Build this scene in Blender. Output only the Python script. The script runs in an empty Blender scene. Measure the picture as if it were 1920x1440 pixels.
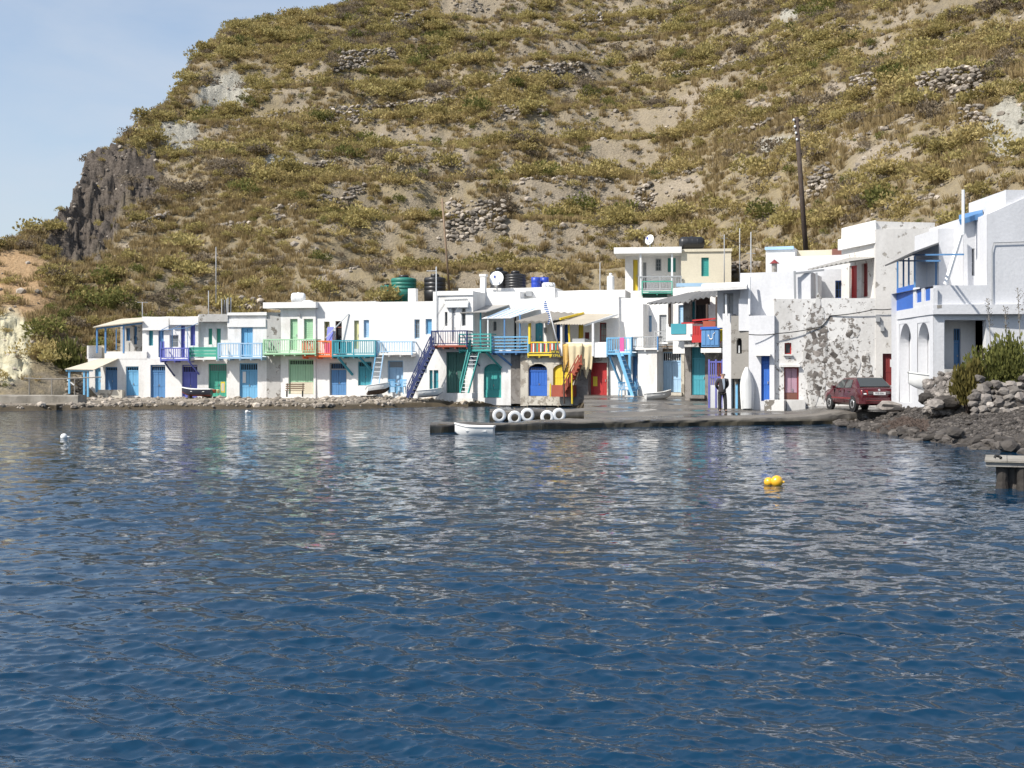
import bpy, bmesh, math, random
import numpy as np
from mathutils import Vector, Matrix, noise as mnoise
random.seed(7); rng = np.random.default_rng(11)
R = math.radians
scn = bpy.context.scene
COL = scn.collection

# ------------------------------------------------------------------ camera, sky, sun, exposure
F = 2400.0; CX = 960.0; HY = 690.0; CH = 2.4          # focal length (photo px), centre column, horizon row, eye height
cam = bpy.data.cameras.new('camera'); cam_o = bpy.data.objects.new('camera', cam); COL.objects.link(cam_o)
cam.sensor_width = 36.0; cam.lens = 36.0 * F / 1920.0; cam.shift_y = -(720 - HY) / 1920.0
cam.clip_start = 0.5; cam.clip_end = 8000
cam_o.location = (0, 0, CH); cam_o.rotation_euler = (R(90), 0, 0)
scn.camera = cam_o

SUN_EL, SUN_AZ = 46.0, 236.0                           # azimuth clockwise from +Y
world = bpy.data.worlds.new('World'); scn.world = world; world.use_nodes = True
wn = world.node_tree.nodes; wl = world.node_tree.links; wn.clear()
sky = wn.new('ShaderNodeTexSky'); sky.sky_type = 'NISHITA'; sky.sun_disc = False
sky.sun_elevation = R(SUN_EL); sky.sun_rotation = R(SUN_AZ); sky.air_density = 1.0; sky.dust_density = 1.3; sky.ozone_density = 1.6
tc = wn.new('ShaderNodeTexCoord'); mp = wn.new('ShaderNodeMapping'); mp.inputs['Scale'].default_value = (1.0, 1.0, 3.2)
nz = wn.new('ShaderNodeTexNoise'); nz.inputs['Scale'].default_value = 2.3; nz.inputs['Detail'].default_value = 7; nz.inputs['Roughness'].default_value = 0.55
nz.inputs['Distortion'].default_value = 0.5
rp = wn.new('ShaderNodeValToRGB'); rp.color_ramp.elements[0].position = 0.36; rp.color_ramp.elements[0].color = (0.16, 0.16, 0.16, 1)
rp.color_ramp.elements[1].position = 0.74; rp.color_ramp.elements[1].color = (0.80, 0.80, 0.80, 1)
mx = wn.new('ShaderNodeMix'); mx.data_type = 'RGBA'
bg = wn.new('ShaderNodeBackground'); bg.inputs['Strength'].default_value = 0.094
wo = wn.new('ShaderNodeOutputWorld')
wl.new(tc.outputs['Generated'], mp.inputs['Vector']); wl.new(mp.outputs['Vector'], nz.inputs['Vector'])
wl.new(nz.outputs['Fac'], rp.inputs['Fac']); wl.new(rp.outputs['Color'], mx.inputs[0])
wl.new(sky.outputs['Color'], mx.inputs[6]); mx.inputs[7].default_value = (3.9, 4.25, 4.8, 1)
wl.new(mx.outputs[2], bg.inputs['Color']); wl.new(bg.outputs['Background'], wo.inputs['Surface'])

sl = bpy.data.lights.new('sun', 'SUN'); sl.energy = 3.4; sl.angle = R(1.2); sl.color = (1.0, 0.95, 0.87)
so = bpy.data.objects.new('sun', sl); COL.objects.link(so)
az = R(SUN_AZ); el = R(SUN_EL)
tosun = Vector((math.sin(az) * math.cos(el), math.cos(az) * math.cos(el), math.sin(el)))
so.rotation_euler = tosun.to_track_quat('Z', 'Y').to_euler(); so.location = tosun * 60
scn.view_settings.view_transform = 'Standard'; scn.view_settings.look = 'None'
scn.view_settings.exposure = 0.84; scn.view_settings.gamma = 1.0; scn.view_settings.use_curve_mapping = False
scn.cycles.max_bounces = 5; scn.cycles.diffuse_bounces = 3; scn.cycles.glossy_bounces = 3; scn.cycles.transparent_max_bounces = 4
scn.cycles.caustics_reflective = False; scn.cycles.caustics_refractive = False

# ------------------------------------------------------------------ helpers
def ray(px, py): return Vector(((px - CX) / F, 1.0, -(py - HY) / F))
def at(px, py, Y):
    """world point seen at a photo pixel at depth Y"""
    return Vector(((px - CX) / F * Y, Y, CH - (py - HY) / F * Y))
def wx(px, Y): return (px - CX) / F * Y
def tag(o, label=None, cat=None, group=None, kind=None):
    if label: o['label'] = label
    if cat: o['category'] = cat
    if group: o['group'] = group
    if kind: o['kind'] = kind
    return o
def empty(name, loc, rz=0.0):
    o = bpy.data.objects.new(name, None); COL.objects.link(o); o.location = loc; o.rotation_euler = (0, 0, rz); o.empty_display_size = 0.2
    return o
def link(name, me, parent=None, loc=None, rot=None, scale=None):
    o = bpy.data.objects.new(name, me); COL.objects.link(o)
    if parent is not None: o.parent = parent
    if loc is not None: o.location = loc
    if rot is not None: o.rotation_euler = rot
    if scale is not None: o.scale = scale
    return o
def copy_tree(o, parent=None):
    c = o.copy(); COL.objects.link(c)
    if parent is not None: c.parent = parent
    for ch in o.children: copy_tree(ch, c)
    return c

class MB:
    def __init__(s): s.v = []; s.f = []
    def add(s, vs, fs):
        b = len(s.v); s.v += [tuple(p) for p in vs]; s.f += [tuple(i + b for i in f) for f in fs]
    def hexa(s, p): s.add(p, [(3, 2, 1, 0), (4, 5, 6, 7), (0, 1, 5, 4), (1, 2, 6, 5), (2, 3, 7, 6), (3, 0, 4, 7)])
    def box(s, x0, x1, y0, y1, z0, z1):
        s.hexa([(x0, y0, z0), (x1, y0, z0), (x1, y1, z0), (x0, y1, z0), (x0, y0, z1), (x1, y0, z1), (x1, y1, z1), (x0, y1, z1)])
    def frame(s, p, q):
        p = Vector(p); q = Vector(q); d = (q - p).normalized()
        up = Vector((0, 0, 1)) if abs(d.z) < 0.95 else Vector((0, 1, 0))
        a = d.cross(up).normalized(); b = a.cross(d).normalized()
        return p, q, a, b
    def bar(s, p, q, w, h=None):
        h = h or w; p, q, a, b = s.frame(p, q); a = a * w / 2; b = b * h / 2
        s.hexa([p - a - b, p + a - b, q + a - b, q - a - b, p - a + b, p + a + b, q + a + b, q - a + b])
    def tube(s, p, q, r0, r1=None, n=8):
        r1 = r0 if r1 is None else r1; p, q, a, b = s.frame(p, q); vs = []
        for c, r in ((p, r0), (q, r1)):
            for k in range(n):
                t = 2 * math.pi * k / n; vs.append(c + a * (r * math.cos(t)) + b * (r * math.sin(t)))
        s.add(vs, [(k, (k + 1) % n, n + (k + 1) % n, n + k) for k in range(n)] + [tuple(range(n - 1, -1, -1)), tuple(range(n, 2 * n))])
    def path(s, pts, r, n=6):
        pts = [Vector(p) for p in pts]; vs = []; fs = []
        for i, p in enumerate(pts):
            d = (pts[min(i + 1, len(pts) - 1)] - pts[max(i - 1, 0)]).normalized()
            up = Vector((0, 0, 1)) if abs(d.z) < 0.9 else Vector((0, 1, 0))
            a = d.cross(up).normalized(); b = a.cross(d)
            for k in range(n):
                t = 2 * math.pi * k / n; vs.append(p + a * (r * math.cos(t)) + b * (r * math.sin(t)))
        for i in range(len(pts) - 1):
            for k in range(n): fs.append((i * n + k, i * n + (k + 1) % n, (i + 1) * n + (k + 1) % n, (i + 1) * n + k))
        s.add(vs, fs)
    def slab(s, c4, th):
        c = [Vector(p) for p in c4]; nn = (c[1] - c[0]).cross(c[3] - c[0]).normalized()
        if nn.z < 0: nn = -nn
        s.hexa([p - nn * th for p in c] + c)
    def sheet(s, c4, th, waves, amp, nv=2):
        """corrugated sheet: corners 00,10,11,01; corrugations across the first edge"""
        c = [Vector(p) for p in c4]; nn = (c[1] - c[0]).cross(c[3] - c[0]).normalized()
        if nn.z < 0: nn = -nn
        nu = waves * 4; vs = []; fs = []
        for off in (0, -th):
            for j in range(nv + 1):
                for i in range(nu + 1):
                    u = i / nu; v = j / nv
                    p = c[0] * (1 - u) * (1 - v) + c[1] * u * (1 - v) + c[2] * u * v + c[3] * (1 - u) * v
                    vs.append(p + nn * (amp * math.sin(2 * math.pi * waves * u) + off))
        N = (nu + 1) * (nv + 1)
        for j in range(nv):
            for i in range(nu):
                a = j * (nu + 1) + i; b = a + nu + 1
                fs += [(a, a + 1, b + 1, b), (N + a, N + b, N + b + 1, N + a + 1)]
        for i in range(nu):
            fs += [(i, N + i, N + i + 1, i + 1)]; a = nv * (nu + 1) + i; fs += [(a, a + 1, N + a + 1, N + a)]
        s.add(vs, fs)
    def prism(s, poly, y0, y1):
        n = len(poly); s.add([(x, y0, z) for x, z in poly] + [(x, y1, z) for x, z in poly],
                             [tuple(range(n)), tuple(range(2 * n - 1, n - 1, -1))] + [(k, n + k, n + (k + 1) % n, (k + 1) % n) for k in range(n)])
    def lathe(s, prof, c=(0, 0, 0), n=20, axis='z'):
        vs = []; fs = []
        for r, z in prof:
            for k in range(n):
                t = 2 * math.pi * k / n; x, y = r * math.cos(t), r * math.sin(t)
                p = (x, y, z) if axis == 'z' else ((z, x, y) if axis == 'x' else (x, z, y))
                vs.append((c[0] + p[0], c[1] + p[1], c[2] + p[2]))
        m = len(prof)
        for j in range(m - 1):
            for k in range(n): fs.append((j * n + k, j * n + (k + 1) % n, (j + 1) * n + (k + 1) % n, (j + 1) * n + k))
        fs += [tuple(range(n - 1, -1, -1)), tuple(range((m - 1) * n, m * n))]
        s.add(vs, fs)
    def mesh(s, name, mat, smooth=False):
        me = bpy.data.meshes.new(name); me.from_pydata(s.v, [], s.f); me.materials.append(MAT(mat) if isinstance(mat, str) else mat)
        bm = bmesh.new(); bm.from_mesh(me); bmesh.ops.recalc_face_normals(bm, faces=bm.faces); bm.to_mesh(me); bm.free()
        if smooth: me.polygons.foreach_set('use_smooth', [True] * len(me.polygons))
        return me
    def build(s, name, mat, parent=None, smooth=False, loc=None, rot=None):
        return link(name, s.mesh(name, mat, smooth), parent, loc, rot)

def np_mesh(name, V, Q, mat, smooth=True, attrs=None):
    """big mesh from numpy: V (n,3), Q (m,4)"""
    me = bpy.data.meshes.new(name); n, m = len(V), len(Q)
    me.vertices.add(n); me.vertices.foreach_set('co', np.asarray(V, np.float32).ravel())
    me.loops.add(m * 4); me.loops.foreach_set('vertex_index', np.asarray(Q, np.int32).ravel())
    me.polygons.add(m); me.polygons.foreach_set('loop_start', np.arange(0, m * 4, 4, dtype=np.int32))
    me.polygons.foreach_set('use_smooth', np.full(m, smooth))
    for k, a in (attrs or {}).items():
        at_ = me.attributes.new(k, 'FLOAT', 'POINT'); at_.data.foreach_set('value', np.asarray(a, np.float32).ravel())
    me.update(calc_edges=True); me.validate()
    me.materials.append(MAT(mat) if isinstance(mat, str) else mat)
    return me
def grid_quads(nr, nc):
    i = np.arange(nr - 1)[:, None] * nc + np.arange(nc - 1)[None, :]
    return np.stack([i, i + 1, i + nc + 1, i + nc], -1).reshape(-1, 4)

# numpy value noise
_perm = rng.permutation(512).astype(np.int64); _val = rng.random(512)
def vnoise(x, y):
    x = np.asarray(x, float); y = np.asarray(y, float)
    xi = np.floor(x).astype(np.int64); yi = np.floor(y).astype(np.int64); fx = x - xi; fy = y - yi
    fx = fx * fx * (3 - 2 * fx); fy = fy * fy * (3 - 2 * fy)
    def h(a, b): return _val[_perm[(_perm[a & 511] + b) & 511]]
    return (h(xi, yi) * (1 - fx) + h(xi + 1, yi) * fx) * (1 - fy) + (h(xi, yi + 1) * (1 - fx) + h(xi + 1, yi + 1) * fx) * fy
def fbm(x, y, o=4, g=0.5):
    t = 0; a = 1; s = 0
    for k in range(o):
        t = t + a * (vnoise(x * 2 ** k + 17.3 * k, y * 2 ** k - 9.1 * k) - 0.5) * 2; s += a; a *= g
    return t / s
def smooth(a, b, x):
    t = np.clip((x - a) / (b - a), 0, 1); return t * t * (3 - 2 * t)

# ------------------------------------------------------------------ materials
_M = {}
def nodes_of(name):
    m = bpy.data.materials.new(name); m.use_nodes = True; nt = m.node_tree
    return m, nt, nt.nodes, nt.links, nt.nodes['Principled BSDF']
def N(n, t, **kw):
    x = n.new(t)
    for k, v in kw.items(): setattr(x, k, v)
    return x
def ramp(n, stops):
    r = n.new('ShaderNodeValToRGB'); e = r.color_ramp.elements
    while len(e) < len(stops): e.new(0.5)
    for q, (p, c) in zip(e, stops): q.position = p; q.color = (c[0], c[1], c[2], 1) if hasattr(c, '__len__') else (c, c, c, 1)
    return r
def noise_node(n, l, scale, detail=5, rough=0.55, stretch=None, src=None):
    t = n.new('ShaderNodeTexNoise'); t.inputs['Scale'].default_value = scale; t.inputs['Detail'].default_value = detail; t.inputs['Roughness'].default_value = rough
    g = src or n.new('ShaderNodeNewGeometry'); o = g.outputs['Position'] if src is None else src.outputs[0]
    if stretch:
        mpn = n.new('ShaderNodeMapping'); mpn.inputs['Scale'].default_value = stretch; l.new(o, mpn.inputs['Vector']); o = mpn.outputs['Vector']
    l.new(o, t.inputs['Vector']); return t
def mixc(n, l, fac, a, b):
    m = n.new('ShaderNodeMix'); m.data_type = 'RGBA'
    for s_, i in ((fac, 0), (a, 6), (b, 7)):
        if hasattr(s_, 'is_output') or hasattr(s_, 'links'): l.new(s_, m.inputs[i])
        elif i == 0: m.inputs[0].default_value = s_
        else: m.inputs[i].default_value = (s_[0], s_[1], s_[2], 1)
    return m.outputs[2]
def bump(n, l, b, h, strength=0.3, dist=0.02):
    bn = n.new('ShaderNodeBump'); bn.inputs['Strength'].default_value = strength; bn.inputs['Distance'].default_value = dist
    l.new(h, bn.inputs['Height']); l.new(bn.outputs['Normal'], b.inputs['Normal'])
def paint(name, c, rough=0.55, wear=0.25, worn=None, metal=0.0, streak=(3, 3, 0.6)):
    """weathered paint: tone drift, vertical streaks and a few worn spots"""
    m, nt, n, l, b = nodes_of(name)
    n1 = noise_node(n, l, 1.3, 4); n2 = noise_node(n, l, 6.0, 6, 0.65, streak)
    d = tuple(x * 0.78 for x in c); li = tuple(min(0.9, x * 1.15 + 0.012) for x in c)
    col = mixc(n, l, n1.outputs['Fac'], d, li)
    r2 = ramp(n, [(0.56, 0.0), (0.72, 1.0)]); l.new(n2.outputs['Fac'], r2.inputs['Fac'])
    mm = n.new('ShaderNodeMath'); mm.operation = 'MULTIPLY'; mm.inputs[1].default_value = wear; l.new(r2.outputs['Color'], mm.inputs[0])
    w = worn or tuple(0.5 * x + 0.16 for x in c)
    col = mixc(n, l, mm.outputs[0], col, w)
    l.new(col, b.inputs['Base Color']); b.inputs['Roughness'].default_value = rough; b.inputs['Metallic'].default_value = metal
    bump(n, l, b, n2.outputs['Fac'], 0.25, 0.006)
    return m
def plaster(name, c, stain, amt, peel=0.0, under=(0.17, 0.155, 0.135), pscale=1.1, lo=None):
    """lime wash: brush tone, grey rain stains, optional flaking down to masonry"""
    m, nt, n, l, b = nodes_of(name)
    n1 = noise_node(n, l, 0.9, 7, 0.65, (1, 1, 0.35)); n2 = noise_node(n, l, 9, 5, 0.6)
    r1 = ramp(n, [(0.48, 0.0), (0.78, amt)]); l.new(n1.outputs['Fac'], r1.inputs['Fac'])
    col = mixc(n, l, r1.outputs['Color'], c, stain)
    r2 = ramp(n, [(0.3, 0.90), (0.7, 1.0)]); l.new(n2.outputs['Fac'], r2.inputs['Fac'])
    mul = n.new('ShaderNodeMix'); mul.data_type = 'RGBA'; mul.blend_type = 'MULTIPLY'; mul.inputs[0].default_value = 1
    l.new(col, mul.inputs[6]); l.new(r2.outputs['Color'], mul.inputs[7]); col = mul.outputs[2]
    h = n2.outputs['Fac']
    if peel > 0:
        n3 = noise_node(n, l, pscale, 9, 0.66); n4 = noise_node(n, l, 4.5, 6, 0.7)
        r3 = ramp(n, [(0.62 - 0.2 * peel, 0.0), (0.645 - 0.2 * peel, 1.0)]); l.new(n3.outputs['Fac'], r3.inputs['Fac'])
        u2 = mixc(n, l, n4.outputs['Fac'], tuple(x * 0.45 for x in under), tuple(x * 1.75 for x in under))
        col = mixc(n, l, r3.outputs['Color'], col, u2)
        sub = n.new('ShaderNodeMath'); sub.operation = 'SUBTRACT'; l.new(n2.outputs['Fac'], sub.inputs[0]); l.new(r3.outputs['Color'], sub.inputs[1]); h = sub.outputs[0]
    l.new(col, b.inputs['Base Color']); b.inputs['Roughness'].default_value = 0.85; b.inputs['Specular IOR Level'].default_value = 0.2
    bump(n, l, b, h, 0.35, 0.025)
    return m
def stone_mat(name, c1, c2, rough=0.9, scale=2.2, per_object=True):
    m, nt, n, l, b = nodes_of(name)
    n1 = noise_node(n, l, scale, 7, 0.65); n2 = noise_node(n, l, 14, 4)
    r1 = ramp(n, [(0.3, c1), (0.72, c2)]); l.new(n1.outputs['Fac'], r1.inputs['Fac']); col = r1.outputs['Color']
    if per_object:
        oi = n.new('ShaderNodeObjectInfo'); r2 = ramp(n, [(0.0, 0.55), (0.7, 1.1), (1.0, 1.75)]); l.new(oi.outputs['Random'], r2.inputs['Fac'])
        mul = n.new('ShaderNodeMix'); mul.data_type = 'RGBA'; mul.blend_type = 'MULTIPLY'; mul.inputs[0].default_value = 1
        l.new(col, mul.inputs[6]); l.new(r2.outputs['Color'], mul.inputs[7]); col = mul.outputs[2]
    l.new(col, b.inputs['Base Color']); b.inputs['Roughness'].default_value = rough; b.inputs['Specular IOR Level'].default_value = 0.25
    bump(n, l, b, n2.outputs['Fac'], 0.5, 0.03)
    return m
def leaf_mat(name, c1, c2, c3):
    """foliage: tone by clump and by plant, some light through the leaf"""
    m, nt, n, l, b = nodes_of(name)
    g = n.new('ShaderNodeNewGeometry'); oi = n.new('ShaderNodeObjectInfo')
    r1 = ramp(n, [(0.0, c1), (0.55, c2), (1.0, c3)]); mm = n.new('ShaderNodeMath'); mm.operation = 'MULTIPLY_ADD'; mm.inputs[1].default_value = 0.55
    l.new(g.outputs['Random Per Island'], mm.inputs[0])
    m2 = n.new('ShaderNodeMath'); m2.operation = 'MULTIPLY'; m2.inputs[1].default_value = 0.45; l.new(oi.outputs['Random'], m2.inputs[0]); l.new(m2.outputs[0], mm.inputs[2])
    l.new(mm.outputs[0], r1.inputs['Fac']); l.new(r1.outputs['Color'], b.inputs['Base Color']); b.inputs['Roughness'].default_value = 0.8
    b.inputs['Specular IOR Level'].default_value = 0.15
    tr = n.new('ShaderNodeBsdfTranslucent'); l.new(r1.outputs['Color'], tr.inputs['Color']); ms = n.new('ShaderNodeMixShader'); ms.inputs[0].default_value = 0.38
    out = [x for x in n if x.type == 'OUTPUT_MATERIAL'][0]
    l.new(b.outputs[0], ms.inputs[1]); l.new(tr.outputs[0], ms.inputs[2]); l.new(ms.outputs[0], out.inputs['Surface'])
    return m
def glass_mat(name, c=(0.03, 0.04, 0.05)):
    m, nt, n, l, b = nodes_of(name); b.inputs['Base Color'].default_value = (*c, 1); b.inputs['Roughness'].default_value = 0.05; b.inputs['IOR'].default_value = 1.5
    return m
def gloss_paint(name, c, rough=0.25, metal=0.0, coat=0.6):
    m, nt, n, l, b = nodes_of(name); n1 = noise_node(n, l, 3.0, 5)
    col = mixc(n, l, n1.outputs['Fac'], tuple(x * 0.85 for x in c), tuple(x * 1.12 for x in c)); l.new(col, b.inputs['Base Color'])
    b.inputs['Roughness'].default_value = rough; b.inputs['Metallic'].default_value = metal; b.inputs['Coat Weight'].default_value = coat; b.inputs['Coat Roughness'].default_value = 0.12
    return m
SPEC = {
 'white': lambda: plaster('white', (0.80, 0.79, 0.77), (0.40, 0.365, 0.31), 0.7),
 'white_b': lambda: plaster('white_b', (0.82, 0.81, 0.79), (0.58, 0.56, 0.53), 0.3),
 'white_old': lambda: plaster('white_old', (0.70, 0.69, 0.67), (0.36, 0.34, 0.31), 0.6, 0.22, pscale=1.5),
 'white_cloud_shade': lambda: plaster('white_cloud_shade', (0.655, 0.66, 0.68), (0.47, 0.475, 0.49), 0.4),  # whitewash darkened and slightly cooled to stand in for cloud shade
 'peeling': lambda: plaster('peeling', (0.74, 0.73, 0.71), (0.48, 0.46, 0.43), 0.8, 0.20, (0.22, 0.20, 0.18), 4.0),
 'peel_heavy': lambda: plaster('peel_heavy', (0.62, 0.61, 0.59), (0.36, 0.34, 0.31), 0.9, 0.56, (0.17, 0.155, 0.14), 4.6),
 'peel_light': lambda: plaster('peel_light', (0.68, 0.66, 0.63), (0.46, 0.44, 0.41), 0.6, 0.10, (0.3, 0.28, 0.25), 2.2),
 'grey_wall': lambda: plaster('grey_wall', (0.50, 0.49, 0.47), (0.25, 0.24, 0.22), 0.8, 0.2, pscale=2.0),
 'cement': lambda: plaster('cement', (0.30, 0.285, 0.26), (0.15, 0.14, 0.125), 0.9, 0.15, pscale=1.6),
 'cream': lambda: plaster('cream', (0.66, 0.60, 0.47), (0.47, 0.42, 0.33), 0.4),
 'stonewash': lambda: plaster('stonewash', (0.58, 0.54, 0.46), (0.30, 0.27, 0.23), 0.9, 0.38, (0.26, 0.23, 0.19), 1.7),
 'rough_stone': lambda: plaster('rough_stone', (0.26, 0.24, 0.22), (0.10, 0.09, 0.085), 1.0, 0.5, (0.16, 0.145, 0.13), 2.5),
 'steel_blue': lambda: paint('steel_blue', (0.085, 0.225, 0.45)), 'sky_blue': lambda: paint('sky_blue', (0.16, 0.42, 0.66)),
 'pale_blue': lambda: paint('pale_blue', (0.36, 0.55, 0.74), wear=0.35), 'violet_blue': lambda: paint('violet_blue', (0.115, 0.135, 0.47)),
 'royal_blue': lambda: paint('royal_blue', (0.02, 0.12, 0.48)), 'navy': lambda: paint('navy', (0.016, 0.03, 0.12)),
 'teal': lambda: paint('teal', (0.045, 0.285, 0.35)), 'teal_green': lambda: paint('teal_green', (0.04, 0.33, 0.30)), 'sea_green': lambda: paint('sea_green', (0.06, 0.37, 0.265)),
 'mint': lambda: paint('mint', (0.36, 0.60, 0.38), wear=0.4), 'dark_green': lambda: paint('dark_green', (0.035, 0.13, 0.105)),
 'orange': lambda: paint('orange', (0.80, 0.15, 0.03)), 'pink': lambda: paint('pink', (0.62, 0.10, 0.32)), 'red': lambda: paint('red', (0.42, 0.018, 0.018)),
 'dark_red': lambda: paint('dark_red', (0.20, 0.022, 0.022)), 'brick_red': lambda: paint('brick_red', (0.33, 0.07, 0.035)), 'yellow': lambda: paint('yellow', (0.75, 0.55, 0.03)),
 'rust_brown': lambda: paint('rust_brown', (0.17, 0.065, 0.045)), 'pale_yellow': lambda: paint('pale_yellow', (0.62, 0.60, 0.30), wear=0.35), 'purple': lambda: paint('purple', (0.15, 0.15, 0.48)),
 'lilac': lambda: paint('lilac', (0.42, 0.26, 0.33)), 'white_paint': lambda: paint('white_paint', (0.74, 0.75, 0.75), 0.45, 0.3, (0.5, 0.48, 0.44)),
 'grey_paint': lambda: paint('grey_paint', (0.34, 0.35, 0.36)), 'wood': lambda: paint('wood', (0.22, 0.15, 0.095), 0.8, 0.5, (0.10, 0.07, 0.05)), 'dark_wood': lambda: paint('dark_wood', (0.055, 0.036, 0.026), 0.85, 0.4),
 'grey_wood': lambda: paint('grey_wood', (0.26, 0.24, 0.21), 0.85, 0.5, (0.12, 0.11, 0.10)), 'tin': lambda: paint('tin', (0.33, 0.32, 0.30), 0.6, 0.6, (0.2, 0.15, 0.11)),
 'tin_dark': lambda: paint('tin_dark', (0.15, 0.15, 0.15), 0.6, 0.5, (0.22, 0.2, 0.18)), 'beige_sheet': lambda: paint('beige_sheet', (0.56, 0.50, 0.40), 0.7, 0.4, (0.4, 0.34, 0.26)),
 'dark': lambda: paint('dark', (0.012, 0.012, 0.013), 0.8), 'black_plastic': lambda: paint('black_plastic', (0.014, 0.014, 0.016), 0.4, 0.2, (0.05, 0.05, 0.05)),
 'green_plastic': lambda: paint('green_plastic', (0.012, 0.16, 0.12), 0.5, 0.2), 'blue_plastic': lambda: paint('blue_plastic', (0.02, 0.06, 0.42), 0.4, 0.15),
 'metal': lambda: paint('metal', (0.45, 0.45, 0.45), 0.4, 0.3, metal=0.6), 'rope': lambda: paint('rope', (0.30, 0.24, 0.15), 0.9, 0.4), 'tyre': lambda: paint('tyre', (0.012, 0.012, 0.012), 0.8),
 'glass': lambda: glass_mat('glass'), 'glass_pale': lambda: glass_mat('glass_pale', (0.16, 0.18, 0.19)), 'glass_car': lambda: glass_mat('glass_car', (0.055, 0.062, 0.062)),
 'car_red': lambda: gloss_paint('car_red', (0.075, 0.0055, 0.009), 0.22, 0.15), 'lamp_red': lambda: gloss_paint('lamp_red', (0.30, 0.015, 0.012), 0.15), 'lamp_grey': lambda: gloss_paint('lamp_grey', (0.11, 0.09, 0.09), 0.15),
 'rim': lambda: gloss_paint('rim', (0.5, 0.5, 0.5), 0.3, 0.6), 'plate': lambda: gloss_paint('plate', (0.75, 0.75, 0.74), 0.5, 0, 0.1), 'black_ink': lambda: paint('black_ink', (0.01, 0.01, 0.01), 0.6, 0.0),
 'yellow_ink': lambda: paint('yellow_ink', (0.75, 0.58, 0.03), 0.6, 0.1), 'sign_black': lambda: paint('sign_black', (0.02, 0.018, 0.015), 0.7, 0.2),
 'boat_white': lambda: paint('boat_white', (0.76, 0.76, 0.74), 0.35, 0.25, (0.52, 0.50, 0.46)), 'boat_navy': lambda: paint('boat_navy', (0.02, 0.025, 0.05), 0.4), 'boat_red': lambda: paint('boat_red', (0.20, 0.05, 0.035), 0.6),
 'boat_grey': lambda: paint('boat_grey', (0.55, 0.56, 0.56), 0.5, 0.4, (0.38, 0.37, 0.35)),
 'boat_blue': lambda: paint('boat_blue', (0.05, 0.12, 0.26), 0.5), 'buoy': lambda: gloss_paint('buoy', (0.78, 0.42, 0.02), 0.35),
 'skin': lambda: paint('skin', (0.50, 0.29, 0.21), 0.6, 0.1), 'suit': lambda: paint('suit', (0.035, 0.030, 0.034), 0.9, 0.2, (0.06, 0.055, 0.06)), 'trousers': lambda: paint('trousers', (0.024, 0.024, 0.024), 0.9, 0.2), 'shirt': lambda: paint('shirt', (0.36, 0.42, 0.50), 0.9, 0.1), 'hair': lambda: paint('hair', (0.36, 0.34, 0.32), 0.9, 0.1),
 'net_tan': lambda: paint('net_tan', (0.60, 0.51, 0.33), 0.95, 0.5, (0.42, 0.34, 0.20), streak=(14, 14, 1.2)), 'net_gold': lambda: paint('net_gold', (0.58, 0.37, 0.11), 0.95, 0.5, (0.42, 0.27, 0.09), streak=(14, 14, 1.2)),
 'stone': lambda: stone_mat('stone', (0.17, 0.145, 0.12), (0.38, 0.335, 0.28)), 'wall_stone': lambda: stone_mat('wall_stone', (0.095, 0.084, 0.078), (0.28, 0.255, 0.23)),
 'beach_stone': lambda: stone_mat('beach_stone', (0.035, 0.031, 0.029), (0.115, 0.103, 0.092)), 'concrete': lambda: stone_mat('concrete', (0.16, 0.145, 0.12), (0.36, 0.335, 0.295), 0.8, 1.1, False),
}
def MAT(k):
    if k not in _M: _M[k] = SPEC[k]()
    return _M[k]
# ------------------------------------------------------------------ water
def water_mat():
    m, nt, n, l, b = nodes_of('sea_water')
    b.inputs['Base Color'].default_value = (0.004, 0.029, 0.064, 1); b.inputs['Roughness'].default_value = 0.05; b.inputs['IOR'].default_value = 1.333
    g = n.new('ShaderNodeNewGeometry')
    a = n.new('ShaderNodeAttribute'); a.attribute_name = 'far'
    tot = None
    # fine ripples (always) and the wavelets too small for the mesh in the distance
    for sc, st, k, kf in ((13.0, (0.55, 1.0, 1.0), 0.09, 0.42), (4.8, (0.5, 1.0, 1.0), 0.0, 0.75), (1.6, (0.45, 1.0, 1.0), 0.0, 0.36)):
        t = noise_node(n, l, sc, 3, 0.6, st)
        s1 = n.new('ShaderNodeVectorMath'); s1.operation = 'SUBTRACT'; l.new(t.outputs['Color'], s1.inputs[0]); s1.inputs[1].default_value = (0.5, 0.5, 0.5)
        w = n.new('ShaderNodeMath'); w.operation = 'MULTIPLY_ADD'; l.new(a.outputs['Fac'], w.inputs[0]); w.inputs[1].default_value = kf; w.inputs[2].default_value = k
        s2 = n.new('ShaderNodeVectorMath'); s2.operation = 'SCALE'; l.new(s1.outputs[0], s2.inputs[0]); l.new(w.outputs[0], s2.inputs['Scale'])
        if tot is None: tot = s2.outputs[0]
        else:
            ad = n.new('ShaderNodeVectorMath'); ad.operation = 'ADD'; l.new(tot, ad.inputs[0]); l.new(s2.outputs[0], ad.inputs[1]); tot = ad.outputs[0]
    fl = n.new('ShaderNodeVectorMath'); fl.operation = 'MULTIPLY'; l.new(tot, fl.inputs[0]); fl.inputs[1].default_value = (0.6, 1.0, 0.0)
    ad = n.new('ShaderNodeVectorMath'); ad.operation = 'ADD'; l.new(g.outputs['Normal'], ad.inputs[0]); l.new(fl.outputs[0], ad.inputs[1])
    nm = n.new('ShaderNodeVectorMath'); nm.operation = 'NORMALIZE'; l.new(ad.outputs[0], nm.inputs[0]); l.new(nm.outputs[0], b.inputs['Normal'])
    return m
SPEC['water'] = water_mat
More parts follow.
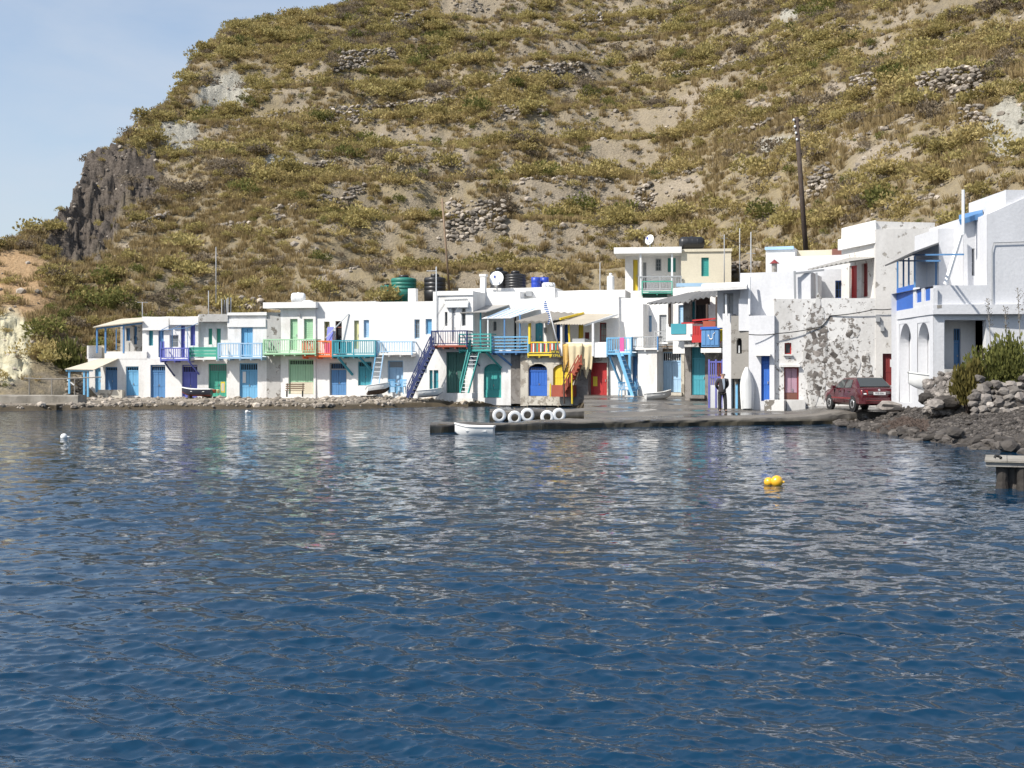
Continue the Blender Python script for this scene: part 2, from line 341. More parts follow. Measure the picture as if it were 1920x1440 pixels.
def make_water():
    nc = 820
    py = np.concatenate([np.linspace(1560, 1000, 460), np.linspace(998.5, 790, 200)[0:], np.linspace(788, 738, 50)])
    Ys = CH * F / (py - HY); Ys = np.concatenate([np.linspace(1.5, 5.4, 40), Ys[Ys > 5.45], [130, 170]])
    us = np.concatenate([np.linspace(-1.5, -0.475, 70), np.linspace(-0.47, 0.47, 700), np.linspace(0.475, 1.5, 70)]); nc = len(us)
    Y, U = np.meshgrid(Ys, us, indexing='ij'); X = U * Y
    dY = np.gradient(Ys)[:, None] * np.ones_like(X); dX = Y * np.gradient(us)[None, :]; sp = np.maximum(dY, dX)
    Z = np.zeros_like(X); DX = np.zeros_like(X); DY = np.zeros_like(X); r = np.random.default_rng(5); tot = np.zeros_like(X); kept = np.zeros_like(X)
    GU = smooth(0.2, 0.75, vnoise(X / 9 + 3, Y / 5) * 0.65 + 0.35 * vnoise(X / 3.1, Y / 1.8 + 7))
    for i in range(64):
        lam = 0.055 * (1.45 / 0.055) ** (i / 63.0) * r.uniform(0.93, 1.07)
        th = r.normal(R(-98), R(34)); k = 2 * math.pi / lam; kx, ky = k * math.cos(th), k * math.sin(th); ph = r.uniform(0, 6.283)
        slope = 0.041 * (1.0 if lam < 0.45 else (0.45 / lam) ** 0.85)
        a = slope / k; w = smooth(2.0, 4.5, lam / sp)
        gust = (0.75 + 0.5 * vnoise(X / 6 + i * 3.1, Y / 9 + i)) * (0.55 + 0.85 * GU if lam < 0.8 else 1.0)
        arg = kx * X + ky * Y + ph; aw = a * w * gust
        Z += aw * np.sin(arg); q = 0.75
        DX += -q * aw * (kx / k) * -np.cos(arg); DY += -q * aw * (ky / k) * -np.cos(arg)
        tot += slope ** 2; kept += slope ** 2 * w
    far = np.clip(1 - kept / tot, 0, 1) ** 0.5
    V = np.stack([X + DX, Y + DY, Z], -1).reshape(-1, 3)
    o = link('sea', np_mesh('sea', V, grid_quads(len(Ys), nc), 'water', True, {'far': far})); tag(o, kind='structure')
    # the bay round about, out to the horizon
    mb = MB(); S = 3500
    mb.add([(-S, -S, -0.35), (S, -S, -0.35), (S, S, -0.35), (-S, S, -0.35)], [(0, 1, 2, 3)])
    o = mb.build('open_sea', 'water'); tag(o, kind='structure')
make_water()

# ------------------------------------------------------------------ hillside
SIL = np.array([(-700, 600), (-300, 560), (-60, 500), (0, 480), (40, 462), (100, 428), (128, 400), (142, 368), (156, 318), (170, 296), (200, 280), (262, 232), (345, 160), (362, 118), (385, 100), (418, 62), (440, 46),
                (500, 36), (570, 27), (620, 16), (690, -2), (800, -60), (1000, -150), (1400, -260), (1920, -330), (2600, -380)], float)
YB = np.array([(-700, 78), (0, 79.5), (90, 82), (180, 87), (300, 90), (770, 90.5), (1000, 91), (1140, 92), (1280, 92), (1400, 86), (1500, 79), (1600, 73), (1700, 68), (1800, 64.5), (1920, 61), (2600, 52)], float)
def soften(T, w):
    xs = np.arange(-1200, 3100, 5.0); k = np.hanning(int(w / 5) * 2 + 1); k /= k.sum(); v = np.interp(xs, T[:, 0], T[:, 1]); v = np.convolve(np.pad(v, len(k) // 2, mode='edge'), k, 'valid')
    return np.stack([xs, v], -1)
YB = soften(YB, 110)
ZB = np.array([(-700, 0.3), (0, 0.6), (100, 0.8), (160, 1.5), (240, 3.8), (770, 4.6), (1000, 5.0), (1140, 5.2), (1372, 6.5), (1440, 6.0), (1600, 5.2), (1800, 5.2), (2600, 5.0)], float)
ZB = soften(ZB, 100)
SLP = np.array([(-700, 0.52), (0, 0.55), (130, 0.62), (300, 0.60), (900, 0.60), (1300, 0.61), (1700, 0.62), (2600, 0.64)], float)
SLP = soften(SLP, 120)
def tab(T, px): return np.interp(px, T[:, 0], T[:, 1])
def seg_d(px, py, a, b):
    ax, ay = a; bx, by = b; t = np.clip(((px - ax) * (bx - ax) + (py - ay) * (by - ay)) / ((bx - ax) ** 2 + (by - ay) ** 2), 0, 1)
    return np.hypot(px - ax - t * (bx - ax), py - ay - t * (by - ay))
ELL = [  # bare patches: kind, centre px, centre py, half sizes, tilt
 ('pale', 420, 170, 52, 34, -0.2), ('pale', 335, 255, 40, 36, 0), ('sulphur', 10, 655, 58, 80, 0), ('tan', 28, 535, 84, 74, 0.2), ('pale', 1890, 235, 55, 62, 0.5),
 ('earth', 1660, 292, 66, 34, -0.3), ('earth', 1080, 372, 92, 22, -0.1), ('earth', 705, 411, 30, 14, 0), ('earth', 1280, 350, 44, 16, 0), ('earth', 1565, 166, 28, 18, -0.4),
 ('earth', 975, 47, 24, 14, 0), ('earth', 1070, 32, 20, 12, 0), ('pale', 1005, 238, 14, 9, 0), ('earth', 850, 300, 34, 30, 0.6), ('pale', 1480, 28, 20, 18, 0), ('earth', 1440, 190, 40, 22, -0.3),
 ('earth', 345, 350, 28, 16, 0), ('pale', 520, 300, 40, 18, -0.2), ('earth', 520, 45, 24, 9, -0.2), ('earth', 780, 75, 34, 8, 0), ('pale', 1450, 265, 40, 14, -0.4), ('earth', 1300, 185, 60, 18, -0.5), ('earth', 1590, 270, 30, 18, 0),
 ('earth', 620, 520, 40, 14, 0), ('earth', 240, 470, 22, 9, 0)]
def terrain(px, Y, detail=True):
    """height and masks of the hill at column px and depth Y"""
    X = (px - CX) / F * Y
    yb = tab(YB, px); zb = tab(ZB, px); s = tab(SLP, px); e = (HY - tab(SIL, px)) / F
    yc = (CH - zb + s * yb) / np.maximum(s - e, 0.08); zc = zb + s * (yc - yb)
    t = Y - yb
    z = zb + s * t + 1.6 * np.sin(np.clip(t, 0, 40) / 40 * math.pi) * 0.6
    over = np.maximum(Y - yc, 0); z = np.where(Y > yc, zc - 0.12 * over - 0.02 * over ** 1.5, np.minimum(z, zc + 0 * z + (z - zc) * 1.0))
    z = np.where(t < 0, zb + t * 1.2, z)
    rise = smooth(0, 8, t); near_crest = 0.25 + 0.75 * smooth(0, 9, np.abs(yc - Y))
    d = fbm(X / 13 + 3, Y / 13, 4) * 1.7 + fbm(X / 3.1, Y / 3.1 + 40, 3) * 0.45
    z = z + d * rise * near_crest
    p = 4.6; f = z / p + 0.45 * fbm(X / 30 + 9, Y / 30, 2); fl = np.floor(f); fr = f - fl
    st = (fl + smooth(0.5, 1.0, fr)) * p; tw = 0.85 * smooth(0.30, 0.5, vnoise(X / 22 + 5, Y / 22 + 8)) * rise * smooth(60, 160, px)
    z = z + (st - f * p) * tw * near_crest
    qx = px; qy = HY - (z - CH) / Y * F
    j = fbm(X / 2.2, Y / 2.2, 4) * 18; jx = fbm(X / 2.0 + 30, Y / 2.0, 3) * 16
    dark = 1 - smooth(36, 56, np.minimum(seg_d(qx + jx, qy + j, (175, 300), (130, 450)), np.minimum(seg_d(qx + jx, qy + j, (190, 300), (262, 340)), seg_d(qx + jx, qy + j, (200, 330), (150, 440)) - 14)))
    dark = np.maximum(dark, 0.9 * (1 - smooth(8, 18, seg_d(qx + jx, qy + j, (285, 300), (240, 375)))))
    M_ = {'dark': dark}
    for k in ('pale', 'sulphur', 'tan', 'earth'): M_[k] = np.zeros_like(z)
    for k, cx, cy, a, b, tl in ELL:
        dx = qx + jx * 0.9 - cx; dy = qy + j * 0.9 - cy; c, s_ = math.cos(tl), math.sin(tl); q = np.hypot((dx * c + dy * s_) / a, (-dx * s_ + dy * c) / b)
        M_[k] = np.maximum(M_[k], 1 - smooth(0.75, 1.1, q))
    w = smooth(0.70, 0.78, vnoise(X / 2.6 + 70, Y / 3.4) * 0.6 + 0.4 * vnoise(X / 0.9, Y / 0.9)); M_["earth"] = np.maximum(M_["earth"], w * 0.55)
    riser = smooth(0.60, 0.72, fr) * smooth(1.0, 0.90, fr) * np.clip(tw * 1.2, 0, 1) * smooth(0.42, 0.58, 0.55 * vnoise(X / 6 + 21, Y / 14) + 0.45 * vnoise(X / 1.7, Y / 1.7 + 60)); M_['earth'] = np.maximum(M_['earth'], 0.68 * riser)
    if detail:
        rock = np.maximum(np.maximum(dark, M_['pale'] * 0.4), M_['sulphur'] * 0.5)
        z = z + rock * (np.abs(fbm(X / 1.1, Y / 1.3 + z * 0.4, 5, 0.6)) - 0.15) * 2.4 * (0.35 + 0.65 * near_crest) + fbm(X / 0.9, Y / 0.9, 2) * 0.12
    return X, z, M_
def hill_mat():
    m, nt, n, l, b = nodes_of('hill_soil')
    n1 = noise_node(n, l, 0.16, 6, 0.6); n2 = noise_node(n, l, 1.5, 8, 0.68); n3 = noise_node(n, l, 5.0, 5, 0.7)
    r1 = ramp(n, [(0.32, (0.13, 0.108, 0.076)), (0.5, (0.225, 0.182, 0.115)), (0.66, (0.33, 0.262, 0.145))]); l.new(n2.outputs['Fac'], r1.inputs['Fac'])
    r2 = ramp(n, [(0.35, (0.23, 0.205, 0.17)), (0.62, (0.30, 0.25, 0.16))]); l.new(n1.outputs['Fac'], r2.inputs['Fac'])
    col = mixc(n, l, 0.45, r1.outputs['Color'], r2.outputs['Color'])
    for k, (c1, c2) in (('earth', ((0.20, 0.168, 0.128), (0.40, 0.34, 0.26))), ('tan', ((0.28, 0.18, 0.10), (0.47, 0.33, 0.19))), ('sulphur', ((0.42, 0.38, 0.25), (0.66, 0.62, 0.46))),
                        ('pale', ((0.22, 0.21, 0.175), (0.47, 0.45, 0.39))), ('dark', ((0.045, 0.037, 0.031), (0.165, 0.14, 0.118)))):
        a = n.new('ShaderNodeAttribute'); a.attribute_name = k
        r = ramp(n, [(0.3, c1), (0.7, c2)]); l.new(n3.outputs['Fac'] if k != 'sulphur' else n2.outputs['Fac'], r.inputs['Fac'])
        col = mixc(n, l, a.outputs['Fac'], col, r.outputs['Color'])
    l.new(col, b.inputs['Base Color']); b.inputs['Roughness'].default_value = 0.95; b.inputs['Specular IOR Level'].default_value = 0.1
    ad = n.new('ShaderNodeMath'); l.new(n2.outputs['Fac'], ad.inputs[0]); l.new(n3.outputs['Fac'], ad.inputs[1]); bump(n, l, b, ad.outputs[0], 0.7, 0.25)
    return m
SPEC['hill'] = hill_mat
def make_hill():
    pxs = np.concatenate([np.linspace(-700, -70, 50), np.linspace(-60, 1980, 800), np.linspace(2000, 2600, 40)]); vs = np.linspace(0, 1, 300)
    yb = tab(YB, pxs) - 4.0; ye = np.maximum(yb + 62, 205)
    Y = yb[None, :] + (ye - yb)[None, :] * (vs[:, None] ** 1.12); PX = np.broadcast_to(pxs[None, :], Y.shape)
    X, Z, M_ = terrain(PX, Y)
    V = np.stack([X, Y, Z], -1).reshape(-1, 3)
    o = link('hillside', np_mesh('hillside', V, grid_quads(len(vs), len(pxs)), 'hill', True, {k: M_[k] for k in M_})); tag(o, kind='structure')
    # visibility table for placing plants: depth at which each view ray first meets the ground
    return PX, Y, Z, M_
HPX, HYY, HZ, HM = make_hill()
def hill_hit(px, py):
    """first point of the hill along the view ray of a photo pixel"""
    Yv = np.linspace(float(tab(YB, px)) - 2, 200, 900); X, Z, _ = terrain(np.full_like(Yv, px), Yv)
    d = Z - (CH - (py - HY) / F * Yv); k = np.argmax(d > 0)
    if not (d > 0).any(): k = len(Yv) - 1
    return Vector((X[k], Yv[k], Z[k]))

# ------------------------------------------------------------------ shore, quay, beach
def shore_mat():
    m, nt, n, l, b = nodes_of('shore_rock')
    n1 = noise_node(n, l, 0.9, 8, 0.7, (1, 1, 4)); n2 = noise_node(n, l, 6, 5, 0.7)
    r1 = ramp(n, [(0.3, (0.13, 0.105, 0.08)), (0.5, (0.30, 0.26, 0.205)), (0.7, (0.48, 0.43, 0.36))]); l.new(n1.outputs['Fac'], r1.inputs['Fac'])
    g = n.new('ShaderNodeNewGeometry'); sx = n.new('ShaderNodeSeparateXYZ'); l.new(g.outputs['Position'], sx.inputs[0])
    a = n.new('ShaderNodeMath'); a.operation = 'MULTIPLY_ADD'; l.new(n1.outputs['Fac'], a.inputs[0]); a.inputs[1].default_value = -0.5; l.new(sx.outputs['Z'], a.inputs[2])
    r2 = ramp(n, [(0.0, 1.0), (0.16, 0.0)]); l.new(a.outputs[0], r2.inputs['Fac'])      # weed and algae belt at the waterline
    weed = mixc(n, l, n2.outputs['Fac'], (0.022, 0.016, 0.010), (0.10, 0.075, 0.04))
    col = mixc(n, l, r2.outputs['Color'], r1.outputs['Color'], weed)
    l.new(col, b.inputs['Base Color']); b.inputs['Roughness'].default_value = 0.8; bump(n, l, b, n2.outputs['Fac'], 0.8, 0.06)
    return m
SPEC['shore'] = shore_mat
def gravel_mat():
    m, nt, n, l, b = nodes_of('beach_gravel')
    n1 = noise_node(n, l, 0.6, 5); v = n.new('ShaderNodeTexVoronoi'); v.inputs['Scale'].default_value = 11; g = n.new('ShaderNodeNewGeometry'); l.new(g.outputs['Position'], v.inputs['Vector'])
    hs = n.new('ShaderNodeSeparateXYZ'); l.new(v.outputs['Color'], hs.inputs[0])
    r = ramp(n, [(0.0, (0.016, 0.014, 0.013)), (0.6, (0.048, 0.042, 0.038)), (0.93, (0.10, 0.092, 0.083)), (1.0, (0.30, 0.28, 0.26))]); l.new(hs.outputs['X'], r.inputs['Fac'])
    col = mixc(n, l, n1.outputs['Fac'], r.outputs['Color'], (0.034, 0.027, 0.022)); l.new(col, b.inputs['Base Color']); b.inputs['Roughness'].default_value = 0.8
    bump(n, l, b, v.outputs['Distance'], -0.8, 0.05)
    return m
SPEC['gravel'] = gravel_mat
def quay_mat():
    m, nt, n, l, b = nodes_of('wet_concrete')
    n1 = noise_node(n, l, 0.5, 7, 0.65, (0.5, 1, 1)); n2 = noise_node(n, l, 8, 5)
    r1 = ramp(n, [(0.40, (0.045, 0.042, 0.040)), (0.6, (0.17, 0.155, 0.135))]); l.new(n1.outputs['Fac'], r1.inputs['Fac'])
    g = n.new('ShaderNodeNewGeometry'); sx = n.new('ShaderNodeSeparateXYZ'); l.new(g.outputs['Position'], sx.inputs[0])
    r2 = ramp(n, [(0.14, 0.0), (0.29, 1.0)]); l.new(sx.outputs['Z'], r2.inputs['Fac']); col = mixc(n, l, r2.outputs['Color'], (0.05, 0.042, 0.026), r1.outputs['Color'])
    l.new(col, b.inputs['Base Color']); rr = ramp(n, [(0.42, 0.12), (0.56, 0.75)]); l.new(n1.outputs['Fac'], rr.inputs['Fac']); l.new(rr.outputs['Color'], b.inputs['Roughness'])
    bump(n, l, b, n2.outputs['Fac'], 0.25, 0.02)
    return m
SPEC['quay'] = quay_mat
def sheet_grid(name, mat, pxs, prof, kind='structure', soft=True):
    """ground sheet over view columns pxs; prof(px) -> list of (Y, z) from the water inland; noise added by the caller's profile"""
    rows = [prof(p) for p in pxs]; V = np.array([[((p - CX) / F * y, y, z) for (y, z) in r] for p, r in zip(pxs, rows)])   # nc, nr, 3
    V = V.transpose(1, 0, 2); nr, nc = V.shape[:2]
    o = link(name, np_mesh(name, V.reshape(-1, 3), grid_quads(nr, nc), mat, soft)); tag(o, kind=kind); return o
ROWY = np.array([(-300, 86), (120, 85.5), (500, 84), (770, 82), (1000, 79.5), (1140, 77.5), (1300, 75)], float)
SHY = np.array([(-300, 776), (0, 772), (145, 769), (300, 767), (500, 767), (600, 768), (700, 766), (840, 762), (960, 762), (1060, 763), (1110, 766), (1180, 768)], float)
GZ = np.array([(-300, 0.5), (130, 0.45), (300, 0.42), (500, 0.42), (770, 0.46), (900, 0.56), (1060, 0.64), (1140, 0.68), (1200, 0.72)], float)
def shore_prof(px):
    ys = CH * F / (float(tab(SHY, px)) - HY); yh = float(tab(ROWY, px)) + 1.5; zh = float(tab(GZ, px)); out = []
    t = np.concatenate([[-1.2, -0.5], np.linspace(0, 1.0, 9), np.linspace(1.2, yh - ys, 22)]); Y = ys + t; X = (px - CX) / F * Y
    n_ = fbm(X / 2.5, Y / 1.2, 4); n2 = fbm(X / 0.7, Y / 0.5 + 5, 3)
    base = np.where(t < -0.9, -0.5, np.where(t < -0.2, -0.25, 0.27 * smooth(0.0, 0.7, t + n_ * 0.6) + (zh - 0.27) * smooth(0.6, (yh - ys) * 0.75, t)))
    fade = smooth(yh - ys, (yh - ys) * 0.6, t)
    return np.stack([Y, base + (0.10 * n_ + 0.07 * n2) * fade * np.where(t > -0.2, 1, 0.3)], -1)
sheet_grid('shore', 'shore', np.linspace(-300, 1180, 620), shore_prof)
QF = np.array([(1095, 51.2), (1330, 53.0), (1560, 54.6), (1720, 55.0)], float)
QB = np.array([(1095, 77.2), (1240, 77.5), (1300, 74), (1345, 70), (1352, 63), (1400, 60.5), (1720, 60.0)], float)
def quay_z(X, Y): return np.interp(Y, [50, 54, 57, 62, 70, 78], [0.28, 0.32, 0.44, 0.50, 0.62, 0.80]) + 0.18 * smooth(12.6, 14.2, np.asarray(X, float)) * smooth(53.6, 55.0, np.asarray(Y, float))
def quay_prof(px):
    yf = float(tab(QF, px)); yb = float(tab(QB, px)); t = np.linspace(0, 1, 46) ** 1.3
    Y = yf + t * (yb - yf); X = (px - CX) / F * Y; jag = fbm(X / 1.4, 3.3 + 0 * X, 3) * 0.25 * (1 - np.minimum(1, t * 6))
    z = quay_z(X, Y) + 0.035 * fbm(X / 1.1, Y / 0.8, 4); z[0] -= 0.03
    rid = 0.20 * np.exp(-((Y - 61.5 - (X - 7) * 0.15) / 0.5) ** 2) * smooth(5.6, 6.6, X) * smooth(9.3, 8.3, X) * (0.6 + fbm(X * 1.5, Y, 3))
    j0 = float(jag[0]); j1 = float(fbm((px - CX) / F * yf / 0.5, 8.0, 3)) * 0.16; z[0] += 0.10 * float(fbm((px - CX) / F * yf / 0.6, 1.0, 3)) - 0.04
    return np.concatenate([[(yf + 0.02, -0.6), (yf + j0 + j1, -0.1), (yf - 0.03 + j0 - 0.5 * j1, 0.16)], np.stack([Y + jag, z + np.maximum(0, rid)], -1)])
sheet_grid('quay', 'quay', np.linspace(1095, 1720, 240), quay_prof, soft=False)
WB = np.array([(1500, 56.5), (1560, 54.2), (1600, 51.4), (1700, 43.8), (1800, 39.2), (1920, 36.3), (2150, 32), (2500, 27)], float)
def beach_z(X, Y):
    px = CX + X / Y * F; t = Y - tab(WB, px)
    return np.interp(t, [-2, 0, 1.0, 3, 8, 16], [-0.5, 0.0, 0.20, 0.46, 1.0, 1.5]) * np.interp(px, [1520, 1640, 1690, 1735], [0.15, 0.35, 0.75, 1.0])
def beach_prof(px):
    t = np.concatenate([[-2, -1, -0.5], np.linspace(0, 4, 18), np.linspace(4.4, 15, 24)]); Y = float(tab(WB, px)) + t; X = (px - CX) / F * Y
    return np.stack([Y, beach_z(X, Y) + (0.09 * fbm(X / 1.3, Y / 1.3, 4) + 0.05 * fbm(X / 0.35, Y / 0.35, 2)) * smooth(-1, 0.5, t)], -1)
sheet_grid('beach', 'gravel', np.linspace(1535, 2400, 330), beach_prof)

def rough_block(name, A, B, width, z0, z1, mat, label, cat, seed=0, amp=0.11, nseg=90):
    """worn stone or concrete jetty: box from A to B (front top edge), noise on every face"""
    A = Vector((A[0], A[1], 0)); B = Vector((B[0], B[1], 0)); L = (B - A).length; t = (B - A) / L; n_ = Vector((0, 1, 0))
    prof = [(0.06, z0), (0.0, z0 + (z1 - z0) * 0.45), (0.0, z1 - 0.05), (0.06, z1), (width * 0.3, z1 + 0.01), (width * 0.7, z1 + 0.01), (width - 0.06, z1), (width, z1 - 0.06), (width, z0)]
    V = []; m_ = len(prof)
    for i in range(nseg + 1):
        s = i / nseg * L
        for (w, z) in prof:
            a = float(fbm(s / 1.1 + seed * 7, w * 1.3 + z * 2.1, 4)); b_ = float(fbm(s / 1.6 + seed * 3 + 50, z + w, 3))
            V.append(t * s + n_ * (w + amp * 1.6 * a) + Vector((0, 0, z + amp * b_ * (1 if z > z0 else 0))))
    fs = [(i * m_ + k, i * m_ + k + 1, (i + 1) * m_ + k + 1, (i + 1) * m_ + k) for i in range(nseg) for k in range(m_ - 1)] + [tuple(range(m_)), tuple(range(nseg * m_, nseg * m_ + m_))]
    mb = MB(); mb.add(V, fs); o = mb.build(name, mat, None, False, (A.x, A.y, 0)); tag(o, label, cat, None, 'thing'); return o
rough_block('stone_jetty', (wx(806, 47.2), 47.2), (wx(1130, 51.3), 51.3), 1.5, -0.6, 0.29, 'quay', 'long low dark stone jetty reaching into the bay behind the white rowing boat', 'jetty', 1)
rough_block('stone_jetty', (wx(918, 57.6), 57.6), (wx(1122, 58.6), 58.6), 2.0, -0.6, 0.46, 'quay', 'short stone jetty hung with five white painted tyres', 'jetty', 2)
rough_block('sea_wall', (wx(-260, 76.5), 76.5), (wx(146, 75.2), 75.2), 1.6, -0.3, 0.80, 'concrete', 'pale concrete sea wall at the far end beside the open porch', 'wall', 3, 0.05)
rough_block('landing_ledge', (wx(-260, 73.5), 73.5), (wx(106, 72.3), 72.3), 3.0, -0.5, 0.34, 'shore', 'low dark weedy landing ledge below the pale sea wall', 'ledge', 4, 0.09)
rough_block('quay_edge', (wx(1110, 71.5), 71.5), (wx(1292, 75.0), 75.0), 1.3, -0.3, 0.62, 'shore', 'dark worn stone edge of the landing below the blue stair', 'quay edge', 5, 0.08)
# ------------------------------------------------------------------ houses
class House:
    """a house with a local frame: x along the front, y inward, z up from its base; parts measured on the photo are laid on planes of the front"""
    def __init__(s, name, label, pa, Ya, pb, Yb, basepy, cat='house'):
        A = Vector((wx(pa, Ya), Ya, 0)); B = Vector((wx(pb, Yb), Yb, 0)); s.t = (B - A).normalized(); s.n = Vector((s.t.y, -s.t.x, 0))
        s.z0 = CH - (basepy - HY) / F * (Ya + Yb) / 2; s.A = Vector((A.x, A.y, s.z0))
        s.root = empty(name, s.A, math.atan2(s.t.y, s.t.x)); tag(s.root, label, cat); s.blocks = []
    def P(s, px, py, d=0.0):
        """local point on the plane d metres in front of the facade line, seen at the pixel"""
        C = Vector((0, 0, CH)); r = ray(px, py); k = ((s.A - C).dot(s.n) + d) / r.dot(s.n); p = C + r * k - s.A
        return Vector((p.dot(s.t), -d, p.z))
    def box(s, name, mat, x0, y0, x1, y1, d0, d1, parent=None):
        a = s.P(x0, y0, d1); b = s.P(x1, y1, d1); mb = MB(); mb.box(min(a.x, b.x), max(a.x, b.x), -d1, -d0, b.z, a.z)
        return mb.build(name, mat, parent or s.root)
    def block(s, x0, ytop, x1, ybot, d=0.0, back=5.0, mat='white', name='wall', drop=0.5, left=True):
        b = Block(s, x0, ytop, x1, ybot, d, back, mat, name, drop); b.left = left; s.blocks.append(b); return b
    def done(s):
        for b in s.blocks: b.finish()
    def quad(s, name, mat, pts, th=0.05, parent=None, waves=0, amp=0.02):
        """pts: four (px, py, d) corners"""
        c = [s.P(*p) for p in pts]; mb = MB()
        if waves: mb.sheet(c, th, waves, amp)
        else: mb.slab(c, th)
        return mb.build(name, mat, parent or s.root)
    def post(s, name, mat, a, b, w=0.09, parent=None, round_=False):
        mb = MB(); p, q = s.P(*a), s.P(*b)
        if round_: mb.tube(p, q, w / 2, None, 10)
        else: mb.bar(p, q, w)
        return mb.build(name, mat, parent or s.root)
    def balcony(s, x0, yr, x1, yf, d, mat, style='slat', step=0.14, slab=0.12, dback=0.0, fmat=None, sides=True, name='balcony', bw=0.045, post_mat=None):
        a = s.P(x0, yr, d); b = s.P(x1, yf, d); L = b.x - a.x; zf = b.z; zr = a.z; mb = MB()
        mb.box(a.x, b.x, -d, -dback, zf - slab, zf)
        for k in range(max(2, int(L / 0.7) + 1)):
            x = a.x + 0.04 + (L - 0.08) * k / max(1, int(L / 0.7)); mb.box(x - 0.04, x + 0.04, -d + 0.03, -dback, zf - slab - 0.1, zf - slab - 0.003)
        fl = mb.build(name, fmat or mat, s.root)
        def rail(p, q, w=0.06, nm='rail', m=mat):
            r = MB(); r.bar(p, q, w, w * 1.1); return r.build(nm, m, fl)
        y = -d + 0.03
        rail((a.x, y, zr), (b.x, y, zr), 0.07); rail((a.x, y, zf + 0.1), (b.x, y, zf + 0.1), 0.05)
        nposts = max(2, int(L / 1.4) + 1)
        for k in range(nposts):
            x = a.x + 0.035 + (L - 0.07) * k / (nposts - 1); rail((x, y + 0.004, zf - slab), (x, y + 0.004, zr + 0.02), 0.08, 'post', post_mat or mat)
        if sides:
            for x in (a.x + 0.03, b.x - 0.03):
                rail((x, y, zr), (x, -dback, zr), 0.06); rail((x, y, zf + 0.1), (x, -dback, zf + 0.1), 0.045)
        if style == 'slat':
            m_ = MB(); m_.box(-bw / 2, bw / 2, -0.012, 0.012, 0, zr - zf - 0.08); me = m_.mesh('baluster', mat); nb = max(2, int(L / step))
            for k in range(1, nb):
                o = link('baluster', me, fl, (a.x + L * k / nb, y, zf + 0.06)); o.rotation_euler = (0, random.uniform(-0.02, 0.02), 0)
            if sides:
                for x in (a.x + 0.03, b.x - 0.03):
                    for k in range(1, int((d - dback) / step)): link('baluster', me, fl, (x, y + k * step, zf + 0.06), (0, 0, R(90)))
        elif style == 'bars':
            for k in range(1, 4): rail((a.x, y, zf + 0.1 + (zr - zf - 0.1) * k / 4), (b.x, y, zf + 0.1 + (zr - zf - 0.1) * k / 4), 0.06)
        elif style == 'planks':
            for k in range(3):
                z = zf + 0.16 + (zr - zf - 0.2) * k / 2.3; r = MB(); r.box(a.x, b.x, y - 0.02, y + 0.015, z - 0.09, z + 0.09); r.build('plank', mat, fl)
        return fl
    def stair(s, foot, head, width, mat, steps=10, rails=True, name='stair', treads=None, side='out', rh=0.75):
        """foot, head: (px, py, d) of the stair's left line; runs along the wall; width goes outward"""
        p, q = s.P(*foot), s.P(*head); o = Vector((0, -width, 0)); mb = MB(); st = Vector((0, 0, 0.02))
        mb.bar(p, q, 0.05, 0.2); mb.bar(p + o, q + o, 0.05, 0.2); root = mb.build(name, mat, s.root)
        for k in range(1, steps + 1):
            c = p.lerp(q, k / (steps + 0.5)); t = MB(); t.box(c.x - 0.13, c.x + 0.13, c.y - width, c.y, c.z - 0.02, c.z + 0.02); t.build('tread', treads or mat, root)
        if rails:
            for oo in (Vector((0, 0, 0)), o):
                r = MB(); up = Vector((0, 0, rh)); r.bar(p + oo + up, q + oo + up, 0.05); r.bar(p + oo + up * 0.55, q + oo + up * 0.55, 0.04); r.build('handrail', mat, root)
                for k in range(0, 5):
                    c = p.lerp(q, k / 4) + oo; r = MB(); r.bar(c, c + up, 0.05); r.build('post', mat, root)
                if side == 'lattice':
                    r = MB()
                    for k in range(8):
                        c = p.lerp(q, k / 8) + oo; e = p.lerp(q, (k + 1) / 8) + oo; r.bar(c + up * 0.1, e + up, 0.025); r.bar(c + up, e + up * 0.1, 0.025)
                    tag(r.build('lattice', mat, root), kind='stuff')
        return root

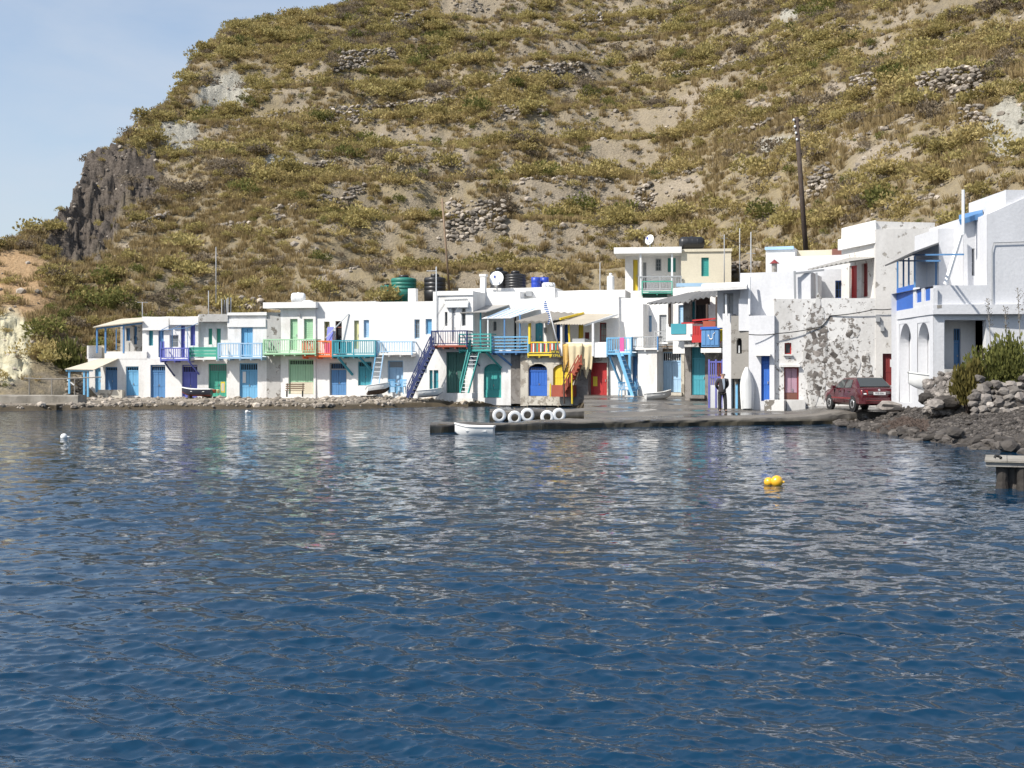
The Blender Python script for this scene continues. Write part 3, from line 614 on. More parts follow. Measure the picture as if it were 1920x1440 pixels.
class Block:
    def __init__(s, h, x0, ytop, x1, ybot, d, back, mat, name, drop):
        s.h = h; s.d = d; s.back = back; s.mat = mat; s.name = name; a = h.P(x0, ytop, d); b = h.P(x1, ybot, d)
        s.x0, s.x1, s.z1, s.z0 = a.x, b.x, a.z, b.z - drop; s.op = []; s.holes = []
    def rect(s, px0, py0, px1, py1):
        a = s.h.P(px0, py0, s.d); b = s.h.P(px1, py1, s.d); return a.x, b.x, b.z, a.z
    def hole(s, r, reveal=0.3): s.op.append((*r, reveal))
    def door(s, px0, py0, px1, py1, mat, transom=0.0, leaves=2, frame=None, lower=None, recess=0.16, fill=None, tmat=None, sill=False, name='door'):
        x0, x1, z0, z1 = s.rect(px0, py0, px1, py1); s.hole((x0, x1, z0, z1), 0.34); y = -s.d + recess; fw = min(0.07, (x1 - x0) * 0.1); root = s.h.root
        mb = MB(); mb.box(x0, x0 + fw, y - 0.05, y + 0.05, z0, z1); mb.box(x1 - fw, x1, y - 0.05, y + 0.05, z0, z1); mb.box(x0 + fw, x1 - fw, y - 0.05, y + 0.05, z1 - fw, z1)
        zt = z1 - fw - (z1 - z0) * transom
        if transom: mb.box(x0 + fw, x1 - fw, y - 0.055, y + 0.045, zt - 0.04, zt + 0.04)
        dr = mb.build(name, frame or mat, root)
        if transom:
            t = MB(); t.box(x0 + fw, x1 - fw, y + 0.03, y + 0.045, zt + 0.04, z1 - fw); t.build('transom_pane', fill or 'dark', dr)
            g = MB(); nb = max(3, int((x1 - x0) / 0.13))
            for k in range(1, nb): xx = x0 + fw + (x1 - x0 - 2 * fw) * k / nb; g.box(xx - 0.014, xx + 0.014, y - 0.02, y + 0.01, zt + 0.04, z1 - fw)
            tag(g.build('transom_bars', tmat or mat, dr), kind='stuff')
            ztop = zt - 0.04
        else: ztop = z1 - fw
        w = (x1 - x0 - 2 * fw) / leaves
        for k in range(leaves):
            xa = x0 + fw + w * k + 0.006; xb = xa + w - 0.012; lf = MB(); nb = max(1, round((xb - xa) / 0.19)); bw = (xb - xa) / nb; zb = z0 + 0.02
            zl = z0 + (ztop - z0) * lower[1] if lower else zb
            for q in range(nb): lf.box(xa + bw * q + 0.004, xa + bw * (q + 1) - 0.004, y - 0.02 - 0.004 * (q % 2), y + 0.02, zl, ztop - 0.005)
            if not lower: lf.box(xa + 0.02, xb - 0.02, y - 0.035, y - 0.02, zb + (ztop - zb) * 0.42, zb + (ztop - zb) * 0.48); lf.box(xa + 0.02, xb - 0.02, y - 0.035, y - 0.02, zb + (ztop - zb) * 0.9, zb + (ztop - zb) * 0.95)
            lf.build('door_leaf', mat, dr)
        if lower:
            lf = MB(); lf.box(x0 + fw, x1 - fw, y - 0.045, y + 0.02, z0 + 0.02, zl - 0.01); lf.build('door_panel', lower[0], dr)
        hb = MB(); xm = (x0 + x1) / 2 if leaves == 2 else x1 - fw - 0.1; hb.box(xm + 0.03, xm + 0.06, y - 0.07, y - 0.02, z0 + (ztop - z0) * 0.45, z0 + (ztop - z0) * 0.52); hb.build('handle', 'metal', dr)
        if sill: mb = MB(); mb.box(x0 - 0.1, x1 + 0.1, -s.d - 0.25, -s.d + 0.1, z0 - 0.18, z0 - 0.003); mb.build('door_step', s.mat, root)
        return dr
    def window(s, px0, py0, px1, py1, mat, pane='glass', grid=(2, 3), shutters=None, recess=0.14, name='window'):
        x0, x1, z0, z1 = s.rect(px0, py0, px1, py1); s.hole((x0, x1, z0, z1), 0.3); y = -s.d + recess; fw = min(0.06, (x1 - x0) * 0.14); mb = MB()
        mb.box(x0, x0 + fw, y - 0.04, y + 0.04, z0, z1); mb.box(x1 - fw, x1, y - 0.04, y + 0.04, z0, z1); mb.box(x0 + fw, x1 - fw, y - 0.04, y + 0.04, z1 - fw, z1); mb.box(x0 + fw, x1 - fw, y - 0.04, y + 0.04, z0, z0 + fw)
        w = mb.build(name, mat, s.h.root)
        if shutters:
            n_ = 2 if (x1 - x0) > 0.5 else 1; ww = (x1 - x0 - 2 * fw) / n_
            for k in range(n_):
                sh = MB(); xa = x0 + fw + ww * k + 0.004; xb = xa + ww - 0.008; sh.box(xa, xb, y - 0.005, y + 0.03, z0 + fw, z1 - fw)
                nl = max(3, int((z1 - z0) / 0.16))
                for q in range(nl): zz = z0 + fw + 0.05 + (z1 - z0 - 2 * fw - 0.1) * q / nl; sh.box(xa + 0.03, xb - 0.03, y - 0.02, y - 0.005, zz, zz + 0.05)
                sh.build('shutter', shutters, w)
        else:
            nx, nz = grid; pw = (x1 - x0 - 2 * fw) / nx; ph = (z1 - z0 - 2 * fw) / nz
            for i in range(nx):
                for k in range(nz):
                    p = MB(); p.box(x0 + fw + pw * i + 0.012, x0 + fw + pw * (i + 1) - 0.012, y + 0.0, y + 0.012, z0 + fw + ph * k + 0.012, z0 + fw + ph * (k + 1) - 0.012); p.build('pane', pane, w)
            g = MB(); g.box(x0 + fw, x1 - fw, y + 0.014, y + 0.03, z0 + fw, z1 - fw); g.build('sash', mat, w)
        return w
    def arch(s, px0, py0, px1, py1, spring, name='arch'):
        """arched head filling the corners of the opening px rect down to the springing row"""
        x0, x1, z0, z1 = s.rect(px0, py0, px1, py1); zs = s.h.P(px0, spring, s.d).z; n_ = 10; c = (x0 + x1) / 2; a = (x1 - x0) / 2; b = z1 - zs; y0, y1 = -s.d + 0.002, -s.d + 0.36
        for sg in (-1, 1):
            pts = [(c + sg * a, z1 + 0.001), (c, z1 + 0.001)] + [(c + sg * a * math.sin(t), zs + b * math.cos(t)) for t in np.linspace(0.02, math.pi / 2, n_)]
            mb = MB(); mb.prism(pts, y0, y1); mb.build(name, s.mat, s.h.root)
    def finish(s):
        x0, x1, z0, z1, d, bk = s.x0, s.x1, s.z0, s.z1, s.d, s.back
        op = [(max(a, x0 + 0.02), min(b, x1 - 0.02), c, min(e, z1 - 0.02), r) for a, b, c, e, r in s.op]
        xs = sorted(set([round(v, 4) for v in [x0, x1] + [o[0] for o in op] + [o[1] for o in op]])); zs = sorted(set([round(v, 4) for v in [z0, z1] + [o[2] for o in op if o[2] > z0] + [o[3] for o in op]]))
        def sub(v):
            r = []
            for a, b in zip(v, v[1:]):
                k = max(1, int((b - a) / 0.55)); r += [a + (b - a) * i / k for i in range(k)]
            return r + [v[-1]]
        xs, zs = sub(xs), sub(zs); idx = {}; mb = MB(); seed = s.h.A.x * 1.7
        def vert(i, k):
            if (i, k) not in idx:
                x, z = xs[i], zs[k]; w = mnoise.noise(Vector((x * 0.6 + seed, z * 0.6, 3.1)))
                zz = z + (0.035 * mnoise.noise(Vector((x * 0.8 + seed, 9.2, 1.0))) if k == len(zs) - 1 else 0)
                idx[(i, k)] = len(mb.v); mb.v.append((x, -d - 0.012 + 0.02 * w, zz))
            return idx[(i, k)]
        for i in range(len(xs) - 1):
            for k in range(len(zs) - 1):
                cx, cz = (xs[i] + xs[i + 1]) / 2, (zs[k] + zs[k + 1]) / 2
                if any(o[0] < cx < o[1] and o[2] < cz < o[3] for o in op): continue
                mb.f.append((vert(i, k), vert(i + 1, k), vert(i + 1, k + 1), vert(i, k + 1)))
        for a, b, c, e, r in op:
            y0, y1 = -d, -d + r; c = max(c, z0)
            mb.add([(a, y0, c), (a, y1, c), (a, y1, e), (a, y0, e)], [(0, 1, 2, 3)]); mb.add([(b, y0, c), (b, y1, c), (b, y1, e), (b, y0, e)], [(0, 1, 2, 3)])
            mb.add([(a, y0, e), (b, y0, e), (b, y1, e), (a, y1, e)], [(0, 1, 2, 3)]); mb.add([(a, y0, c), (b, y0, c), (b, y1, c), (a, y1, c)], [(0, 1, 2, 3)])
        yb = -d + bk; e_ = 0.004
        if s.left: mb.add([(x0, -d, z0), (x0, yb, z0), (x0, yb, z1), (x0, -d, z1)], [(0, 1, 2, 3)])
        mb.add([(x1, -d, z0), (x1, yb, z0), (x1, yb, z1), (x1, -d, z1)], [(0, 1, 2, 3)])
        mb.add([(x0, yb, z0), (x1, yb, z0), (x1, yb, z1), (x0, yb, z1)], [(0, 1, 2, 3)]); mb.add([(x0, -d, z1 - 0.02), (x1, -d, z1 - 0.02), (x1, yb, z1 - 0.02), (x0, yb, z1 - 0.02)], [(0, 1, 2, 3)])
        s.obj = mb.build(s.name, s.mat, s.h.root)

def YR(px, off=0.0): return float(tab(ROWY, px)) - off

# 1 --- porch house at the far end
h = House('porch_house', 'far end white house with open roofed terrace over a blue posted porch', 165, YR(165), 275, YR(275), 745)
b = h.block(165, 672, 275, 745); b.door(178, 690, 189, 736, 'sky_blue', leaves=1); b.door(197, 688, 220, 732, 'steel_blue', 0.12); b.door(236, 687, 260, 742, 'sky_blue', 0.12)
b2 = h.block(226, 604, 268, 672, -2.6, 2.4, 'grey_wall'); b2.window(237, 615, 244, 639, 'steel_blue', shutters='steel_blue'); b2.door(251, 612, 257, 646, 'steel_blue', leaves=1)  # terrace back wall greyed, the shade under the roof put into its colour
h.box('parapet', 'white', 196, 659, 275, 673, -0.12, 0.03); h.box('parapet', 'cream', 163, 648, 195, 673, -2.4, -2.25); h.box('parapet', 'white', 163, 648, 166, 673, -2.2, -0.1)
r = h.quad('terrace_roof', 'beige_sheet', [(174, 613, 0.3), (268, 602, 0.3), (268, 595, -2.6), (226, 598, -2.6)], 0.06)
for x in (182, 198, 232): h.post('post', 'steel_blue', (x, 614 - (x - 182) * 0.08, 0.05), (x, 662, 0.0), 0.1, r)
h.post('post', 'steel_blue', (218, 617, -2.0), (218, 656, -2.0), 0.05, r); h.post('beam', 'steel_blue', (182, 616, 0.05), (266, 606, 0.05), 0.11, r)
r = h.quad('porch_roof', 'beige_sheet', [(121, 692, 2.2), (176, 693, 2.2), (222, 672, 0.05), (188, 672, 0.05)], 0.05)
for x, y0, y1 in ((130, 694, 738), (158, 694, 742), (165, 694, 744)): h.post('post', 'sky_blue', (x, y0, 2.0), (x, y1, 2.0), 0.11, r)
h.post('beam', 'sky_blue', (124, 695, 2.05), (174, 695, 2.05), 0.1, r); h.post('brace', 'white_paint', (126, 712, 2.0), (139, 722, 2.0), 0.06, r)
h.box('bench_wall', 'stonewash', 183, 731, 229, 746, 0.7, 1.15); h.done()

# 2 --- house with blue balcony
h = House('balcony_house', 'white house with the violet blue balcony and thin awning frame', 275, YR(275), 372, YR(372), 746)
b = h.block(275, 672, 427, 746); b.door(282, 684, 310, 746, 'steel_blue', 0.16); b.door(341, 684, 370, 746, 'violet_blue', 0.2); b.door(391, 682, 425, 744, 'sea_green', 0.2, fill='glass_pale', tmat='sea_green')
b = h.block(267, 594, 372, 673, -0.15, 5.2, 'white_b'); b.window(279, 620, 287, 648, 'teal', shutters='teal'); b.door(297, 620, 307, 670, 'steel_blue', leaves=1); b.door(339, 611, 347, 670, 'violet_blue', leaves=1); b.window(357, 610, 366, 648, 'violet_blue', shutters='violet_blue')
b.window(318, 628, 335, 652, 'white_paint', 'glass_pale', (2, 2))
h.box('cornice', 'white_b', 267, 596, 316, 619, -0.15, 0.06); h.box('cornice', 'white_b', 318, 594, 372, 609, -0.15, 0.12)
bal = h.balcony(300, 653, 354, 673, 1.0, 'violet_blue')
for x0 in (302, 306): h.box('panel', 'violet_blue', x0 - 2, 640, x0 + 2, 671, 0.93, 0.96, bal)
for p, q in (((303, 654, 1.0), (302, 619, 1.0)), ((323, 654, 1.0), (323, 617, 1.0)), ((352, 654, 1.0), (351, 615, 1.0)), ((302, 619, 1.0), (351, 615, 1.0)), ((302, 619, 1.0), (318, 611, 0.1)), ((323, 617, 1.0), (340, 609, 0.1)), ((351, 615, 1.0), (371, 606, 0.1))):
    h.post('awning_pole', 'steel_blue', p, q, 0.04, bal, True)
h.post('brace', 'navy', (327, 705, 0.03), (309, 680, 0.9), 0.08, bal); h.post('brace', 'violet_blue', (373, 702, 0.03), (353, 676, 0.9), 0.08, bal); h.done()

# 3 --- green shutters
h = House('terrace_house', 'white house with sea green shutters and green plank railing', 372, YR(372), 427, YR(427), 700)
b = h.block(372, 590, 427, 673, -0.4, 5.0, 'white'); b.window(391, 616, 398, 646, 'sea_green', shutters='sea_green'); b.door(406, 616, 414, 668, 'sea_green', leaves=1)
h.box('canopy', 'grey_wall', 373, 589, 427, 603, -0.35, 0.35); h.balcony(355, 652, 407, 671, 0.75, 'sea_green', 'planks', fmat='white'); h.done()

# 4 --- light blue balcony
h = House('balcony_house', 'white house with pale blue balcony and double blue door with letterbox notices', 427, YR(427, 0.2), 500, YR(500, 0.2), 747)
b = h.block(427, 586, 500, 747); b.door(449, 681, 483, 748, 'sky_blue', 0.17, tmat='sky_blue'); b.door(452, 614, 474, 669, 'sky_blue', fill='glass_pale')
b3 = h.block(500, 586, 526, 747, 0.0, 5, 'grey_wall', 'side_wall')  # front strip coloured grey to stand for a side wall in shade
h.box('cornice', 'white_b', 426, 586, 500, 591, 0.01, 0.16); h.box('cornice', 'white_b', 426, 598, 498, 613, 0.01, 0.09)
bal = h.balcony(408, 644, 491, 669, 0.95, 'pale_blue', step=0.17); h.box('notice', 'white_paint', 455, 697, 461, 718, -0.13, -0.11)
h.box('panel', 'sky_blue', 462, 648, 473, 667, 0.90, 0.92, bal); h.done()

# 5 --- mint green house
h = House('green_balcony_house', 'white house with mint green doors and long mint balcony behind the bench', 524, YR(524, 0.1), 592, YR(592, 0.1), 742)
b = h.block(526, 570, 592, 742); b.door(544, 598, 558, 656, 'mint', leaves=1); b.window(570, 598, 587, 636, 'mint', shutters='mint'); b.door(541, 674, 588, 739, 'mint', 0.13, 3, lower=('cream', 0.42), tmat='mint')
rf = h.box('roof_slab', 'white_b', 493, 567, 592, 577, -2.0, 0.4); mb = MB(); c = h.P(578, 568, -0.3); mb.lathe([(0.42, -0.05), (0.40, 0.05), (0.28, 0.14), (0.05, 0.18)], c, 14); mb.build('chimney_dome', 'white_b', rf, True)
h.balcony(493, 637, 592, 661, 1.05, 'mint', step=0.16, fmat='mint'); h.post('wall_lamp', 'grey_paint', (561, 590, 0.02), (561, 590, 0.15), 0.12); h.done()

# 6 --- orange / teal balcony
h = House('two_colour_balcony_house', 'white house with half orange half teal balcony on teal braces', 592, YR(592), 705, YR(705), 741)
b = h.block(592, 566, 705, 741, mat='white_b'); b.door(608, 603, 618, 654, 'pale_yellow', 0.25, 1); b.door(629, 602, 641, 654, 'dark', 0.2, 1, 'rust_brown'); b.door(664, 601, 673, 654, 'pale_yellow', leaves=1); b.window(682, 600, 692, 633, 'pale_blue', shutters='pale_blue')
b.door(618, 680, 650, 741, 'steel_blue', 0.17, frame='grey_paint'); b.door(671, 678, 697, 723, 'teal', 0.18); h.box('door_step', 'white', 668, 723, 700, 742, 0.02, 0.7)
bo = h.balcony(567, 640, 622, 666, 1.0, 'orange', step=0.13); h.box('panel', 'orange', 569, 655, 594, 665, 0.93, 0.955, bo); h.box('panel', 'pink', 609, 642, 621, 663, 0.93, 0.955, bo)
bt = h.balcony(622, 639, 704, 665, 1.0, 'teal', step=0.14)
for x in (630, 645, 655): h.box('panel', 'teal', x - 5, 641, x + 4, 663, 0.93, 0.955, bt)
h.post('brace', 'teal', (661, 703, 0.05), (634, 670, 0.95), 0.12, bt); h.post('brace', 'teal', (699, 697, 0.05), (673, 669, 0.95), 0.12, bt)
h.quad('open_shutter', 'violet_blue', [(612, 640, 0.55), (622, 640, 0.75), (625, 613, 0.3), (614, 613, 0.1)], 0.04)
h.post('leaning_pole', 'white_paint', (610, 634, 0.8), (654, 588, 0.05), 0.06); h.done()
# ladder stands free
lad = empty('ladder', at(706, 742, YR(706) - 1.2)); tag(lad, 'pale teal and white wooden ladder leaning on the pale blue railing', 'ladder')
for dx in (0, 14):
    mb = MB(); a_ = at(692 + dx * 1.1, 741, YR(700) - 1.5) - lad.location; c_ = at(705 + dx, 662, YR(700) - 0.95) - lad.location; mb.bar(a_, c_, 0.07, 0.1); mb.build('stile', 'pale_blue' if dx else 'sky_blue', lad)
for k in range(1, 9):
    mb = MB(); t = k / 9.0; p0 = (at(692, 741, YR(700) - 1.5) - lad.location).lerp(at(705, 662, YR(700) - 0.95) - lad.location, t); p1 = (at(707.4, 741, YR(700) - 1.5) - lad.location).lerp(at(719, 662, YR(700) - 0.95) - lad.location, t); mb.bar(p0, p1, 0.05, 0.05); mb.build('rung', 'white_paint', lad)

# 7 --- plain white house
h = House('plain_house', 'plain white house with pale blue garage door and bare upper wall', 705, YR(705), 812, YR(812), 740)
b = h.block(705, 566, 812, 741, mat='white_b'); b.window(777, 599, 787, 635, 'pale_blue', 'glass_pale', (2, 4)); b.window(798, 598, 810, 627, 'pale_blue', shutters='sky_blue'); b.door(727, 676, 756, 736, 'pale_blue', 0.2, tmat='grey_paint', fill='grey_paint')
b.door(805, 694, 812, 731, 'teal', leaves=1)
h.balcony(706, 641, 773, 662, 0.8, 'pale_blue', step=0.17, fmat='white'); h.box('chimney', 'white_b', 765, 541, 779, 567, -1.2, -0.7); h.done()

# 8 --- navy stair house
h = House('stair_house', 'white house with steep navy lattice stair, dentil cornice and tall dark green door', 812, YR(812, 0.3), 887, YR(887, 0.3), 740)
b = h.block(812, 547, 887, 741, mat='white'); b.door(837, 660, 872, 737, 'dark_green', leaves=2); b.door(813, 694, 822, 731, 'teal', leaves=1); b.window(834, 585, 839, 611, 'grey_paint'); b.door(847, 578, 854, 640, 'white_paint', 0.15, 1, fill='glass_pale'); b.window(866, 578, 873, 611, 'grey_paint')
for k in range(14): h.box('dentil', 'grey_paint', 833.5 + k * 3.1, 561.5 - k * 0.15, 835.3 + k * 3.1, 564.5 - k * 0.15, 0.02, 0.07)
h.box('cornice', 'white_b', 833, 565, 878, 569, 0.01, 0.15); h.box('awning_strip', 'white_paint', 835, 569, 877, 576, 0.01, 0.25); h.box('parapet', 'white_b', 818, 546, 887, 553, 0.01, 0.1)
bn = h.balcony(808, 621, 876, 647, 1.0, 'navy', step=0.16, fmat='brick_red', bw=0.03)
h.stair((771, 745, 1.15), (814, 652, 1.15), 0.65, 'navy', 12, True, 'stair', 'grey_paint', 'lattice', 0.7)
h.post('lamp_pole', 'white_paint', (818, 622, 0.1), (818, 500, 0.1), 0.07, None, True); h.post('lamp_arm', 'white_paint', (818, 508, 0.1), (800, 508, 0.5), 0.05, None, True)
h.post('stay_wire', 'grey_paint', (816, 596, 0.05), (836, 563, 0.05), 0.02, None, True); h.post('stay_wire', 'grey_paint', (828, 620, 0.9), (866, 568, 0.1), 0.02, None, True); h.done()

# 9 --- teal balcony house
h = House('teal_stair_house', 'white house with arched turquoise door, teal stair and striped blue awning', 887, YR(887), 975, YR(975), 745)
b = h.block(887, 655, 958, 745, 0.0, 3.0, 'white'); b.door(907, 682, 940, 746, 'teal_green', 0.2, 2, lower=('teal_green', 0.32), fill='teal_green'); b.arch(907, 682, 940, 746, 694)
b = h.block(887, 548, 975, 660, -2.2, 4.5, 'white_b'); b.door(882 + 8, 584, 900, 655, 'teal', leaves=1); b.window(925, 603, 931, 620, 'grey_paint', 'glass_pale', (2, 2)); b.door(964, 587, 974, 655, 'dark', leaves=1)
h.block(958, 655, 976, 742, 0.05, 3, 'rough_stone', 'stone_pier')
h.box('chimney', 'white_b', 900, 518, 909, 560, -2.4, -2.05); h.box('chimney_cap', 'white_b', 898.5, 514, 910.5, 518, -2.44, -2.0)
h.box('side_wall', 'white', 887, 590, 893, 655, -2.0, -0.8)
r = h.quad('flat_roof', 'tin', [(862, 586, 0.4), (912, 584, 0.4), (955, 571, -2.2), (905, 573, -2.2)], 0.06)
for x in (887, 901): h.post('post', 'teal', (x, 586, 0.0), (x, 652, 0.0), 0.09, r)
aw = h.quad('awning', 'white_paint', [(903, 597, 0.7), (958, 596, 0.7), (1012, 578, -1.9), (945, 580, -1.9)], 0.03, None)
for k in range(5): h.quad('stripe', 'pale_blue', [(912 + k * 11, 595.0, 0.6), (914.5 + k * 11, 595, 0.6), (956 + k * 12, 577.5, -1.8), (953 + k * 12, 577.5, -1.8)], 0.012, aw)
for p, m in (((915, 598, 0.6), 'white_paint'), ((946, 597, 0.6), 'steel_blue'), ((975, 590, 0.6), 'steel_blue')): h.post('post', m, p, (p[0], 655, 0.6), 0.08, aw)
bt = h.balcony(860, 627, 921, 655, 1.0, 'teal_green', 'bars'); bb = h.balcony(921, 632, 991, 658, 0.8, 'sky_blue', 'bars', fmat='steel_blue')
h.post('brace', 'teal_green', (940, 690, 0.03), (912, 661, 0.9), 0.1, bt); h.post('brace', 'navy', (899, 686, 0.03), (878, 663, 0.9), 0.07, bt); h.post('brace', 'steel_blue', (959, 685, 0.03), (930, 661, 0.75), 0.1, bb)
st = h.stair((863, 741, 1.5), (882, 661, 1.0), 0.05, 'teal_green', 1, True, 'stair', 'white_paint', 'in', 0.8)
p0, p1, q0, q1 = h.P(864, 741, 1.5), h.P(877, 741, 1.5), h.P(884, 661, 1.0), h.P(899, 661, 1.0); mb = MB(); mb.bar(p1, q1, 0.06, 0.2); mb.build('stringer', 'teal_green', st)
for k in range(1, 11): mb = MB(); mb.bar(p0.lerp(q0, k / 11), p1.lerp(q1, k / 11), 0.2, 0.04); mb.build('tread', 'white_paint', st)
h.box('stair_base', 'white', 858, 737, 885, 747, 0.9, 1.9); h.done()

# 10 --- taverna
h = House('taverna', 'stone fronted tavern with yellow balcony, hung fishing nets and arched blue door', 976, YR(976, 0.4), 1140, YR(1140, 0.4), 745)
b = h.block(976, 640, 990, 746, 0.02, 3.4, 'stonewash', 'corner_pier'); b = h.block(990, 664, 1140, 746, 0.0, 3.4, 'stonewash')
b.door(991, 688, 1026, 743, 'royal_blue', 0.1, 2, lower=('royal_blue', 0.45), fill='grey_wall'); b.arch(991, 682, 1026, 700, 694); b.hole(b.rect(991, 682, 1026, 689), 0.16)
b.door(1037, 683, 1073, 726, 'yellow', 0.0, 2); b.arch(1037, 683, 1073, 726, 694); b.door(1103, 680, 1138, 743, 'red', leaves=1)
h.box('door_plaque', 'yellow', 1112, 706, 1120, 724, -0.15, -0.12); h.box('shed', 'brick_red', 1034, 722, 1075, 744, 0.3, 0.9)
h.post('post', 'yellow', (1032, 719, 0.9), (1032, 744, 0.9), 0.07)
h.block(1076, 690, 1103, 745, 0.35, 0.6, 'rough_stone', 'stone_mass')
st = h.stair((1060, 738, 0.7), (1090, 681, 0.7), 0.5, 'brick_red', 8, True, 'stair', 'brick_red', 'out', 0.5)
b = h.block(968, 560, 1160, 665, -2.4, 3.0, 'white_b')
b.door(1003, 600, 1018, 660, 'teal', leaves=2); b.door(1040, 608, 1050, 660, 'royal_blue', leaves=1); b.door(1058, 608, 1066, 642, 'royal_blue', leaves=1); b.door(1084, 606, 1094, 660, 'yellow', leaves=1); b.window(1124, 605, 1137, 642, 'dark_red', 'glass_pale', (2, 3)); b.window(1096, 623, 1105, 637, 'dark_red', shutters='dark_red')
h.box('inner_wall', 'white', 1020, 598, 1036, 660, -2.3, -1.6)
r = h.quad('old_roof', 'grey_wood', [(966, 602, 0.6), (1036, 602, 0.6), (1094, 588, -2.0), (1030, 584, -2.0)], 0.12, None, 5, 0.04)
h.post('post', 'yellow', (993, 602, 0.3), (993, 645, 0.3), 0.14, r); h.post('beam', 'yellow', (1050, 598, 0.2), (1094, 587, -2.0), 0.12, r)
r = h.quad('sheet_roof', 'beige_sheet', [(1037, 607, 0.7), (1096, 608, 0.7), (1157, 589, -2.2), (1090, 588, -2.2)], 0.03, None, 12, 0.03)
for x, m in ((1053, 'white_paint'), (1112, 'white_paint')): h.post('post', m, (x, 606, 0.5), (x, 668, 0.5), 0.12, r)
h.post('post', 'yellow', (1066, 606, 0.2), (1068, 645, 0.2), 0.09, r); h.post('beam', 'white_paint', (1095, 610, 0.6), (1157, 590, -2.2), 0.12, r)
bal = h.balcony(989, 642, 1053, 664, 0.35, 'yellow', 'none', sides=False, slab=0.1, fmat='yellow')
cols = ['dark_green', 'orange', 'white_paint', 'brick_red', 'sea_green', 'orange', 'white_paint', 'dark_green', 'red', 'yellow']
for k in range(17):
    x = 992 + k * 3.5; h.box('slat', cols[k % 10], x, 644, x + 2.3, 662, 0.30, 0.33, bal)
h.box('parapet', 'white', 1053, 642, 1140, 668, 0.1, 0.3); h.box('parapet', 'white_b', 1114, 642, 1137, 670, 0.31, 0.5)
h.box('grill', 'grey_paint', 1073, 635, 1096, 642, -0.6, 0.1); h.box('meter_box', 'grey_paint', 1019, 614, 1023, 624, -1.6, -1.45); h.done()
TAV = h
# net, sign, flag hang on it but are things of their own
def net(name, mat, label, px0, px1, ytop, ybot, d, seed, narrow):
    n1, n2 = 26, 22; rr = random.Random(seed); mb = MB(); V = []; base = TAV.A + TAV.n * d
    root = TAV.P((px0 + px1) / 2, ytop, d)
    for j in range(n2 + 1):
        v = j / n2; w = 1 - narrow * v ** 1.6
        for i in range(n1 + 1):
            u = i / n1; pc = (px0 + px1) / 2 + (u - 0.5) * (px1 - px0) * w; hang = ybot + 9 * math.sin(u * 9 + seed) + rr.uniform(-3, 3)
            p = TAV.P(pc, ytop + (hang - ytop) * v, d + 0.07 * math.sin(u * 12 + seed * 2 + v) * (0.4 + 0.6 * v) + (0.12 if 0.02 < v else -0.2)); V.append(p - root)
    mb.add(V, [(j * (n1 + 1) + i, j * (n1 + 1) + i + 1, (j + 1) * (n1 + 1) + i + 1, (j + 1) * (n1 + 1) + i) for j in range(n2) for i in range(n1)])
    o = mb.build(name, mat, None, True); o.location = TAV.A + TAV.t * root.x - TAV.n * root.y + Vector((0, 0, root.z)); o.rotation_euler = TAV.root.rotation_euler
    so_ = o.modifiers.new('thick', 'SOLIDIFY'); so_.thickness = 0.04; tag(o, label, 'fishing net')
net('fishing_net', 'net_gold', 'golden yellow fishing net hung over the tavern parapet', 1055, 1073, 645, 692, 0.4, 1, 0.3)
net('fishing_net', 'net_tan', 'bunched tan fishing net gathered to a point beside the golden net', 1066, 1092, 645, 704, 0.5, 2, 0.5)
net('fishing_net', 'net_tan', 'widest pale tan fishing net hanging above the red door', 1084, 1112, 645, 702, 0.42, 3, 0.25)
def text_mesh(name, txt, size, mat, parent, loc, rot, depth=0.004, align='CENTER'):
    cu = bpy.data.curves.new(name, 'FONT'); cu.body = txt; cu.size = size; cu.extrude = depth; cu.align_x = align; cu.align_y = 'CENTER'; cu.resolution_u = 2
    t = bpy.data.objects.new('tmp_text', cu); COL.objects.link(t); dg = bpy.context.evaluated_depsgraph_get(); me = bpy.data.meshes.new_from_object(t.evaluated_get(dg)); bpy.data.objects.remove(t)
    me.materials.clear(); me.materials.append(MAT(mat)); return link(name, me, parent, loc, rot)
c = TAV.P(1042, 663.5, 0.55); sg = empty('hand_painted_sign', TAV.A + TAV.t * c.x - TAV.n * c.y + Vector((0, 0, c.z)), TAV.root.rotation_euler.z); tag(sg, 'black hand painted tavern sign with yellow capitals below the yellow rail', 'sign')
mb = MB(); mb.prism([(-0.30, 0.24), (0.24, 0.24), (0.33, -0.27), (-0.22, -0.25)], -0.02, 0.02); mb.build('board', 'sign_black', sg)
text_mesh('lettering', 'ΑΝΓΙΝΑ', 0.19, 'yellow_ink', sg, (-0.01, -0.026, 0.11), (R(90), R(3), 0)); text_mesh('lettering', 'ΣΥΡΜΑ', 0.22, 'yellow_ink', sg, (0.04, -0.026, -0.12), (R(90), R(3), 0))
f0 = TAV.P(1052, 668, 0.6); f1 = TAV.P(1022, 552, 0.9); fp = empty('flagpole', TAV.A + TAV.t * f0.x - TAV.n * f0.y + Vector((0, 0, f0.z)), TAV.root.rotation_euler.z); tag(fp, 'slanting white flagpole with a furled blue and white flag', 'flagpole')
mb = MB(); mb.tube((0, 0, 0), f1 - f0, 0.045, 0.03, 10); mb.build('pole', 'white_paint', fp, True)
mb = MB(); V = []
for j in range(15):
    t = 0.93 - 0.32 * j / 14; q = (f1 - f0) * t
    for i in range(5): V.append(q + Vector((-0.03 - 0.16 * i / 4 * (0.5 + 0.5 * math.sin(j * 0.5 + 1)), 0.08 * math.sin(i * 2.1 + j * 0.7), -0.10 * i)))
mb.add(V, [(j * 5 + i, j * 5 + i + 1, (j + 1) * 5 + i + 1, (j + 1) * 5 + i) for j in range(14) for i in range(4)])
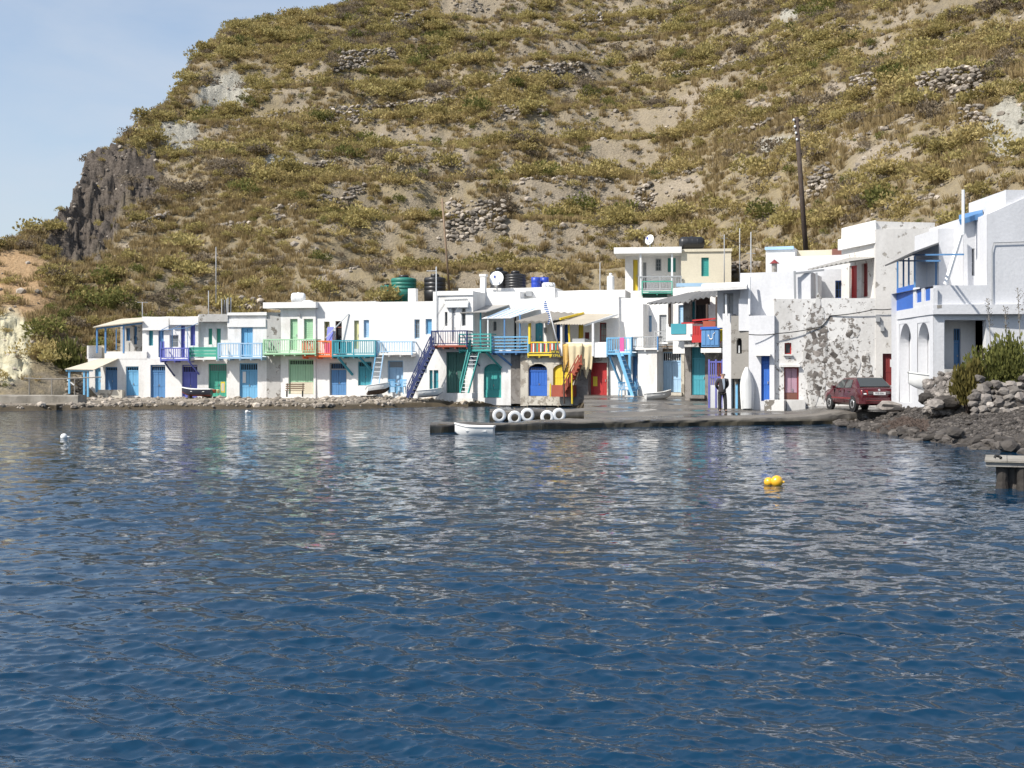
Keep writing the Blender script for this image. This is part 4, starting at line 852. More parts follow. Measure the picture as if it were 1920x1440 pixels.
m_, nt_, n_, l_, b_ = nodes_of('flag_cloth'); gg = n_.new('ShaderNodeTexCoord'); wv = n_.new('ShaderNodeTexWave'); wv.bands_direction = 'Z'; wv.inputs['Scale'].default_value = 2.6; l_.new(gg.outputs['Object'], wv.inputs['Vector']); rr_ = ramp(n_, [(0.47, (0.75, 0.76, 0.78)), (0.53, (0.04, 0.13, 0.40))]); l_.new(wv.outputs['Fac'], rr_.inputs['Fac']); l_.new(rr_.outputs['Color'], b_.inputs['Base Color']); b_.inputs['Roughness'].default_value = 0.9
mb.build('flag', m_, fp, True)

# 11 --- long upper parapet behind the tavern, roof terrace
h = House('upper_house', 'long low white upper wall with roof tanks behind the tavern', 887, YR(887) + 3.2, 1170, YR(1140) + 4.5, 650)
b = h.block(860, 541, 1040, 650, 0, 3.5, 'white_b'); b = h.block(1040, 545, 1172, 650, -0.2, 3.5, 'white_b')
h.box('air_unit', 'grey_paint', 985, 546, 997, 555, 0.02, 0.3); h.done()

# 12 --- blue stair house
h = House('blue_stair_house', 'white house with bright blue balcony and blue corner stair holding a pink towel', 1140, YR(1140, 0.2), 1232, YR(1232, 0.2), 743)
b = h.block(1140, 655, 1196, 744, 0.0, 3.2, 'white'); b.door(1186, 668, 1195, 742, 'steel_blue', leaves=1)
b = h.block(1196, 652, 1232, 744, 0.55, 3.6, 'white'); b = h.block(1155, 560, 1252, 655, -2.4, 3.5, 'white_b'); b.window(1210, 592, 1222, 622, 'sky_blue', shutters='pale_blue'); b.door(1236, 590, 1250, 640, 'grey_paint', leaves=1, fill='glass_pale')
b = h.block(1196, 570, 1206, 655, -1.4, 1.0, 'white'); bal = h.balcony(1137, 634, 1184, 661, 1.0, 'sky_blue', step=0.15); h.balcony(1184, 632, 1234, 652, 0.75, 'grey_paint', step=0.15, bw=0.03, fmat='white', post_mat='steel_blue')
tw = h.box('towel', 'pink', 1162, 633, 1170, 659, 1.01, 1.03, bal)
for p, q in (((1141, 664, 0.9), (1163, 718, 0.1)), ((1163, 664, 0.9), (1185, 722, 0.1))): h.post('brace', 'sky_blue', p, q, 0.1, bal)
h.post('post', 'sky_blue', (1181, 664, 0.95), (1181, 745, 0.95), 0.14, bal)
st = h.stair((1192, 742, 1.2), (1166, 664, 1.0), 0.5, 'sky_blue', 9, False, 'stair', 'pale_blue'); h.done()

# 13 --- house with pale blue door
h = House('blue_door_house', 'cream washed house corner with pale blue panelled door and barred fanlight', 1228, 76.3, 1283, 75.6, 738)
b = h.block(1230, 645, 1283, 738, 0, 5, 'stonewash'); b.door(1241, 660, 1277, 736, 'pale_blue', 0.2, tmat='white_paint', sill=True); h.balcony(1226, 622, 1280, 650, 0.3, 'grey_paint', 'bars', fmat='rough_stone')
h.box('lintel', 'wood', 1236, 648, 1276, 657, 0.02, 0.14); h.done()

# 14 --- red balcony house
h = House('red_balcony_house', 'dark roofed balcony house with red, white and blue balcony panels', 1282, 70.5, 1352, 69.0, 740)
b = h.block(1284, 645, 1352, 742, 0, 5, 'rough_stone'); b.door(1296, 650, 1322, 741, 'teal', 0.22, 1, fill='teal', sill=True)
b = h.block(1262, 540, 1352, 645, -0.6, 5, 'white'); b.door(1272, 572, 1283, 640, 'pale_blue', leaves=1); b.door(1294, 562, 1303, 640, 'teal', leaves=1); b.door(1303, 562, 1326, 640, 'dark', leaves=2)
h.box('stone_panel', 'rough_stone', 1281, 562, 1293, 640, -0.58, -0.3); h.box('name_board', 'dark_wood', 1305, 556, 1330, 571, 0.6, 0.68)
r = h.quad('sheet_roof', 'tin_dark', [(1212, 569, 1.6), (1292, 566, 2.2), (1353, 541, 0.6), (1290, 550, -0.6)], 0.04, None, 9, 0.05); r2 = h.quad('sheet_roof', 'tin_dark', [(1291, 562, 2.3), (1352, 553, 2.6), (1354, 541, 0.8), (1310, 549, 0.2)], 0.04, None, 6, 0.05)
for x, d, y in ((1256, 1.6, 566), (1326, 2.4, 570), (1344, 2.6, 556)): h.post('post', 'dark_wood', (x, y, d), (x, 612, d), 0.1, r)
fl = h.box('terrace', 'white', 1249, 608, 1298, 638, -0.5, 1.6); h.box('towel', 'teal', 1258, 607, 1286, 626, 1.61, 1.64, fl)
h.box('terrace', 'grey_wall', 1283, 638, 1330, 650, -0.4, 1.4)
rp_ = h.box('red_panel', 'red', 1297, 629, 1317, 642, 0.5, 2.4); 
for k in range(6): h.box('slat', 'red', 1298.5 + k * 3, 611, 1300.7 + k * 3, 629, 2.3, 2.36, rp_)
h.post('rail', 'red', (1278, 606, 2.2), (1318, 605, 2.2), 0.08, rp_); h.post('rail', 'red', (1299, 601, 2.3), (1346, 597, 2.6), 0.08, rp_); h.box('box_seat', 'brick_red', 1318, 602, 1344, 614, 2.0, 2.5, rp_)
bp = h.box('blue_panel', 'steel_blue', 1315, 616, 1348, 650, 2.9, 3.0)
for k in range(4): h.box('board', 'steel_blue', 1316 + k * 8, 618, 1323 + k * 8, 647, 3.003, 3.03, bp)
h.box('rail', 'royal_blue', 1313, 613, 1350, 617, 2.85, 3.08, bp)
mb = MB(); mb.path([h.P(1329, 628, 3.045), h.P(1330, 634, 3.045), h.P(1333, 637, 3.045), h.P(1336, 634, 3.045), h.P(1337, 627, 3.045), h.P(1341, 623, 3.045)], 0.018); mb.path([h.P(1328, 627, 3.045), h.P(1328, 631, 3.045)], 0.025); mb.path([h.P(1332, 635.5, 3.045), h.P(1336, 635.5, 3.045)], 0.03); mb.build('painted_squiggle', 'white_paint', bp)
h.box('yellow_box', 'yellow', 1348, 617, 1355, 640, 2.3, 2.7, bp); h.box('terrace', 'white', 1314, 653, 1352, 661, 0.0, 3.0)
h.post('brace', 'dark_wood', (1312, 645, 2.2), (1320, 662, 0.3), 0.14); h.post('brace', 'grey_wood', (1322, 662, 2.6), (1332, 680, 0.2), 0.12); h.post('brace', 'grey_wood', (1347, 662, 2.6), (1338, 680, 0.2), 0.12)
h.box('bucket', 'sky_blue', 1346, 602, 1355, 613, 2.2, 2.5); h.done()
# purple gate
gt = empty('gate', at(1342, 766, 61.3)); tag(gt, 'purple blue slatted gate with white lower panels behind the man', 'gate')
for k, (a_, b_, m) in enumerate(((1328, 1331, 'purple'), (1341, 1343.5, 'purple'), (1353, 1356, 'purple'))):
    mb = MB(); p = at(a_, 674, 61.3) - gt.location; q = at(b_, 766, 61.3) - gt.location; mb.box(p.x, q.x, -0.04, 0.04, q.z, p.z); mb.build('post', m, gt)
for y in (677, 706): mb = MB(); p = at(1331, y, 61.3) - gt.location; q = at(1353, y + 3, 61.3) - gt.location; mb.box(p.x, q.x, -0.03, 0.03, q.z, p.z); mb.build('rail', 'purple', gt)
for k in range(5): mb = MB(); p = at(1333 + k * 4.2, 680, 61.3) - gt.location; q = at(1334.8 + k * 4.2, 722, 61.3) - gt.location; mb.box(p.x, q.x, -0.015, 0.015, q.z, p.z); mb.build('slat', 'purple' if k < 3 else 'dark_red', gt)
for a_, b_ in ((1331.2, 1340.8), (1343.7, 1352.8)): mb = MB(); p = at(a_, 722, 61.3) - gt.location; q = at(b_, 765, 61.3) - gt.location; mb.box(p.x, q.x, -0.02, 0.02, q.z, p.z); mb.build('panel', 'white_paint', gt)

# 15 --- niche pillar and corner
h = House('niche_house', 'narrow white house with grey cement chimney breast and arched niche', 1352, 60.6, 1406, 60.0, 768)
b = h.block(1355, 588, 1371, 770, 0.0, 6, 'white_cloud_shade'); b = h.block(1371, 592, 1405, 690, 0.25, 1.5, 'cement', 'chimney_breast'); r_ = b.rect(1381, 634, 1391, 663); b.hole(r_, 0.3); b.arch(1381, 634, 1391, 663, 641); b.mat = 'cement'
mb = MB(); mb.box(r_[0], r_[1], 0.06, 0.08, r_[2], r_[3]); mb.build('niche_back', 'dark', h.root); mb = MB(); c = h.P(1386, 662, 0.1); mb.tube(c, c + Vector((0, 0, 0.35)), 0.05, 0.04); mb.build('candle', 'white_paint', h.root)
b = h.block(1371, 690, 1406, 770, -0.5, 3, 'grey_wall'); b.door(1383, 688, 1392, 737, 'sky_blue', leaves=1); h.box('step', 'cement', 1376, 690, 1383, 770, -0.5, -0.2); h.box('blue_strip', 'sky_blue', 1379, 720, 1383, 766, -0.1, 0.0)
b = h.block(1345, 536, 1398, 594, -0.8, 5, 'white_cloud_shade'); b.door(1357, 550, 1375, 590, 'grey_paint', leaves=2); b.window(1392, 540, 1397, 578, 'royal_blue', shutters='royal_blue')
h.quad('flat_roof', 'white', [(1314, 541, 0.9), (1400, 536, 0.9), (1402, 528, -1.5), (1316, 532, -1.5)], 0.14); h.post('post', 'white_paint', (1361, 552, 0.3), (1362, 592, 0.3), 0.09); h.done()

# 16 --- blue door corner
h = House('white_corner_house', 'tall rounded white house with narrow bright blue door and stovepipe hat chimney', 1406, 59.4, 1452, 59.0, 770)
b = h.block(1404, 592, 1452, 770, 0.0, 5, 'white_cloud_shade'); b.door(1427, 667, 1443, 752, 'royal_blue', 0.12, 1, fill='royal_blue')
b = h.block(1388, 512, 1520, 594, -0.8, 4.0, 'white_cloud_shade'); b = h.block(1385, 560, 1404, 600, -0.3, 1, 'white_cloud_shade')
h.box('door_hood', 'white', 1415, 664, 1444, 667, 0.0, 0.35); h.box('bench_block', 'white_old', 1433, 750, 1470, 772, 0.1, 0.9)
pc = h.P(1452, 512, -1.8); mb = MB(); mb.tube(pc, pc + Vector((0, 0, 0.45)), 0.13, 0.13, 12); mb.build('chimney', 'cement', h.root); mb = MB(); mb.lathe([(0.24, 0.45), (0.02, 0.64)], pc, 12); mb.build('chimney_hat', 'dark_red', h.root)
h.post('drain_pipe', 'white_paint', (1405, 520, -0.3), (1405, 590, 0.0), 0.12, None, True); h.done()
h = House('back_house', 'low white flat roofed back house with pale blue trimmed parapet', 1430, 66.0, 1600, 64.5, 560)
b = h.block(1436, 466, 1490, 560, 0.0, 4, 'white_b'); b = h.block(1440, 482, 1600, 560, 0.6, 3, 'white_cloud_shade'); b = h.block(1490, 470, 1570, 530, -1.0, 3, 'cream')
h.box('parapet', 'pale_blue', 1434, 463, 1488, 467, 0.0, 0.12); b = h.block(1560, 467, 1585, 500, -0.6, 2, 'rust_brown', 'store'); h.done()

# 17 --- peeling building
h = House('peeling_house', 'old house of flaking lime wash over masonry beside the red car', 1450, 59.2, 1682, 58.6, 768)
b = h.block(1452, 560, 1642, 770, 0.0, 5.5, 'peeling'); b.window(1471, 643, 1484, 664, 'red', 'glass', (1, 1)); b.door(1470, 688, 1498, 769, 'lilac', 0.0, 2, frame='dark_red', lower=('rust_brown', 0.42))
PEEL = b
h.box('lintel', 'white', 1463, 684, 1500, 688, 0.0, 0.18); h.box('bench_block', 'white_old', 1475, 750, 1510, 770, 0.05, 0.7); h.box('sill', 'white', 1469, 664, 1486, 667, 0.0, 0.12)
b = h.block(1642, 430, 1770, 770, 0.03, 6, 'peel_light', 'tower_wall'); b.door(1655, 663, 1683, 723, 'dark_red', leaves=1); h.box('notice', 'white_paint', 1669, 674, 1679, 688, -0.11, -0.08); h.box('meter_box', 'grey_paint', 1643, 592, 1650, 603, 0.03, 0.2); h.box('wall_lamp', 'grey_paint', 1652, 610, 1658, 621, 0.03, 0.2)
h.post('post', 'grey_paint', (1490, 508, -0.1), (1491, 562, -0.1), 0.1); h.post('post', 'grey_paint', (1531, 511, -0.2), (1532, 560, -0.2), 0.09); h.post('beam', 'grey_paint', (1489, 513, -0.1), (1545, 506, -0.3), 0.09)
h.done()
H17 = h
h = House('upper_peeling_house', 'upper storey with red doors under a lean-to above the flaking wall', 1578, 62.6, 1641, 59.15, 560)
b = h.block(1578, 430, 1641, 562, 0, 3, 'peel_light'); b.door(1593, 499, 1607, 559, 'red', leaves=1); b.door(1616, 494, 1627, 556, 'dark_red', leaves=1)
h.box('cornice', 'white', 1571, 449, 1641, 455, 0.0, 0.2); h.box('parapet', 'white', 1578, 428, 1641, 450, 0.01, 0.06); h.done()
b = House('terrace_wing', 'small set back terrace wing with a blue framed window', 1500, 63.2, 1582, 63.0, 562); b1 = b.block(1500, 505, 1582, 562, 0, 1.5, 'white_cloud_shade'); b1.window(1566, 526, 1580, 560, 'royal_blue', 'glass', (2, 2)); b.done()
lt = H17.quad('lean_to_roof', 'tin', [(1514, 505, -1.2), (1592, 490, 0.1), (1641, 483, -0.3), (1600, 482, -3.0)], 0.04, None, 9, 0.03)

# 18 --- right hand house with arches
h = House('arcade_house', 'white house with two tall arches, blue parapet panels and deep porch', 1750, 48.0, 1925, 48.0, 745)  # white walls, cloud shade put into their wash colour
b = h.block(1750, 535, 1850.5, 752, 0.0, 5.3, 'white_cloud_shade', drop=1.0, left=False); b.op.append((*b.rect(1771, 600, 1849, 692), 0.35)); h.block(1850.5, 402, 1990, 752, 0.0, 6, 'white_cloud_shade', 'tall_wall', 1.0)
h2 = h.block(1768, 594, 1852, 694, -1.2, 0.3, 'white_cloud_shade', 'porch_back', 0.05); h2.door(1788, 616, 1801, 691, 'steel_blue', 0.3, 1, fill='glass', frame='steel_blue'); h2.window(1830, 614, 1844, 662, 'steel_blue', 'glass', (1, 3)); h.box('porch_floor', 'grey_wall', 1772, 692, 1851, 700, -1.2, 0.12)
b3 = h.block(1806, 408, 1852, 540, -1.2, 4, 'white_cloud_shade', 'upper_wall', 0.3); b3.window(1837, 460, 1845, 508, 'sky_blue', 'glass', (1, 2), 'sky_blue'); b3.window(1822, 466, 1827, 517, 'white_paint', 'glass', (1, 2))
h.box('roof_step', 'white_cloud_shade', 1886, 356, 1990, 404, -4.0, -0.1); h.quad('roof_edge', 'steel_blue', [(1798, 412, -0.9), (1842, 399, -0.9), (1842, 393, -2.5), (1798, 403, -2.5)], 0.2)
mb = MB(); a_ = h.P(1850.5, 402.5, 0.0); c_ = h.P(1990, 340, 0.0); mb.prism([(a_.x, a_.z), (c_.x, a_.z), (c_.x, c_.z)], -0.004, 5.0); mb.build('gable', 'white_cloud_shade', h.root)
b4 = h.block(1760, 428, 1806, 542, -2.2, 3, 'white_cloud_shade', 'stair_wall', 0.3)
h.box('conduit', 'cement', 1752, 580, 1850, 582, 0.0, 0.05); h.box('lamp', 'cement', 1757, 572, 1766, 578, 0.0, 0.2); h.post('flue', 'white_paint', (1806, 440, -0.6), (1806, 356, -0.6), 0.12, None, True); h.post('leaning_plank', 'white_paint', (1773, 533, -0.3), (1803, 436, -0.9), 0.12)
for k, p in enumerate([[(1860, 580), (1860, 470), (1863, 455), (1925, 453)]]): mb = MB(); mb.path([h.P(x, y, 0.08) for x, y in p], 0.02); mb.build('cable', 'grey_paint', h.root)
h.done()
AH = h
h = House('arcade_wing', 'arched seaward front', 1681, 53.4, 1749.6, 48.02, 762); ar = h.root
b = h.block(1681, 585, 1750, 768, 0.0, 0.4, 'white_cloud_shade', 'arcade', 0.8)
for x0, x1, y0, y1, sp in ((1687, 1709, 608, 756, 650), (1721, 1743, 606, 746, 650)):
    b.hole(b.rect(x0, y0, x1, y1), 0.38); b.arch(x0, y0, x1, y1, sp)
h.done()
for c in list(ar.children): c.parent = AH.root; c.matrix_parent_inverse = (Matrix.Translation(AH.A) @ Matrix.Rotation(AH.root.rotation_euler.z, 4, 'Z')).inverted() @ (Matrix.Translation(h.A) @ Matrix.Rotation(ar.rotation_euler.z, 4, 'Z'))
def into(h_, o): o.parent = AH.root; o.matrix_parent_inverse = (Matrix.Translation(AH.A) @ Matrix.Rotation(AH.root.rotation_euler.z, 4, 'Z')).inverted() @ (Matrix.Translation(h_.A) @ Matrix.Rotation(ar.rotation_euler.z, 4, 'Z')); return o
into(h, h.box('back_wall', 'white_cloud_shade', 1690, 580, 1750, 760, -3.4, -3.2)); into(h, h.box('terrace_floor', 'white_cloud_shade', 1681, 583, 1750, 589, -3.3, 0.05))
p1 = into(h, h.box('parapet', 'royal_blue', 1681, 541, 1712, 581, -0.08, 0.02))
for x0, x1, y0, y1 in ((1712, 1717, 540, 590), (1727.5, 1733, 541, 590), (1744, 1750, 541, 590)): into(h, h.box('parapet', 'white_cloud_shade', x0, y0, x1, y1, -0.12, 0.04))
for x0, x1, y0, y1 in ((1717, 1727.5, 545, 568), (1733, 1744, 543, 565)): into(h, h.box('parapet_panel', 'royal_blue', x0, y0, x1, y1, -0.06, -0.02)); into(h, h.box('parapet', 'white_cloud_shade', x0, y1, x1, y1 + 22, -0.12, 0.03))
pr = into(h, h.quad('pergola_roof', 'tin_dark', [(1659, 497, 0.7), (1712, 472, 0.7), (1805, 438, -2.4), (1803, 440, -3.0)], 0.06))
for a_, q in (((1683, 488, 0.0), (1683, 542, 0.0)), ((1694, 486, 0.0), (1694, 541, 0.0)), ((1704, 483, 0.0), (1704, 541, 0.0)), ((1715, 480, 0.0), (1715, 540, 0.0)), ((1681, 489, 0), (1762, 489, 0)), ((1712, 478, 0), (1806, 477, 0)), ((1722, 494, -0.8), (1722, 540, -0.8)), ((1739, 492, -0.8), (1739, 540, -0.8)), ((1755, 489, -0.8), (1755, 540, -0.8)), ((1722, 494, -0.8), (1805, 452, -2.0)), ((1740, 492, -0.8), (1822, 437, -2.0))): into(h, h.post('pergola_bar', 'steel_blue', a_, q, 0.06))
bpy.data.objects.remove(ar)

# 19 --- cream upper house
h = House('cream_house', 'cream flat roofed house with railed veranda standing above the village', 1172, 88.0, 1372, 87.0, 540)
b = h.block(1277, 470, 1371, 560, 0.0, 5, 'cream'); b.window(1315, 483, 1329, 518, 'teal_green', shutters='teal_green')
b = h.block(1172, 470, 1277, 560, -2.2, 3, 'white_b'); b.window(1229, 485, 1240, 508, 'grey_paint', 'glass', (2, 3)); b.door(1187, 487, 1196, 545, 'yellow', leaves=1); b.door(1206, 492, 1212, 545, 'grey_paint', leaves=1); b.window(1252, 484, 1267, 510, 'teal_green', shutters='teal_green')
h.box('roof_slab', 'white_b', 1151, 464, 1278, 474, -4.0, 0.35); h.box('roof_slab', 'cream', 1277.5, 467, 1373, 471, -4, 0.1)
for x in (1201, 1260): h.post('post', 'white_paint', (x, 474, 0.1), (x, 548, 0.1), 0.13)
h.balcony(1197, 519, 1278, 544, 0.2, 'grey_paint', step=0.2, fmat='white', bw=0.03, sides=False); b = h.block(1195, 545, 1350, 590, 0.9, 3, 'white_b'); h.box('band', 'pale_blue', 1268, 531, 1345, 537, 0.9, 1.0); h.box('green_panel', 'dark_green', 1205, 549, 1251, 558, 0.9, 0.96)
h.balcony(1203, 528, 1261, 549, 1.4, 'sea_green', 'none', sides=False, slab=0.04); h.done()
# ------------------------------------------------------------------ boats
def boat(name, label, L, W, D, loc, rz, hull='boat_white', bottom='boat_white', rim='boat_white', inside='boat_white', tilt=(0, 0), band=0.35, transom=True, seats=2):
    """open boat: x forward, hull lofted from sections; stern at -L/2"""
    root = empty(name, loc, rz); root.rotation_euler = (tilt[0], tilt[1], rz); tag(root, label, 'boat'); n1, m_ = 14, 8
    def sec(t, k, off=0.0):
        w = W / 2 * (0.80 + 0.2 * math.sin(min(1, t * 1.6) * math.pi / 2)) * (1 - max(0, (t - 0.45) / 0.55) ** 2.2) + 0.02; sheer = D * (1 + 0.28 * max(0, (t - 0.4) / 0.6) ** 2); keel = D * 0.55 * max(0, (t - 0.62) / 0.38) ** 2.2
        a = k / m_; y = w * math.sin(a * math.pi / 2) ** 0.62; z = keel + (sheer - keel) * (1 - math.cos(a * math.pi / 2)) ** 0.85 if a > 0 else keel
        sc = max(0.0, 1 - off / max(w, 0.03)); return Vector(((t - 0.5) * L - (off if t > 0.9 else -off if t < 0.05 else 0), y * sc, z + off * (0.7 if a < 0.9 else 0)))
    def shell(off, k0, k1, nm, mat, par):
        mb = MB()
        for sg in (-1, 1):
            V = []
            for i in range(n1 + 1):
                for k in range(k0, k1 + 1): p = sec(i / n1, k, off); V.append((p.x, sg * p.y, p.z))
            q = k1 - k0 + 1; mb.add(V, [(i * q + k, i * q + k + 1, (i + 1) * q + k + 1, (i + 1) * q + k) for i in range(n1) for k in range(q - 1)])
        V = [sec(0, k, off) for k in range(k0, k1 + 1)]; q = len(V); mb.add([(p.x, -p.y, p.z) for p in V] + [(p.x, p.y, p.z) for p in V], [(k, k + 1, q + k + 1, q + k) for k in range(q - 1)])
        o = mb.build(nm, mat, par, True); return o
    kb = max(1, round(m_ * band)); hl = shell(0, kb, m_, 'hull', hull, root); shell(0, 0, kb, 'hull_bottom', bottom, root); shell(0.045, 0, m_, 'lining', inside, root)
    for sg in (-1, 1):
        mb = MB(); pts = [sec(i / n1, m_) for i in range(n1 + 1)]; mb.path([(p.x, sg * p.y, p.z) for p in pts], 0.035); mb.build('gunwale', rim, root)
    a = sec(0, m_); mb = MB(); mb.bar((a.x, -a.y, a.z), (a.x, a.y, a.z), 0.06); mb.build('transom_rail', rim, root)
    for q in range(seats):
        t = 0.25 + 0.36 * q; p = sec(t, m_ - 1); mb = MB(); mb.box(p.x - 0.11, p.x + 0.11, -p.y * 0.97, p.y * 0.97, p.z - 0.09, p.z - 0.05); mb.build('thwart', rim, root)
    return root
YB0 = YR(700)
boat('rowing_boat', 'white open rowing boat floating in front of the stone jetty', 1.42, 0.78, 0.42, at(889, 821, 45.8) + Vector((0, 0.3, -0.03)), R(174), seats=2, band=0.2)
b = boat('fishing_boat', 'black hulled boat with white rim standing before the violet door', 1.95, 0.9, 0.46, at(369, 743, 83.3), R(178), 'boat_navy', 'boat_red', 'boat_white', 'wood', band=0.4)
for dx in (-0.5, 0.45): mb = MB(); mb.box(dx - 0.06, dx + 0.06, -0.35, 0.35, -0.16, 0.03); mb.build('cradle', 'dark_wood', b)
boat('dinghy', 'white dinghy with dark brown bottom drawn up under the ladder', 1.5, 0.85, 0.5, at(711, 738, 80.6), R(20), 'boat_white', 'dark_wood', tilt=(R(-18), R(-6)), band=0.55)
boat('dinghy', 'white dinghy with blue keel lying beside the navy stair', 1.6, 0.75, 0.42, at(807, 744, 80.0), R(12), 'boat_white', 'boat_blue', tilt=(R(-6), R(-4)), band=0.3)
boat('dinghy', 'small plain white dinghy below the pale blue panelled door', 1.5, 0.65, 0.38, at(1235, 749, 71.8), R(10), tilt=(R(-4), R(-4)), band=0.3)
b = boat('dinghy', 'white dinghy stood upright against the niche house wall', 1.95, 0.56, 0.30, at(1403, 768, 58.9) + Vector((0, 0, 1.02)), 0, 'boat_grey', 'boat_grey', 'boat_white')
M3 = Matrix(((0.02, 1, 0), (0.10, 0, 0.995), (0.995, 0, -0.10))); b.rotation_mode = 'QUATERNION'; b.rotation_quaternion = M3.to_quaternion()
boat('clinker_boat', 'white boat bow poking out from under the second arch', 3.0, 1.2, 0.6, at(1737, 741, 49.6) + Vector((0.7, 0, 0.12)), R(190), band=0.1)

# ------------------------------------------------------------------ tyres on the jetty
def tyre_mesh():
    mb = MB(); mb.lathe([(0.17, -0.07), (0.26, -0.085), (0.305, -0.05), (0.315, 0), (0.305, 0.05), (0.26, 0.085), (0.17, 0.07), (0.165, 0.0), (0.17, -0.07)], n=28, axis='y'); mb.f = mb.f[:-2]; return mb.mesh('fender_tyre', 'white_paint', True)
tm = tyre_mesh(); mbi = MB(); mbi.lathe([(0.172, -0.055), (0.2, -0.05), (0.2, 0.05), (0.172, 0.055)], n=24, axis='y'); mbi.f = mbi.f[:-2]; ti = mbi.mesh('tyre_bead', 'tyre', True)
for k, (px, py, w) in enumerate(((936, 779, 'leftmost, hanging high at the end of the jetty'), (965, 783, 'second from the end, hanging low'), (989, 778, 'in the middle of the five, hanging high'), (1026, 782, 'fourth from the end, hanging low'), (1048, 778, 'rightmost of the five, hanging high'))):
    Y = 57.45 + k * 0.10; o = link('fender_tyre', tm, None, at(px, py, Y)); o.rotation_euler = (R(random.uniform(-6, 2)), 0, R(9 + random.uniform(-4, 4))); tag(o, 'white painted fender tyre ' + w, 'tyre', 'fender tyres on the jetty'); link('bead', ti, o)
    mb = MB(); mb.path([(0, 0, 0.28), (0.01, 0.05, 0.4), (0.0, 0.3, 0.42)], 0.012); mb.build('rope', 'rope', o)

# ------------------------------------------------------------------ buoys
bu = empty('mooring_buoy', at(1452, 911, 26.2)); tag(bu, 'pair of yellow mooring floats on the open water', 'buoy')
def ball(r): return [(r * math.sin(t) + 1e-4, -r * math.cos(t)) for t in np.linspace(0, math.pi, 13)]
for dx, dy, z, r in ((0.05, 0, 0.09, 0.125), (-0.10, 0.08, 0.07, 0.10)):
    mb = MB(); mb.lathe(ball(r), (dx, dy, z), 20); f_ = mb.build('float', 'buoy', bu, True); mb = MB(); mb.tube((dx + r * 0.75, dy - r * 0.3, z), (dx + r * 1.15, dy - r * 0.5, z - 0.01), 0.03, 0.02); mb.build('eye', 'buoy', f_)
for px, py, lb in ((120, 822, 'small white float drifting at the left of the bay'), (463, 774, 'small white float close to the shore rocks')):
    Y = CH * F / (py - HY); mb = MB(); mb.lathe(ball(0.12 if py > 800 else 0.1), (0, 0, 0.05), 14); mb.tube((0.08, 0, 0.06), (0.2, 0, 0.04), 0.03); o = mb.build('float', 'boat_white', None, True, at(px, py, Y)); tag(o, lb, 'buoy')

# ------------------------------------------------------------------ small concrete jetty at the right edge
jt = empty('landing_stage', at(1890, 915, 25.2) * 1.0); jt.location.z = 0; jt.rotation_euler = (0, 0, R(-21)); tag(jt, 'small concrete landing stage on dark piles at the right edge', 'jetty'); jy = 25.2
def jx(px): return wx(px, jy) - jt.location.x
zt = CH - (863 - HY) / F * jy; zb_ = CH - (880 - HY) / F * jy
mb = MB(); mb.box(jx(1851), jx(2080), -0.05, 1.6, zb_ + 0.05, zt - 0.045); mb.build('deck_beam', 'cement', jt)
for k in range(6): mb = MB(); mb.box(jx(1849) + k * 0.42, jx(1849) + k * 0.42 + 0.41, -0.10, 1.65, zt - 0.04, zt + random.uniform(-0.008, 0.01)); mb.build('deck_slab', 'concrete', jt)
for px, y in ((1880, 0.15), (1900, 0.35), (1916, 0.1), (1884, 1.3), (1912, 1.35), (1990, 0.2)):
    mb = MB(); mb.lathe([(0.13, -0.6), (0.135, 0.0), (0.11, 0.15), (0.12, zb_ + 0.05)], (jx(px), y, 0), 12); mb.build('pile', 'beach_stone', jt)
mb = MB(); mb.path([(jx(1866), 0.3, zt + 0.02), (jx(1868), 0.3, zt + 0.06), (jx(1874), 0.35, zt + 0.05), (jx(1878), 0.3, zt + 0.02)], 0.03); mb.build('mooring_cleat', 'dark', jt)

# ------------------------------------------------------------------ roof tanks, barrels, dishes, poles
def tank(name, label, px0, px1, ytop, ybot, Y, mat, cat='water tank', ribs=3, cap=True):
    c = at((px0 + px1) / 2, ybot, Y); r = (px1 - px0) / 2 / F * Y; H_ = (ybot - ytop) / F * Y; root = empty(name, c); tag(root, label, cat); hb = H_ * (0.84 if cap else 1.0); prof = [(r * 0.97, -0.6), (r, 0.02)]
    for k in range(ribs): z = hb * (k + 1) / (ribs + 1.3); prof += [(r, z - 0.05), (r * 0.965, z - 0.025), (r * 0.965, z + 0.025), (r, z + 0.05)]
    prof += [(r, hb * 0.9), (r * 0.93, hb * 0.97), (r * 0.55, hb * 1.02)] if cap else [(r, hb)]
    mb = MB(); mb.lathe(prof, (0, 0, 0), 26); mb.build('shell', mat, root, True)
    if cap: mb = MB(); mb.lathe([(r * 0.4, hb * 1.0), (r * 0.4, H_ * 0.97), (r * 0.3, H_)], (0, 0, 0), 18); mb.build('lid', mat if mat != 'green_plastic' else 'black_plastic', root, True)
    return root
tank('water_tank', 'small green water tank half hidden in the scrub', 713, 737, 532, 552, 90.5, 'green_plastic'); tank('water_tank', 'large green water tank with dark top behind the plain house', 733, 781, 516, 550, 91.0, 'green_plastic')
tank('water_tank', 'black water tank behind the lamp pole of the stair house', 795, 836, 514, 552, 90.5, 'black_plastic'); tank('water_tank', 'black roof tank standing behind the white dish', 919, 954, 502, 545, 84.6, 'black_plastic'); tank('water_tank', 'black ribbed roof tank right of the white dish', 946, 987, 508, 545, 84.2, 'black_plastic', ribs=5)
tank('barrel', 'left one of two blue barrels on the tavern roof', 996, 1013, 520, 546, 84, 'blue_plastic', 'barrel', 2, False); tank('barrel', 'right one of two blue barrels on the tavern roof', 1013, 1029, 520, 546, 84.5, 'blue_plastic', 'barrel', 2, False)
tank('water_tank', 'slim white water cylinder on the roof left of the cream house', 1138, 1152, 512, 545, 84.5, 'white_paint', ribs=0)
